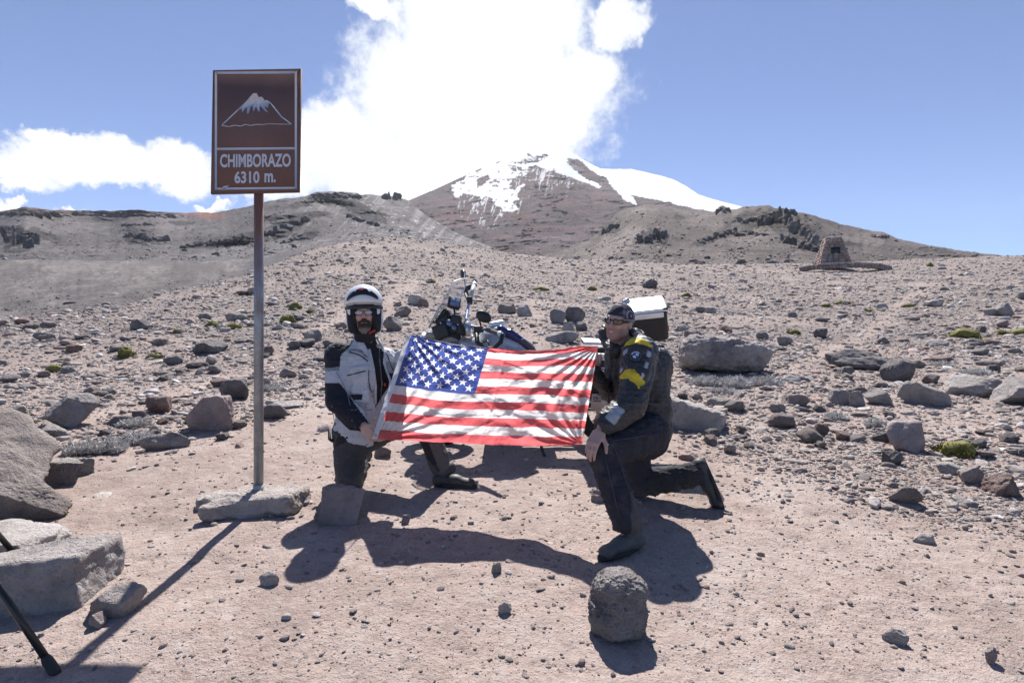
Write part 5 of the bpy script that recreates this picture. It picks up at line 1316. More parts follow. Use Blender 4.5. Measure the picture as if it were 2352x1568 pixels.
# ================================================================ right man (bandana, black jacket, one knee down)
def right_man():
    hd = Frame(W(1421, 741, 3.80), (-.60, -.80, -.02), roll=-9, sc_=1.04)
    sh_l, el_l, wr_l = W(1470, 808, 3.68), W(1450, 930, 3.48), W(1382, 978, 3.38)
    sh_r, el_r, wr_r = W(1418, 820, 3.99), W(1405, 905, 3.96), W(1360, 852, 3.76)
    neck = W(1447, 792, 3.84); chest = W(1458, 868, 3.86); waist = W(1462, 950, 3.88); hip = W(1472, 985, 3.86)
    hp_l, kn_l, an_l = W(1492, 992, 3.70), W(1384, 1036, 3.40), W(1440, 1205, 3.26)
    hp_r, kn_r, an_r = W(1456, 998, 3.96), W(1462, 1112, 3.99), W(1600, 1088, 3.90)
    gl = float(g(*W(1440, 1262, 3.19)[:2]))
    man = thing('person', (an_l[0], an_l[1], gl), 'smiling man in dark bandana and black jacket with yellow bands, kneeling right of the flag', 'person')
    # --- body: one continuous skin mesh
    F = Field(*bounds([hd.p((0, 0, .15)), W(1660, 1170, 3.83), kn_l, an_l, wr_l, hip, W(1440, 1262, 3.0), sh_r, W(1345, 1000, 3.3)], .16), .0052)
    head_prims(F, hd, True)
    F.cone(chest+np.array([0, 0, .06]), waist, .125, .11, .04); F.cone(waist, hip, .11, .12, .04); F.cone(sh_l, sh_r, .06, .06, .04); F.cone(neck, chest, .06, .09, .04)
    for a, b_, c in ((sh_l, el_l, wr_l), (sh_r, el_r, wr_r)): F.cone(a, b_, .052, .042, .02); F.cone(b_, c, .042, .027, .015)
    for a, b_, c in ((hp_l, kn_l, an_l), (hp_r, kn_r, an_r)): F.cone(a, b_, .085, .055, .03); F.cone(b_, c, .055, .036, .015)
    ft_l = W(1396, 1246, 3.10); F.cone(an_l, W(1445, 1240, 3.26), .036, .034, .01); F.cone(W(1445, 1240, 3.26), W(1425, 1244, 3.2), .022, .016, .01)
    toe_r = W(1655, 1146, 3.84); F.cone(an_r, W(1618, 1088, 3.9), .034, .034, .01); F.cone(W(1618, 1088, 3.9), toe_r, .032, .026, .01)
    t1 = hand_prims(F, wr_l+np.array([-.016, -.03, -.030]), (-.52, -.52, -.62), (-.30, -.62, .72), -1, (.30, .34, .34, .30), k=1.04, tcurl=.3, mcp=.40)
    t2 = hand_prims(F, wr_r, (.05, -.35, .95), (.3, -.9, -.2), 1, (.6, .7, .7, .7), tcurl=.5)
    V, Q = F.mesh(); V = relax(V, Q, 1, .45)
    col, q = skin_color(V, hd, (.46, .295, .25))
    stub = sstep(-.020, -.045, q[:, 2])*(q[:, 2] > -.13)*(q[:, 1] < .02)*np.where(np.exp(-((q[:, 0]/.021)**4+((q[:, 2]+.058)/.0105)**4)) > .3, .1, 1); col = col*(1-.30*stub[:, None])
    V_ = V; body = part('body', man, V_, Q, M_skin, smooth=True, col=col)
    # teeth
    V, Fc = tube([hd.p((-.014, -.084, -.0565)), hd.p((0, -.0885, -.0575)), hd.p((.014, -.084, -.0565))], .0042*hd.k, 8); part('teeth', man, V, Fc, simple('teeth', (.7, .66, .6), .4), smooth=True)
    # sunglasses: wraparound frame with two tinted lenses
    def arc(a, z, r=.0865, yo=-.018): return hd.p((r*math.sin(a), yo-.082*math.cos(a)+.012*abs(a), z))
    fr_pts = []
    gl_o = []
    for s_ in (-1, 1):
        a0, a1 = s_*.14, s_*.78; n = 9
        A = [arc(a0+(a1-a0)*t/(n-1), .022+.002*math.sin(t)) for t in range(n)]; B_ = [arc(a0+(a1-a0)*t/(n-1), -.012+.014*(t/(n-1))**2+.006*(1-t/(n-1))**3) for t in range(n)]
        V = np.array(A+B_); Fc = [(i, i+1, n+i+1, n+i) for i in range(n-1)]
        gl_o.append((V, Fc, A, B_))
    g_root = None
    fp = []
    for V, Fc, A, B_ in gl_o: fp.append(tube(A, .0042, 8)); fp.append(tube(B_, .0032, 8)); fp.append(tube([A[-1], B_[-1]], .006, 8)); fp.append(tube([A[0], B_[0]], .003, 8))
    fp.append(tube([arc(-.14, .016), arc(0, .014), arc(.14, .016)], .0045, 8))
    for s_ in (-1, 1): fp.append(tube([arc(s_*.78, .012), hd.p((s_*.078, -.045, .014)), hd.p((s_*.083, .015, .016))], [.0085, .008, .004], 8))
    Vv, Fv = join(fp); gfr = part('sunglasses', man, Vv, Fv, M_frame, smooth=True)
    mL, bb, pp = material('mirror_lens', .12, (.16, .12, .10)); pp.inputs['Metallic'].default_value = .85
    for V, Fc, A, B_ in gl_o: part('lens', gfr, V, Fc, mL, smooth=True)
    # bandana
    F = Field(*bounds([hd.p((0, 0, .02))], .24), .004); k = hd.k
    F.ell(hd.p((0, .018, .036)), np.array((.083, .103, .093))*k, 0, hd.R); F.ell(hd.p((0, .06, .02)), np.array((.07, .06, .07))*k, .02, hd.R)
    F.box(hd.p((0, -.02, -.078)), np.array((.2, .3, .10))*k, .004, hd.R@rotm(-11), sub=True, rnd=.005)
    F.ell(hd.p((0, .015, .032)), np.array((.0755, .0955, .0875))*k, .0, hd.R, sub=True)
    F.ell(hd.p((.01, .118, -.012)), np.array((.022, .02, .018))*k, .012, hd.R)
    F.cone(hd.p((.012, .122, -.016)), hd.p((.035, .135, -.085)), .014*k, .022*k, .008, flat=(hd.R[:, 0], .5)); F.cone(hd.p((.0, .122, -.016)), hd.p((-.02, .15, -.06)), .012*k, .018*k, .006, flat=(hd.R[:, 0], .5))
    def cb(V, N):
        q = hd.inv(V); n = fbm3(q[:, 0]*22, q[:, 1]*22, q[:, 2]*30, 4, 77, .6, ridge=True); m = fbm3(q[:, 0]*14+5, q[:, 1]*14, q[:, 2]*14, 3, 78)
        c = np.tile(np.array([.035, .034, .05]), (len(V), 1)); c = mixc(c, (.36, .35, .42), sstep(.45, .72, n)*.8); c = mixc(c, (.24, .235, .28), sstep(.12, .4, m)*.7)
        c = mixc(c, (.42, .42, .50), np.exp(-((q[:, 2]-.030+.05*(q[:, 1]+.08))/.004)**2)*.5); return c, None
    garment('bandana', man, F, cb, tint_mat('bandana_cotton', .85, 300, .001, .6, .2, folds=.006), fold=.0022, seed=31)
    # --- jacket
    P0 = [sh_l, sh_r, el_l, wr_l, hip, neck, el_r, wr_r]
    F = Field(*bounds(P0, .24), .0066)
    F.cone(chest+np.array([.03, 0, .03]), waist+np.array([.03, .0, 0]), .178, .165, .05); F.cone(waist+np.array([.045, 0, 0]), hip+np.array([.03, 0, .015]), .162, .175, .04)
    F.ell(chest+np.array([.10, .02, .0]), (.125, .16, .19), .05)
    F.cone(sh_l, sh_r, .088, .082, .07); F.cone(neck+np.array([.02, .01, .02]), chest, .085, .13, .05)
    F.cone(sh_l+np.array([0, 0, -.012]), sh_l+(el_l-sh_l)*.5, .112, .098, .03); F.cone(sh_l+(el_l-sh_l)*.45, el_l, .096, .084, .02)
    F.cone(el_l+np.array([.0, 0, -.005]), el_l+(wr_l-el_l)*.6, .082, .074, .025); F.cone(el_l+(wr_l-el_l)*.5, wr_l+np.array([.012, 0, .004]), .074, .058, .02)
    F.cone(sh_r, el_r, .078, .064, .02); F.cone(el_r, wr_r, .056, .046, .02)
    F.cone(W(1462, 802, 3.90), W(1500, 835, 3.88), .085, .12, .05)
    # bulky creases round elbow and cuff
    for t in (.10, .24, .38, .52, .68, .84): c = el_l+(wr_l-el_l)*t; d_ = (wr_l-el_l)/np.linalg.norm(wr_l-el_l); F.cone(c+np.array([-.01, -.02, .03]), c+np.array([0, .01, -.03]), .058-.020*t, .056-.02*t, .012)
    for t in (.55, .70, .85): c = sh_l+(el_l-sh_l)*t; F.cone(c+np.array([-.02, -.02, .01]), c+np.array([.012, -.01, -.006]), .070, .070, .010)
    for z_ in (.30, .50, .72): 
        c = chest+(hip-chest)*z_; F.cone(c+np.array([.09, -.06, .02]), c+np.array([.11, .06, -.01]), .108, .105, .02)
    # cuff opening, neck opening, hem
    dw = (wr_l-el_l)/np.linalg.norm(wr_l-el_l); F.cone(wr_l+dw*.045, wr_l+dw*.10, .046, .060, 0, sub=True)
    F.cone(neck+np.array([-.015, -.02, .02]), hd.p((0, -.02, -.10)), .060, .075, .01, sub=True)
    ox, oy, s_ = 1388.3, 751.3, 6.857
    poly = {n_: poly_px(p_, ox, oy, s_) for n_, p_ in {
        'grey_top': [(380, 220), (420, 140), (470, 85), (530, 62), (600, 85), (680, 160), (760, 300), (745, 320), (700, 250), (640, 200), (540, 170), (440, 175), (390, 240)],
        'y1': [(300, 320), (340, 240), (400, 190), (470, 168), (560, 170), (650, 205), (715, 260), (752, 325), (700, 305), (640, 280), (520, 255), (430, 262), (340, 290)],
        'grey_side': [(745, 320), (800, 380), (835, 480), (825, 600), (760, 740), (700, 870), (640, 880), (690, 760), (735, 640), (755, 480), (740, 380)],
        'grey_front': [(230, 420), (260, 320), (330, 270), (300, 400), (270, 560), (245, 640), (222, 560)],
        'y2': [(236, 780), (280, 720), (330, 662), (400, 655), (470, 668), (540, 740), (590, 815), (655, 858), (600, 920), (560, 925), (545, 995), (520, 930), (460, 870), (370, 815), (300, 812), (236, 815)],
        'back_panel': [(730, 760), (830, 690), (855, 800), (700, 885)], 'hem': [(560, 1340), (700, 1360), (790, 1450), (860, 1600), (800, 1700), (740, 1560), (660, 1430)],
        's1': [(660, 460), (680, 375), (748, 385), (735, 470)], 's2': [(622, 630), (648, 545), (697, 558), (682, 648)], 's3': [(572, 800), (598, 715), (635, 735), (612, 818)], 's4': [(290, 445), (303, 372), (362, 338), (366, 402)], 's5': [(240, 725), (248, 650), (288, 628), (280, 695)],
        'patch': [(5, 1430), (175, 1200), (322, 1310), (158, 1540)]}.items()}
    def cj(V, N):
        px, py = proj(V); vis = N[:, 1] < .25; c = np.tile(np.array([.030, .030, .034]), (len(V), 1)); cls = np.zeros(len(V), int)
        wx = 1.2*fbm3(V[:, 0]*30, V[:, 1]*30, V[:, 2]*30, 2, 9)
        def P_(n_): return inpoly(px+wx, py+wx, poly[n_]) & vis & (V[:, 1] < 3.86)
        for n_ in ('grey_side', 'grey_front', 'back_panel', 'hem'): c[inpoly(px, py, poly[n_]) & vis] = (.085, .082, .08)
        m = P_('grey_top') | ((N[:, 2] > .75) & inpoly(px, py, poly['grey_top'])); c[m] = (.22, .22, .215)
        for n_ in ('y1', 'y2'): m = P_(n_); c[m] = (.62, .47, .035); cls[m] = 1
        for n_ in ('s1', 's2', 's3', 's4', 's5'): m = P_(n_); c[m] = (.34, .36, .42); cls[m] = 2
        m = P_('patch'); c[m] = (.25, .29, .35); cls[m] = 2; return c, cls
    M_yel = tint_mat('yellow_band', .65, 300, .001, .6, .3, folds=.010); M_ref = tint_mat('reflective_patch', .38, 300, .001, .5, .6, folds=.004)
    jk = garment('jacket', man, F, cj, M_nylon, {1: ('yellow_band', M_yel), 2: ('reflective_patch', M_ref)}, fold=.011, seed=3, relax_it=1)
    # collar standing round the neck, with the rolled far side showing in front of the chin
    F = Field(*bounds([neck], .28), .006)
    F.cone(neck+np.array([.03, .02, .01]), neck+np.array([.025, .015, .045]), .092, .080, .0); F.cone(neck+np.array([.02, .0, -.02]), neck+np.array([.0, -.01, .12]), .070, .080, .01, sub=True)
    for p_, r_ in ((W(1392, 752, 3.96), .026), (W(1386, 762, 3.95), .028), (W(1388, 774, 3.94), .030), (W(1396, 783, 3.92), .034), (W(1400, 762, 3.98), .032)): F.ell(p_, (r_*1.2, r_*1.5, r_), .012)
    F.cone(W(1400, 788, 3.90), W(1412, 805, 3.80), .045, .05, .02)
    F.cone(W(1456, 778, 3.76), W(1418, 806, 3.74), .014, .018, .015)
    garment('collar', man, F, lambda V, N: (np.tile(np.array([.024, .025, .029]), (len(V), 1)), None), M_nylon, fold=.006, seed=8)
    # front zip placket
    def surf(pts, lift=.0):
        return [W(a, b_, d_) for a, b_, d_ in pts]
    # emblem roundel on the upper sleeve, laid on the jacket surface
    jv = np.array([v.co[:] for v in jk.data.vertices])+origin_of(jk); jpx, jpy = proj(jv)
    def on_jacket(px, py, lift=.003):
        m = np.hypot(jpx-px, jpy-py) < 4.0
        D = np.percentile(jv[m, 1], 12) if m.any() else 3.55
        return W(px, py, D-lift)
    ec = (ox+495/s_, oy+455/s_)
    c0 = on_jacket(*ec); e_x = on_jacket(ec[0]+8, ec[1], 0)-on_jacket(ec[0]-8, ec[1], 0); e_z = on_jacket(ec[0], ec[1]-8, 0)-on_jacket(ec[0], ec[1]+8, 0)
    e_x /= np.linalg.norm(e_x); e_z = e_z-e_x*(e_x@e_z); e_z /= np.linalg.norm(e_z); e_n = np.cross(e_x, e_z); e_n *= (-1 if e_n[1] > 0 else 1); c0 = c0+e_n*.006
    def disc(r0, r1, a0, a1, lift, n=24):
        V = []; Fc = []
        for i in range(n+1):
            a = a0+(a1-a0)*i/n; d_ = math.cos(a)*e_x+math.sin(a)*e_z; V += [c0+e_n*lift+d_*r0, c0+e_n*lift+d_*r1]
        return np.array(V), [(2*i, 2*i+1, 2*i+3, 2*i+2) for i in range(n)]
    mm = 3.55/FPX; Rr = 85/s_*mm
    M_nav = simple('emblem_navy', (.025, .03, .05), .6); M_blu = simple('emblem_blue', (.04, .10, .34), .5); M_wh = simple('emblem_white', (.62, .64, .68), .5); M_gry = simple('emblem_grey', (.16, .17, .19), .5)
    V, Fc = disc(0.0, Rr, 0, 2*math.pi, 0, 36); em = part('emblem', jk, V, Fc, M_nav)
    rootloc = jk
    V, Fc = join([disc(Rr*.93, Rr*1.0, 0, 2*math.pi, .001, 40)]); part('emblem_rim', jk, V, Fc, M_gry)
    for i in range(4): V, Fc = disc(0, Rr*.57, i*math.pi/2, (i+1)*math.pi/2, .0015, 8); part('emblem_quarter', jk, V, Fc, M_blu if i in (1, 3) else M_wh)
    V, Fc = join([disc(Rr*.66, Rr*.88, a, a+.34, .0015, 4) for a in (.62, 1.10, 1.62, 2.08, 2.5)]); part('emblem_lettering', jk, V, Fc, M_wh)
    # zip line down the front edge
    # --- trousers
    F = Field(*bounds([hip, kn_l, an_l, kn_r, an_r, W(1600, 1100, 3.9)], .2), .0072)
    F.cone(hip+np.array([.01, 0, .03]), hip+np.array([.03, -.02, -.05]), .165, .150, .04)
    F.cone(hp_l, kn_l+np.array([.01, .0, .0]), .122, .092, .04); F.cone(kn_l, kn_l+(an_l-kn_l)*.5, .088, .080, .03); F.cone(kn_l+(an_l-kn_l)*.4, an_l+np.array([.0, 0, .02]), .082, .084, .02)
    F.ell(kn_l+np.array([-.005, -.01, .0]), (.080, .080, .072), .03)
    F.cone(hp_r, kn_r, .12, .090, .05); F.cone(kn_r+np.array([0, 0, .012]), kn_r+(an_r-kn_r)*.5, .086, .078, .03); F.cone(kn_r+(an_r-kn_r)*.45, an_r+np.array([-.02, 0, .0]), .080, .074, .02)
    F.cone(an_l+np.array([0, 0, -.02]), an_l+np.array([0, 0, -.12]), .065, .09, .0, sub=True)
    for t in (.15, .3): c = hp_l+(kn_l-hp_l)*t; F.cone(c+np.array([0, -.05, .04]), c+np.array([.02, -.05, -.05]), .07, .06, .02)
    for t in (.25, .6, .85): c = kn_r+(an_r-kn_r)*t; F.cone(c+np.array([0, -.02, .035]), c+np.array([.01, -.02, -.035]), .052, .05, .012)
    def ct(V, N):
        c = np.tile(np.array([.030, .032, .042]), (len(V), 1)); px, py = proj(V)
        c = mixc(c, (.034, .036, .040), inpoly(px, py, [(1500, 1080), (1590, 1065), (1612, 1125), (1500, 1140), (1490, 1100)])*1.0)
        dn_ = fbm3(V[:, 0]*14, V[:, 1]*14, V[:, 2]*14, 4, 6); c = mixc(c, (.15, .125, .112), np.clip(sstep(1110, 1150, py)*(px > 1450)*.6+sstep(.15, .6, dn_)*.22+sstep(1150, 1215, py)*.12, 0, .8)); return c, None
    tr = garment('trousers', man, F, ct, M_trouser, fold=.010, seed=12)
    tv = np.array([v.co[:] for v in tr.data.vertices])+origin_of(tr); tpx, tpy = proj(tv)
    def on_tr(px, py, l=.004):
        m = np.hypot(tpx-px, tpy-py) < 5; return W(px, py, (np.percentile(tv[m, 1], 10) if m.any() else 3.3)-l)
    zp = [(1396, 1019), (1391, 1023), (1391, 1032)]
    V, Fc = tube([on_tr(*p_) for p_ in zp], [.008, .010, .006], 8); part('reflective_piping', man, V, Fc, M_wh, smooth=True)
    # seams, zip placket and hems laid on the cloth
    def seam(parent, fn, pts, r=.0022, mat=M_zip, name='seam'):
        q = [fn(a, b_) for a, b_ in pts]; q = [q[0]]+[(q[i-1]+2*q[i]+q[i+1])/4 for i in range(1, len(q)-1)]+[q[-1]]
        V, Fc = tube(q, r, 6); part(name, parent, V, Fc, mat, smooth=True)
    M_seam = simple('seam_thread', (.075, .075, .08), .7)
    seam(jk, on_jacket, [(1402, 820), (1400, 850), (1398, 885), (1396, 920), (1398, 950)], .004, M_seam, 'zip_placket')
    seam(jk, on_jacket, [(1415, 822), (1412, 860), (1410, 900), (1412, 940)], .002, M_seam)
    seam(jk, on_jacket, [(1494, 800), (1506, 830), (1502, 865), (1490, 890), (1478, 905)], .0025, M_seam)
    seam(jk, on_jacket, [(1410, 930), (1430, 948), (1452, 962), (1470, 972)], .002, M_seam)
    seam(jk, on_jacket, [(1482, 925), (1500, 930), (1522, 928)], .003, M_seam, 'waist_cord')
    seam(tr, on_tr, [(1390, 1045), (1398, 1090), (1412, 1140), (1424, 1190)], .002, M_seam)
    seam(tr, on_tr, [(1412, 1030), (1430, 1080), (1448, 1130), (1460, 1180)], .002, M_seam)
    seam(tr, on_tr, [(1500, 1078), (1540, 1076), (1580, 1068)], .002, M_seam)
    seam(tr, on_tr, [(1405, 1012), (1440, 1008), (1480, 1000)], .002, M_seam)
    # --- boots
    def boot(an, heel, toe, up, mat, name='boot'):
        an, heel, toe = map(lambda v: np.array(v, float), (an, heel, toe)); up = np.array(up, float); up /= np.linalg.norm(up); d_ = toe-heel; L = np.linalg.norm(d_); d_ /= L
        F = Field(*bounds([an, heel, toe, an+up*.05], .10), .0052)
        F.cone(an+ (an-heel)*.6, heel+up*.052, .056, .050, .02); F.cone(heel+up*.048, heel+d_*L*.5+up*.050, .044, .043, .02); F.cone(heel+d_*L*.45+up*.048, toe-d_*.035+up*.036, .046, .036, .025, flat=(up, .85))
        F.ell(toe-d_*.045+up*.034, (.044, .05, .032), .02)
        b = solid(name, man, F, mat)
        side = np.cross(up, d_); sl = []
        n = 18; out = []
        for i in range(n):
            a = 2*math.pi*i/n; w = .047*(1+.12*math.cos(a)); out.append(heel+d_*(L*.5-.01+math.cos(a)*(L*.5+.030))+side*math.sin(a)*w*(1-.25*(math.cos(a) < -.3)))
        V = np.array([p_+up*.0 for p_ in out]+[p_+up*.022 for p_ in out]); Fc = [tuple(range(n)), tuple(reversed(range(n, 2*n)))]+[(i, n+i, n+(i+1) % n, (i+1) % n) for i in range(n)]
        part('sole', b, V, Fc, M_sole); return b
    hl = W(1462, 1254, 3.24); hl[2] = float(g(hl[0], hl[1]))+.006; te = W(1380, 1266, 3.10); te[2] = float(g(te[0], te[1]))+.008
    boot(W(1442, 1208, 3.25), hl, te, (0, 0, 1), M_dust)
    te2 = W(1662, 1163, 3.84); te2[2] = float(g(te2[0], te2[1]))+.01; hl2 = W(1622, 1062, 3.90); upv = np.array([-.9, 0, -.38])
    boot(W(1592, 1090, 3.90), hl2+np.array([.0, 0, 0]), te2, upv, M_leather)
    # lanyard card and ring omitted where hidden; wedding ring
    p0, p1 = t1[2][0], t1[2][0]
    return man
rman = right_man()
# ================================================================ left man (white helmet, light jacket)
def left_man():
    hd = Frame(W(837, 722, 4.10), (.20, -.98, .02), roll=2, sc_=1.03)
    D0 = 4.16
    neck = W(838, 782, 4.16); chest = W(836, 860, 4.18); waist = W(828, 945, 4.20); hip = W(822, 985, 4.22)
    sh_r, el_r, wr_r = W(778, 818, 4.12), W(775, 918, 4.02), W(836, 978, 3.91)
    sh_l, el_l, wr_l = W(886, 824, 4.20), W(918, 880, 4.13), W(925, 818, 4.03)
    hp_r, kn_r, an_r = W(805, 1000, 4.20), W(803, 1098, 4.22), W(828, 1062, 4.62)
    hp_l, kn_l, an_l = W(858, 990, 4.28), W(965, 955, 4.22), W(1022, 1082, 4.30)
    gz_ = float(g(kn_r[0], kn_r[1]))
    man = thing('person', (kn_r[0], kn_r[1], gz_), 'bearded man in an open white helmet and pale grey jacket, kneeling left of the flag', 'person')
    F = Field(*bounds([hd.p((0, 0, .15)), wr_r, kn_r, W(1080, 1112, 4.22), an_r, wr_l, W(945, 768, 4.0), sh_r, hp_l], .15), .0052)
    head_prims(F, hd)
    F.cone(chest+np.array([0, 0, .06]), waist, .125, .11, .04); F.cone(waist, hip, .11, .12, .04); F.cone(sh_r, sh_l, .06, .06, .04); F.cone(neck, chest, .06, .09, .04)
    for a, b_, c in ((sh_l, el_l, wr_l), (sh_r, el_r, wr_r)): F.cone(a, b_, .052, .042, .02); F.cone(b_, c, .042, .027, .015)
    for a, b_, c in ((hp_l, kn_l, an_l), (hp_r, kn_r, an_r)): F.cone(a, b_, .085, .055, .03); F.cone(b_, c, .055, .036, .015)
    F.cone(an_l, W(1015, 1098, 4.30), .034, .032, .01); F.cone(W(1015, 1098, 4.30), W(1070, 1104, 4.22), .030, .024, .01); F.cone(an_r, an_r+np.array([0, .12, -.06]), .034, .026, .01)
    hand_prims(F, wr_r+np.array([.0, -.01, -.002]), (.66, -.30, -.62), (-.45, -.88, -.05), -1, (.35, .45, .5, .6), k=1.0, tcurl=.5, mcp=.35)
    hand_prims(F, wr_l, (.30, -.30, .88), (-.75, .1, .45), 1, (.5, .6, .7, .7), k=.98, tcurl=.5, mcp=.5)
    V, Q = F.mesh(); V = relax(V, Q, 1, .45); col, q = skin_color(V, hd, (.48, .31, .26))
    eye = np.exp(-(((np.abs(q[:, 0])-.031)/.010)**2+((q[:, 2]-.008)/.005)**2))*(q[:, 1] < -.06); col = mixc(col, (.10, .07, .06), np.clip(eye, 0, 1)*.8)
    br = np.exp(-(((np.abs(q[:, 0])-.032)/.016)**4+((q[:, 2]-.030)/.005)**2))*(q[:, 1] < -.06); col = mixc(col, (.09, .06, .05), np.clip(br, 0, 1)*.8)
    part('body', man, V, Q, M_skin, smooth=True, col=col)
    # goatee
    F = Field(*bounds([hd.p((0, -.06, -.09))], .10), .0034); k = hd.k
    F.ell(hd.p((0, -.070, -.098)), np.array((.034, .036, .040))*k, .01, hd.R); F.cone(hd.p((-.030, -.080, -.062)), hd.p((0, -.094, -.043)), .0085*k, .0105*k, .006); F.cone(hd.p((.030, -.080, -.062)), hd.p((0, -.094, -.043)), .0085*k, .0105*k, .006)
    for s_ in (-1, 1): F.cone(hd.p((s_*.031, -.078, -.062)), hd.p((s_*.026, -.075, -.10)), .010*k, .016*k, .008)
    F.ell(hd.p((0, -.099, -.062)), np.array((.017, .012, .006))*k, .003, hd.R, sub=True)
    def cbd(V, N):
        q = hd.inv(V); n = fbm3(q[:, 0]*160, q[:, 1]*60, q[:, 2]*50, 3, 4); t = sstep(-.085, -.115, q[:, 2]); c = mixc((.055, .038, .032), (.22, .20, .19), np.clip(t*.8+.3*n, 0, 1)); return c, None
    garment('beard', man, F, cbd, tint_mat('beard_hair', .9, 500, .003, 1, .2), fold=.004, seed=22)
    # glasses
    fp = []; lens = []
    for s_ in (-1, 1):
        c = np.array([s_*.033, -.101, .006]); ring = [hd.p(c+np.array([.025*math.cos(a), .004*abs(math.cos(a)), .0135*math.sin(a)*(1 if abs(math.sin(a)) < .99 else 1)])) for a in np.linspace(0, 2*math.pi, 17)]
        fp.append(tube(ring, .0016, 6, False)); V = np.array(ring[:-1]); lens.append((V, [tuple(range(16))]))
        fp.append(tube([hd.p((s_*.058, -.098, .010)), hd.p((s_*.076, -.06, .012)), hd.p((s_*.08, .01, .01))], .002, 6))
    fp.append(tube([hd.p((-.009, -.105, .010)), hd.p((0, -.109, .012)), hd.p((.009, -.105, .010))], .0018, 6))
    V, Fc = join(fp); gl = part('glasses', man, V, Fc, M_frame, smooth=True)
    mg, b, p = material('clear_lens', .03, (.9, .93, 1.0), spec=.9); p.inputs['Alpha'].default_value = .35; p.inputs['Metallic'].default_value = .25
    for V, Fc in lens: part('lens', gl, V, Fc, mg)
    # --- helmet
    hc = hd.p((0, .02, .028)); RR = hd.R
    F = Field(*bounds([hc], .24), .0042)
    F.ell(hc, np.array((.128, .155, .148))*k, 0, RR); F.cone(hd.p((-.075, .0, -.05)), hd.p((-.07, .02, -.105)), .052*k, .042*k, .03); F.cone(hd.p((.075, .0, -.05)), hd.p((.07, .02, -.105)), .052*k, .042*k, .03); F.ell(hd.p((0, .06, -.07)), np.array((.115, .10, .06))*k, .03, RR)
    F.ell(hd.p((0, .01, .01)), np.array((.098, .13, .125))*k, 0, RR, sub=True)
    F.box(hd.p((0, -.13, -.02)), np.array((.088, .115, .082))*k, .012, RR, sub=True, rnd=.03)
    F.box(hd.p((0, -.10, -.13)), np.array((.078, .14, .10))*k, .008, RR, sub=True, rnd=.02); F.box(hd.p((0, .02, -.22)), np.array((.2, .25, .075))*k, .006, RR, sub=True)
    def csh(V, N): return np.tile(np.array([.7, .7, .73]), (len(V), 1)), None
    hm = solid('helmet', man, F, M_gloss_white, label='white flip-up helmet with the chin guard raised')
    # lining and cheek pads
    F = Field(*bounds([hc], .22), .0042)
    F.ell(hd.p((0, .015, .015)), np.array((.112, .134, .132))*k, 0, RR)
    for s_ in (-1, 1): F.cone(hd.p((s_*.083, -.035, .02)), hd.p((s_*.078, -.03, -.10)), .036*k, .033*k, .015); F.ell(hd.p((s_*.085, -.045, -.05)), np.array((.028, .045, .07))*k, .01, RR)
    F.ell(hd.p((0, -.01, -.005)), np.array((.062, .30, .118))*k, .006, RR, sub=True); F.ell(hd.p((0, .015, .03)), np.array((.080, .099, .092))*k, 0, RR, sub=True)
    F.box(hd.p((0, .0, -.20)), np.array((.2, .25, .065))*k, .006, RR, sub=True); F.box(hd.p((0, -.145, .0)), np.array((.2, .035, .3))*k, .006, RR, sub=True)
    solid('padding', hm, F, M_pad)
    # raised visor frame: black band across the brow
    F = Field(*bounds([hc], .24), .0042)
    F.ell(hd.p((0, .0, .03)), np.array((.134, .150, .115))*k, 0, RR); F.ell(hd.p((0, .0, .03)), np.array((.118, .138, .2))*k, 0, RR, sub=True)
    F.box(hd.p((0, .10, .03)), np.array((.3, .13, .3))*k, 0, RR, sub=True); F.box(hd.p((0, 0, .155)), np.array((.3, .3, .098))*k, .004, RR, sub=True); F.box(hd.p((0, 0, -.095)), np.array((.3, .3, .125))*k, .004, RR, sub=True)
    solid('visor_band', hm, F, M_gblack)
    # raised chin guard
    F = Field(*bounds([hd.p((0, -.04, .12))], .24), .0042); cg = hd.p((0, -.035, .078))
    F.ell(cg, np.array((.129, .132, .128))*k, 0, RR@rotm(12)); F.ell(hd.p((0, -.0, .045)), np.array((.112, .12, .135))*k, 0, RR, sub=True)
    F.box(hd.p((0, -.02, -.03)), np.array((.3, .3, .088))*k, .012, RR@rotm(-6), sub=True, rnd=.01); F.box(hd.p((0, .16, .08)), np.array((.3, .14, .3))*k, .01, RR, sub=True)
    cgd = solid('chin_guard', hm, F, M_gloss_white); 
    cv = np.array([v.co[:] for v in cgd.data.vertices])+origin_of(cgd); cq = hd.inv(cv)
    def on_g(x, z, l=.003):
        m = (np.hypot(cq[:, 0]-x, cq[:, 2]-z) < .009)
        y = cq[m, 1].min() if m.any() else -.16
        return hd.p((x, y-l, z))
    # vent crescent with red catch
    xs = np.linspace(-.108, .100, 25); top = [on_g(x, .168-5.6*x*x*(1+.0)-(.012 if abs(abs(x)-.045) < .006 else 0)) for x in xs]; bot = [on_g(x, .122-3.4*x*x-(.018 if abs(x) > .055 else 0)*0-.0) for x in xs]
    V = np.array(top+bot); n = len(xs); V2 = V-hd.R[:, 1]*(-.001); part('vent', cgd, V, [(i, n+i, n+i+1, i+1) for i in range(n-1)], M_gblack)
    rx = np.linspace(-.022, .008, 6); V = np.array([on_g(x, .170, .006) for x in rx]+[on_g(x, .156, .006) for x in rx]); part('catch', cgd, V, [(i, 6+i, 7+i, i+1) for i in range(5)], M_red)
    V, Fc = box(hd.p((.052, -.075, -.125)), (.05, .02, .016), np.array([RR[:, 0]*.9+RR[:, 2]*.4, RR[:, 1], RR[:, 2]]), .003); part('chin_strap', hm, V, Fc, M_red)
    # --- jacket
    F = Field(*bounds([sh_r, sh_l, el_r, wr_r, hip, neck, el_l, wr_l], .23), .0066)
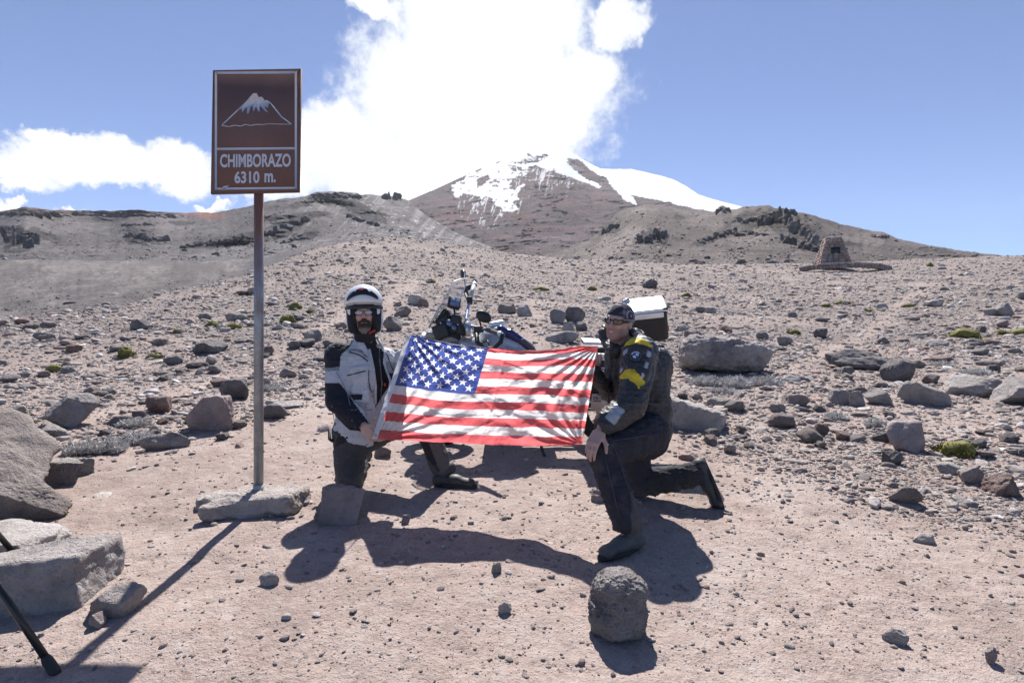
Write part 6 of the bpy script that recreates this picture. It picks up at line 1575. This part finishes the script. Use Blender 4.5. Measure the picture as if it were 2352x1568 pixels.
    F.cone(chest, waist+np.array([0, 0, .0]), .165, .155, .05); F.cone(waist, hip+np.array([0, 0, .0]), .155, .170, .04); F.ell(chest+np.array([.0, 0, .02]), (.20, .14, .17), .05)
    F.cone(sh_r, sh_l, .085, .066, .06); F.cone(neck, chest, .075, .13, .05)
    F.cone(sh_r, el_r, .092, .078, .03); F.cone(el_r, el_r+(wr_r-el_r)*.6, .078, .066, .02); F.cone(el_r+(wr_r-el_r)*.5, wr_r-(wr_r-el_r)*.10, .066, .050, .02)
    F.cone(sh_l, el_l, .072, .066, .03); F.cone(el_l, wr_l, .066, .048, .02)
    for t in (.25, .5, .75): c = el_r+(wr_r-el_r)*t; F.cone(c+np.array([-.02, -.01, .02]), c+np.array([.015, .0, -.015]), .052-.014*t, .05-.014*t, .012)
    # pockets
    for a, b_, rot_ in ((822, 905, -4), (822, 862, -8)): F.box(W(a+6, b_, 4.035), (.062, .022, .065), .012, rotm(0, rot_, 12), rnd=.012)
    # open front: channel
    ch = [(W(866, 782, 4.02), .030), (W(876, 830, 4.0), .036), (W(882, 880, 4.0), .040), (W(873, 935, 4.02), .018)]
    for (a, ra), (b_, rb) in zip(ch[:-1], ch[1:]): F.cone(a, b_, ra, rb, .004, sub=True)
    dw = (wr_r-el_r)/np.linalg.norm(wr_r-el_r); F.cone(wr_r-dw*.012, wr_r+dw*.07, .040, .055, 0, sub=True)
    F.cone(neck+np.array([0, -.02, .02]), hd.p((0, -.01, -.12)), .058, .085, .01, sub=True)
    Z = lambda pts: poly_px(pts, 718.7, 620.7, 3.0)
    pB = Z([(60, 690), (70, 610), (85, 550), (110, 520), (150, 498), (240, 458), (278, 484), (250, 530), (195, 582), (182, 672), (60, 680)]); pS = Z([(60, 674), (182, 666), (182, 690), (60, 697)])
    pL = Z([(50, 772), (180, 776), (215, 812), (290, 920), (392, 1058), (340, 1110), (250, 1100), (110, 960), (50, 880)]); pO = Z([(350, 440), (430, 420), (485, 500), (492, 640), (530, 740), (525, 800), (455, 905), (428, 950), (435, 820), (415, 680), (385, 560), (340, 480)])
    pT = Z([(250, 856), (345, 855), (337, 892), (280, 895)]); pG = Z([(250, 540), (330, 540), (380, 600), (365, 600), (320, 560), (252, 562)])
    def cj(V, N):
        px, py = proj(V); c = np.tile(np.array([.50, .515, .56]), (len(V), 1)); c *= (1+.05*fbm3(V[:, 0]*12, V[:, 1]*12, V[:, 2]*12, 3, 4))[:, None]
        # seams and weave panels
        vis = N[:, 1] < .35; cls = np.zeros(len(V), int)
        arm = V[:, 0] < (W(800, 900, 4.05)[0]+.5*0)
        c[inpoly(px, py, pB) & vis] = (.022, .024, .032); c[inpoly(px, py, pL) & vis & (V[:, 1] < 4.13)] = (.016, .018, .028)
        c[inpoly(px, py, pS) & vis] = (.26, .27, .29); c[inpoly(px, py, pO) & vis] = (.018, .018, .022)
        c[inpoly(px, py, pT) & vis] = (.02, .02, .024); c[inpoly(px, py, pG) & vis] = (.25, .27, .30)
        c[(V[:, 0] > W(900, 850, 4.2)[0]) & (V[:, 1] > 4.05) & (V[:, 2] < sh_l[2]-.10)] = (.03, .032, .04)
        c[(V[:, 0] > W(893, 850, 4.2)[0]) & (V[:, 2] < sh_l[2]-.02) & (V[:, 2] > sh_l[2]-.10)] = (.30, .31, .33); return c, cls
    jk = garment('jacket', man, F, cj, M_cloth, None, fold=.010, seed=41)
    jv = np.array([v.co[:] for v in jk.data.vertices])+origin_of(jk); jpx, jpy = proj(jv)
    def onj(px, py, l=.004):
        m = np.hypot(jpx-px, jpy-py) < 5; return W(px, py, (np.percentile(jv[m, 1], 10) if m.any() else 4.0)-l)
    def zipline(pts, r=.0035): 
        q = [onj(*p_) for p_ in pts]; q = [q[0]]+[(q[i-1]+2*q[i]+q[i+1])/4 for i in range(1, len(q)-1)]+[q[-1]]; return tube(q, r, 6)
    zs = lambda pts: [(718.7+x/3, 620.7+y/3) for x, y in pts]
    for pts, r_ in (([(250, 565), (300, 572), (345, 592), (380, 628)], .004), ([(235, 725), (280, 715), (330, 700), (362, 694)], .004), ([(385, 690), (382, 760), (390, 810), (408, 845)], .003), ([(505, 560), (520, 600), (530, 640), (552, 690)], .0035)):
        V, Fc = zipline(zs(pts), r_); part('zip', jk, V, Fc, M_zip, smooth=True)
    for pts in ([(160, 700), (200, 760), (240, 840), (262, 930), (270, 1040)], [(255, 845), (300, 850), (350, 852), (420, 870)], [(262, 960), (330, 975), (410, 960)], [(285, 905), (390, 905), (392, 958), (288, 962)], [(130, 930), (140, 990), (150, 1060)], [(455, 610), (470, 700), (480, 790)]):
        V, Fc = zipline(zs(pts), .0022); part('seam', jk, V, Fc, simple('grey_seam', (.22, .23, .26), .8), smooth=True)
    for pts in ([(250, 548), (300, 552), (352, 575)], [(80, 690), (130, 692), (180, 688)]):
        V, Fc = zipline(zs(pts), .005); part('reflective_piping', jk, V, Fc, simple('piping_grey', (.30, .32, .35), .4), smooth=True)
    # turned-out lapel edges
    for pts in ([(352, 452), (392, 560), (418, 680), (432, 800), (430, 920)], [(440, 460), (480, 530), (492, 640), (512, 700), (535, 760), (528, 810), (470, 890), (440, 960)]):
        q = [onj(a, b_, .0) for a, b_ in zs(pts)]; V, Fc = tube(q, [.010]*len(q), 8); part('lapel', jk, V, Fc, simple('lapel_fabric', (.46, .48, .52), .8), smooth=True)
    # inner vest
    F = Field(*bounds([chest, waist, neck], .2), .0066)
    F.cone(chest+np.array([.01, -.02, .02]), waist+np.array([.01, -.02, 0]), .135, .125, .04); F.cone(neck+np.array([0, .0, .02]), chest, .062, .11, .04); F.cone(neck+np.array([0, -.01, .03]), neck+np.array([.0, -.015, .115]), .070, .066, .02)
    F.ell(hd.p((0, -.02, -.02)), (.075, .11, .115), .005, hd.R, sub=True)
    vs_ = garment('vest', man, F, lambda V, N: (np.tile(np.array([.020, .020, .024]), (len(V), 1)), None), M_cloth, fold=.004, seed=44)
    F = Field(*bounds([neck], .2), .006); F.cone(neck+np.array([0, .0, .0]), hd.p((0, .012, -.105)), .078, .066, .0); F.cone(neck+np.array([0, .0, -.02]), hd.p((0, .01, -.07)), .05, .05, 0, sub=True)
    garment('neck_gaiter', man, F, lambda V, N: (np.tile(np.array([.022, .022, .026]), (len(V), 1)), None), M_cloth, fold=.004, seed=45)
    V, Fc = tube([W(870, 792, 4.015), W(873, 830, 3.995), W(877, 880, 3.995), W(874, 925, 4.01)], .0028, 6); part('zip', vs_, V, Fc, simple('zip_grey', (.12, .12, .13), .4, .6), smooth=True)
    V, Fc = box(W(884, 883, 4.005), (.012, .006, .022), None, .001); part('badge', vs_, V, Fc, M_red)
    # --- trousers
    F = Field(*bounds([hip, kn_r, an_r, kn_l, an_l], .19), .0072)
    F.cone(hip+np.array([0, 0, .02]), hip+np.array([0, 0, -.05]), .155, .150, .04); F.cone(hp_r, kn_r+np.array([.0, 0, .02]), .122, .098, .05); F.cone(hp_l, kn_l, .12, .09, .05)
    F.cone(kn_r+np.array([0, .01, .0]), kn_r+(an_r-kn_r)*.8, .088, .075, .03)
    F.cone(kn_l, kn_l+(an_l-kn_l)*.5, .085, .075, .03); F.cone(kn_l+(an_l-kn_l)*.4, an_l+np.array([-.015, 0, -.0]), .076, .072, .02)
    F.cone(an_l+np.array([0, 0, -.03]), an_l+np.array([0.02, 0, -.13]), .058, .09, .0, sub=True)
    def ct(V, N):
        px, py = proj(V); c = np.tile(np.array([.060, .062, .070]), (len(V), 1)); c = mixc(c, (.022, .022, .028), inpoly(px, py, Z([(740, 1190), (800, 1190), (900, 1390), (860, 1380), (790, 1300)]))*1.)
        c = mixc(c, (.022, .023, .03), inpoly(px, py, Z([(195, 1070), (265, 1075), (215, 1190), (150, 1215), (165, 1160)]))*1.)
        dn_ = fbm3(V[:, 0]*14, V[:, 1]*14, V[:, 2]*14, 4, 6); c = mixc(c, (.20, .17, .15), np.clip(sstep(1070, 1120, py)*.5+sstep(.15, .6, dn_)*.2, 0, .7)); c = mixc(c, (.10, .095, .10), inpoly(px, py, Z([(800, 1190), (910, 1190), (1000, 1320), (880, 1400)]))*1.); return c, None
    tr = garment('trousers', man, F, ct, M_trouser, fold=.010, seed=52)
    V, Fc = tube([W(763, 1012, 4.10), W(757, 1008, 4.14), W(757, 985, 4.16)], .012, 8); part('strap', tr, V, Fc, M_zip, smooth=True)
    def boot(an, heel, toe, up, mat, name='boot'):
        up = np.array(up, float); up /= np.linalg.norm(up); d_ = toe-heel; L = np.linalg.norm(d_); d_ /= L; F = Field(*bounds([an, heel, toe], .12), .0052)
        F.cone(an+(an-heel)*.45, heel+up*.052, .054, .050, .02); F.cone(heel+up*.048, heel+d_*L*.5+up*.050, .044, .043, .02); F.cone(heel+d_*L*.45+up*.048, toe-d_*.035+up*.036, .046, .034, .025, flat=(up, .85)); F.ell(toe-d_*.045+up*.034, (.044, .045, .030), .02)
        b_ = solid(name, man, F, mat); side = np.cross(up, d_); n = 18; out = [heel+d_*(L*.5-.01+math.cos(a)*(L*.5+.030))+side*math.sin(a)*.047*(1-.25*(math.cos(a) < -.3)) for a in np.linspace(0, 2*math.pi, n, False)]
        V = np.array(out+[p_+up*.022 for p_ in out]); Fc = [tuple(range(n)), tuple(reversed(range(n, 2*n)))]+[(i, n+i, n+(i+1) % n, (i+1) % n) for i in range(n)]; part('sole', b_, V, Fc, M_sole)
    hl = W(1008, 1116, 4.26); hl[2] = float(g(hl[0], hl[1]))+.004; te = W(1090, 1108, 4.19); te[2] = float(g(te[0], te[1]))+.006
    boot(W(1024, 1088, 4.29), hl, te, (0, 0, 1), M_leather)
    hl2 = an_r+np.array([.0, .07, .03]); te2 = an_r+np.array([.01, .16, -.10]); te2[2] = max(te2[2], float(g(te2[0], te2[1]))+.02)
    boot(an_r+np.array([0, .03, .0]), hl2, te2, (0.1, .75, .6), M_leather)
left_man()
# ================================================================ the motorcycle parked behind the flag, pointing left and leaning on its stand
def motorcycle():
    BD = 5.35
    bg = hit(1180, 1018); gy = float(g(W(1180, 900, BD)[0], BD))
    m0 = W(1180, 1010, BD); bike = thing('motorcycle', (m0[0], BD, gy), 'silver and dark blue touring motorcycle with tall screen and luggage cases parked behind the flag', 'motorcycle')
    M_sil = simple('silver_paint', (.40, .42, .44), .3, .35, var=.05); M_blu = simple('blue_paint', (.025, .035, .13), .25, .1, var=.05); M_blk = simple('black_plastic', (.016, .017, .019), .5); M_alu = simple('brushed_aluminium', (.62, .63, .65), .32, .85, var=.06, scale=8)
    M_alu2 = simple('satin_lid', (.74, .75, .76), .42, .35, var=.04); M_gripr = simple('grip_rubber', (.10, .10, .105), .8); M_tyre = simple('tyre', (.02, .02, .021), .85, bump=.6, bscale=40, bdist=.01)
    M_eng = simple('engine_metal', (.16, .16, .165), .5, .7); M_beige = simple('fairing_inside', (.26, .25, .24), .55); M_seat = simple('seat_vinyl', (.02, .02, .022), .6)
    gl, b, p = material('screen_plastic', .05, (.70, .74, .80)); p.inputs['Alpha'].default_value = .42; p.inputs['Specular IOR Level'].default_value = .8
    def w(x, y, d=0.): return W(x, y, BD+d)
    def P_(name, parent, VF, mat, sm=True, label=None): return part(name, parent, VF[0], VF[1], mat, smooth=sm, label=label)
    def S(name, prims, mat, h=.008, parent=bike, m=.15, label=None, it=1):
        pts = []
        for q in prims:
            pts += [q[1], q[2]] if q[0] == 'c' else [q[1]]
        F = Field(*bounds(pts, m), h)
        for q in prims:
            if q[0] == 'c': F.cone(q[1], q[2], q[3], q[4], q[5] if len(q) > 5 else 0, flat=q[6] if len(q) > 6 else None)
            elif q[0] == 'e': F.ell(q[1], q[2], q[3] if len(q) > 3 else 0, q[4] if len(q) > 4 else None)
            elif q[0] == 'b': F.box(q[1], q[2], q[3] if len(q) > 3 else 0, q[4] if len(q) > 4 else None, rnd=q[5] if len(q) > 5 else .01)
            elif q[0] == '-b': F.box(q[1], q[2], q[3], q[4], sub=True, rnd=.005)
            elif q[0] == '-e': F.ell(q[1], q[2], q[3], q[4], sub=True)
        return solid(name, parent, F, mat, it=it, label=label)
    # wheels
    fx, rx_ = w(1012, 0)[0], w(1400, 0)[0]
    for x, D_, r_ in ((fx, BD, .33), (rx_, BD, .335)):
        zc = float(g(x, D_))+r_-.01; c = np.array([x, D_, zc]); n = 40; V, Fc = [], []
        for i in range(n):
            a = 2*math.pi*i/n; rd = np.array([math.cos(a), 0, math.sin(a)])
            for j in range(10): b_ = 2*math.pi*j/10; V.append(c+rd*(r_-.065+.065*math.cos(b_))+np.array([0, .065*math.sin(b_), 0]))
        for i in range(n):
            for j in range(10): Fc.append((i*10+j, ((i+1) % n)*10+j, ((i+1) % n)*10+(j+1) % 10, i*10+(j+1) % 10))
        wh = part('wheel', bike, np.array(V), Fc, M_tyre, smooth=True)
        rim = tube([c+np.array([math.cos(a), 0, math.sin(a)])*(r_-.10) for a in np.linspace(0, 6.2832, 33)], .022, 8, False); P_('rim', wh, rim, M_alu)
        P_('hub', wh, tube([c-np.array([0, .09, 0]), c+np.array([0, .09, 0])], .045, 14), M_alu)
        for i in range(10):
            a = 2*math.pi*i/10; P_('spoke', wh, tube([c+np.array([0, .04*(-1)**i, 0]), c+np.array([math.cos(a), 0, math.sin(a)])*(r_-.11)], .005, 5), M_alu)
        P_('brake_disc', wh, tube([c-np.array([0, .075, 0]), c-np.array([0, .070, 0])], .14, 24), M_alu, False)
    fc = np.array([fx, BD, float(g(fx, BD))+.33]); rc = np.array([rx_, BD, float(g(rx_, BD))+.33])
    for s_ in (-1, 1): P_('fork', bike, tube([fc+np.array([0, s_*.10, 0]), w(1052, 800)+np.array([0, s_*.10-.05, 0])], .027, 12), M_alu)
    S('front_fender', [('e', fc+np.array([0, 0, .30]), (.26, .08, .06)), ('c', fc+np.array([-.1, 0, .36]), w(985, 800), .05, .06, .04)], M_sil)
    S('engine', [('b', w(1150, 925), (.20, .13, .19), 0, None, .04), ('c', w(1150, 940, -.05), w(1150, 940, -.36), .085, .075, .03), ('c', w(1150, 940, .05), w(1150, 940, .36), .085, .075, .03), ('b', w(1235, 915), (.20, .11, .12), .03, None, .03)], M_eng, .012)
    S('exhaust', [('c', w(1200, 955, .12), w(1330, 930, .2), .03, .035, .0), ('c', w(1320, 930, .2), w(1450, 885, .22), .065, .07, .02)], M_alu, .012)
    P_('swing_arm', bike, tube([w(1260, 930, .08), rc+np.array([0, .09, 0])], .045, 10), M_blk)
    P_('frame', bike, tube([w(1065, 800, 0), w(1170, 840, -.09), w(1300, 850, -.09), w(1440, 800, -.05)], .018, 8), M_blk)
    P_('side_stand', bike, tube([w(1225, 970, -.1), np.array([w(1250, 0, -.42)[0], BD-.42, float(g(w(1250, 0)[0], BD-.42))+.01])], .014, 8), M_blk)
    # bodywork
    tk = S('tank', [('e', w(1140, 784, .0), (.20, .165, .125), 0, rotm(0, 8)), ('e', w(1185, 792, .0), (.19, .15, .10), .04, rotm(0, 26)), ('c', w(1100, 800, -.10), w(1190, 822, -.10), .09, .08, .05), ('c', w(1060, 790, -.06), w(1120, 800, -.09), .06, .09, .04), ('e', w(1150, 758, .0), (.10, .12, .035), .03, rotm(0, 5))], M_sil, .009)
    S('tank_side', [('c', w(1150, 757, -.125), w(1212, 795, -.10), .042, .040, .0), ('c', w(1172, 764, -.135), w(1222, 800, -.11), .035, .03, .02)], M_blu, .008)
    S('tank_top', [('c', w(1130, 746, -.03), w(1152, 742, -.0), .030, .030, .01), ('c', w(1130, 746, .07), w(1152, 744, .06), .03, .03, .03)], M_alu2, .007)
    S('knee_pad', [('c', w(1202, 783, -.165), w(1226, 803, -.14), .026, .020, .0)], M_gripr, .006)
    S('seat', [('c', w(1225, 826), w(1330, 822), .11, .12, .05, ((0, 0, 1), .5)), ('c', w(1330, 812), w(1420, 800), .12, .11, .05, ((0, 0, 1), .55))], M_seat, .012)
    S('front_fairing', [('c', w(990, 778, .0), w(1035, 775, .0), .09, .12, .04), ('e', w(1010, 795, 0), (.14, .16, .10), .04), ('c', w(1040, 800, -.12), w(1085, 815, -.14), .06, .07, .03)], M_sil, .009)
    S('fairing_panel', [('c', w(985, 768, -.12), w(1020, 772, -.12), .030, .035, .0), ('c', w(1020, 772, -.12), w(1048, 782, -.11), .03, .02, .01)], M_beige, .007)
    S('headlight', [('e', w(975, 780, -.05), (.04, .10, .07))], M_alu2, .008)
    # cockpit: dark mass of dials, cables, brackets
    ck = S('instrument_panel', [('b', w(1016, 762, -.05), (.07, .14, .07), 0, rotm(0, -20), .02), ('b', w(1048, 735, -.04), (.045, .10, .05), .02, rotm(0, 10), .02), ('c', w(1005, 740, -.12), w(1022, 712, -.12), .025, .02, .01), ('c', w(1050, 722, -.10), w(1062, 764, -.12), .022, .03, .01), ('b', w(1022, 745, -.02), (.055, .13, .075), 0, rotm(0, -30), .02), ('b', w(1040, 760, -.02), (.07, .12, .03), .02, rotm(0, -10), .02), ('b', w(1030, 725, .02), (.03, .10, .05), .02, rotm(0, -30), .01), ('c', w(1012, 770, -.10), w(1052, 772, -.10), .035, .03, .02)], M_blk, .007)
    M_dial, bb, pp = material('dial_glass', .12, (.16, .22, .34)); pp.inputs['Metallic'].default_value = .5
    for (x, y, r) in ((1032, 742, .035), (1043, 752, .030)):
        c = w(x, y, -.14); P_('dial', ck, tube([c, c+np.array([.006, -.012, .006])], r, 16), M_dial)
    rs = np.random.RandomState(2)
    for i in range(9):
        a = w(1005+rs.rand()*20, 735+rs.rand()*35, -.12-rs.rand()*.05); c = w(1058+rs.rand()*14, 735+rs.rand()*40, -.12); mdl = (a+c)/2+np.array([0, -.03, -.02-.05*rs.rand()])
        t = np.linspace(0, 1, 8)[:, None]; pts = (1-t)**2*a+2*t*(1-t)*mdl+t*t*c; P_('cable', ck, tube(pts, .0045, 6), M_blk)
    for (x, y) in ((1018, 752), (1026, 766), (1052, 745), (1012, 742), (1060, 772)): P_('bolt', ck, tube([w(x, y, -.17), w(x, y, -.185)], .008, 8), M_alu)
    # GPS
    gp = part('navigation_unit', bike, *box(w(1043, 696, -.16), (.115, .045, .105), rotm(-18, 14, 22).T, .008), M_blk)
    gR = rotm(-18, 14, 22).T; c = w(1043, 696, -.16)-gR[1]*.0235
    V, Fc = box(c, (.088, .002, .078), gR); mS, bb, pp = material('navigation_screen', .2, (.12, .17, .30)); P_('screen', gp, (V, Fc), mS, False)
    P_('bracket', bike, tube([w(1043, 705, -.13), w(1046, 735, -.10)], .010, 8), M_blk)
    # windscreen: a curved clear sheet, seen almost edge-on
    left = [(984, 752), (998, 728), (1012, 700), (1022, 682), (1034, 658), (1040, 648)]; right = [(1040, 758), (1046, 730), (1052, 706), (1058, 688), (1067, 662), (1073, 640)]
    V = []; n = 6; m_ = 9
    for i in range(n):
        A, C = w(*left[i], -.20), w(*right[i], .22); mid = (A+C)/2+np.array([-.10+.02*i, 0, .02])
        for j in range(m_): t = j/(m_-1); V.append((1-t)**2*A+2*t*(1-t)*mid+t*t*C)
    ws = part('windscreen', bike, np.array(V), grid_faces(n, m_), gl, smooth=True)
    for seq in ([V[i*m_] for i in range(n)], [V[i*m_+m_-1] for i in range(n)], V[-m_:]): P_('screen_edge', ws, tube(seq, .0045, 6), M_alu2)
    P_('screen_strut', bike, tube([w(985, 752, -.19), w(1013, 698, -.19)], .009, 6), M_blk)
    # handlebar
    bar = [w(1157, 770, -.46), w(1143, 764, -.40), w(1120, 757, -.27), w(1095, 752, -.14), w(1076, 748, -.04), w(1070, 735, .03), w(1075, 705, .20), w(1082, 680, .34), w(1089, 654, .44)]
    hb = P_('handlebar', bike, tube(bar, .0145, 14), simple('bar_blue_grey', (.30, .36, .50), .3, .6))
    P_('clamp', hb, tube([w(1074, 772, -.07), w(1073, 738, -.06)], [.052, .035], 16), M_alu); P_('clamp_bolt', hb, tube([w(1072, 737, -.06), w(1071, 731, -.06)], .017, 10), M_alu2)
    S('grip', [('c', w(1118, 757, -.27), w(1146, 766, -.42), .020, .020)], M_gripr, .005, hb); P_('bar_end', hb, tube([w(1146, 765, -.42), w(1152, 768, -.45)], .022, 12), M_alu2)
    P_('grip', hb, tube([w(1081, 683, .32), w(1088, 656, .43)], .021, 12), simple('heated_grip', (.45, .46, .48), .5)); P_('bar_end', hb, tube([w(1088, 657, .43), w(1090, 650, .46)], .023, 12), M_alu2)
    S('switch_block', [('b', w(1100, 756, -.19), (.045, .035, .030), 0, None, .012), ('c', w(1095, 762, -.18), w(1096, 785, -.2), .025, .02, .01)], M_blk, .006, hb)
    S('switch_block', [('b', w(1079, 690, .27), (.028, .035, .040), 0, None, .012)], M_blk, .006, hb)
    P_('button', hb, tube([w(1104, 750, -.225), w(1104, 746, -.23)], .008, 8), M_red)
    S('hand_guard', [('c', w(1154, 769, -.47), w(1150, 785, -.5), .018, .020, .008), ('c', w(1150, 785, -.5), w(1134, 800, -.5), .020, .016, .008), ('c', w(1134, 800, -.5), w(1113, 799, -.46), .016, .016, .008), ('c', w(1113, 799, -.46), w(1098, 788, -.40), .016, .02, .008), ('c', w(1098, 788, -.40), w(1094, 768, -.30), .02, .018, .008)], M_blk, .005, hb)
    S('hand_guard', [('c', w(1091, 655, .45), w(1078, 660, .50), .022, .026, .01), ('c', w(1078, 660, .50), w(1066, 669, .48), .026, .018, .01), ('c', w(1066, 669, .48), w(1074, 688, .36), .012, .014, .01)], M_blk, .006, hb)
    P_('lever', hb, tube([w(1100, 766, -.24), w(1098, 780, -.34), w(1108, 788, -.38), w(1120, 782, -.44), w(1124, 795, -.47)], .006, 8), M_blk)
    # mirrors
    P_('mirror_stem', hb, tube([w(1106, 752, -.20), w(1102, 738, -.22), w(1099, 728, -.24)], .008, 8), M_blk)
    mr = S('mirror', [('e', w(1111, 727, -.26), (.074, .026, .052), 0, rotm(0, 26, 10))], M_blk, .005); P_('mirror_stem', hb, tube([w(1078, 684, .28), w(1072, 668, .30), w(1066, 640, .32)], .008, 8), M_blk)
    mr2 = S('mirror', [('e', w(1064, 630, .32), (.026, .06, .052), 0, rotm(0, -8, 20))], M_blk, .005); P_('mirror_glass', mr2, tube([w(1066, 641, .27), w(1068, 630, .26), w(1064, 619, .28)], [.004, .007, .003], 8), M_alu2)
    # luggage ------------------------------------------------------------
    R0 = rotm(6, 8, -4).T
    def case(name, c, size, Rm, lab, lid_h, grow=0):
        t = S(name, [('b', c, np.array(size)/2, 0, Rm.T, .035)], M_blk, .008, bike, .38, lab); up = Rm[2]
        lc = c+up*(size[2]/2+lid_h/2-.004); l = S('lid', [('b', lc, np.array([size[0]+.012, size[1]+.012, lid_h])/2, 0, Rm.T, .018)], M_alu2, .0065, t, .38)
        for sx in (-1, 1):
            for sy in (-1, 1): V, Fc = box(lc+Rm[0]*sx*(size[0]/2-.015)+Rm[1]*sy*(size[1]/2-.015)+up*(lid_h*.28), (.05, .05, lid_h*.6), Rm, .010); part('corner', t, V, Fc, M_blk)
        return t, lc
    # top case: silver lid falls towards us because the bike leans
    Rt = rotm(24, -6, -10).T
    tc, lc = case('top_case', w(1483, 738, -.05), (.37, .34, .29), Rt, 'black top case with a silver lid', .035)
    cfr = w(1483, 738, -.05)-Rt[1]*(.34/2+.008)+Rt[2]*.12
    V, Fc = box(cfr+Rt[0]*-.0, (.30, .012, .05), Rt, .004); part('handle_strip', tc, V, Fc, M_alu2)
    V, Fc = box(w(1483, 738, -.05)+Rt[0]*.19-Rt[1]*.05-Rt[2]*.055, (.012, .10, .055), Rt, .003); part('reflector', tc, V, Fc, M_red)
    V, Fc = box(w(1483, 738, -.05)+Rt[0]*.19-Rt[1]*.10+Rt[2]*.11, (.006, .02, .02), Rt, .002); part('latch', tc, V, Fc, simple('amber', (.6, .28, .02), .4))
    V, Fc = tube([w(1432, 697, .0), w(1440, 690, .0), w(1448, 697, .02)], [.02, .03, .02], 8); part('carry_handle', tc, V, Fc, M_sil, smooth=True)
    Rp = rotm(9, 3, 0).T
    pc, lc = case('pannier', w(1374, 868, -.33), (.40, .22, .36), Rp, 'black side pannier with a flat silver lid and a beige sticker', .03)
    for z_, hh in ((.115, .012), (.085, .03)):
        V, Fc = box(w(1374, 868, -.33)-Rp[1]*.116+Rp[2]*z_*1.0+Rp[0]*.03, (.34, .012, hh), Rp, .003); part('trim_strip', pc, V, Fc, M_alu2)
    lt = P_('latch', pc, tube([w(1377, 822, -.46), w(1379, 850, -.47)], .010, 8), M_blk); V, Fc = tube([w(1377, 815, -.46), w(1377, 824, -.465)], .012, 10); part('key', pc, V, Fc, simple('brass_lock', (.5, .34, .12), .4, .7))
    stc = w(1372, 915, -.33)-Rp[1]*.124
    V, Fc = box(stc, (.14, .003, .145), Rp, .0); st = part('sticker', pc, V, Fc, simple('sticker_beige', (.50, .43, .38), .6))
    T, Ft = text_mesh('EROOX', .042, .001, .9); T = np.array([stc+Rp[0]*(x-.055)+Rp[2]*(y+.02)-Rp[1]*.0022 for x, y, z in T]); part('sticker_lettering', st, T, Ft, M_gblack)
    for z_, x0 in ((.065, .01), (.008, -.02)): V, Fc = box(stc+Rp[2]*z_+Rp[0]*x0-Rp[1]*.002, (.07, .001, .008), Rp); part('sticker_stripe', st, V, Fc, M_gblack)
    lv = S('rear_lid', [('b', w(1375, 785, -.33), (.19, .115, .014), 0, rotm(9, 3, 0), .012)], M_alu2, .007, pc)
    S('tail', [('c', w(1395, 818), w(1500, 806), .11, .075, .04, ((0, 0, 1), .6)), ('b', w(1480, 796, -.02), (.16, .13, .014), .01, None, .01)], M_blk, .010)
    P_('rack_upright', bike, tube([w(1470, 800, -.02), w(1476, 776, -.03)], .03, 10), M_blk)
    P_('luggage_rack', bike, tube([w(1310, 830, -.2), w(1400, 812, -.2), w(1500, 800, -.2)], .010, 8), M_blk)
motorcycle()

# ---------------------------------------------------------------- thin mountain air
def haze():
    V, F = box((0, 2700, 500), (9600, 5800, 1580)); m = bpy.data.materials.new('thin_air'); m.use_nodes = True; nt = m.node_tree; nt.nodes.clear()
    o = nt.nodes.new('ShaderNodeOutputMaterial'); v = nt.nodes.new('ShaderNodeVolumePrincipled'); v.inputs['Density'].default_value = 4e-5; v.inputs['Color'].default_value = (.90, .94, 1.0, 1); v.inputs['Anisotropy'].default_value = .25
    nt.links.new(v.outputs[0], o.inputs['Volume']); tag(link('haze', mesh_data('haze', V, F, m)), 'thin bluish air between the viewer and the far mountain', 'haze', kind='stuff')
haze()
_t = {}
for _o in bpy.data.objects:
    if _o.type == 'MESH' and _o.data.name not in _t: _t[_o.data.name] = sum(len(p.vertices)-2 for p in _o.data.polygons) if len(_o.data.polygons) < 200 else len(_o.data.polygons)*(len(_o.data.polygons[0].vertices)-2)
_s = sorted(_t.items(), key=lambda t: -t[1])[:14]
print('TRIS', sum(_t.values()), _s)
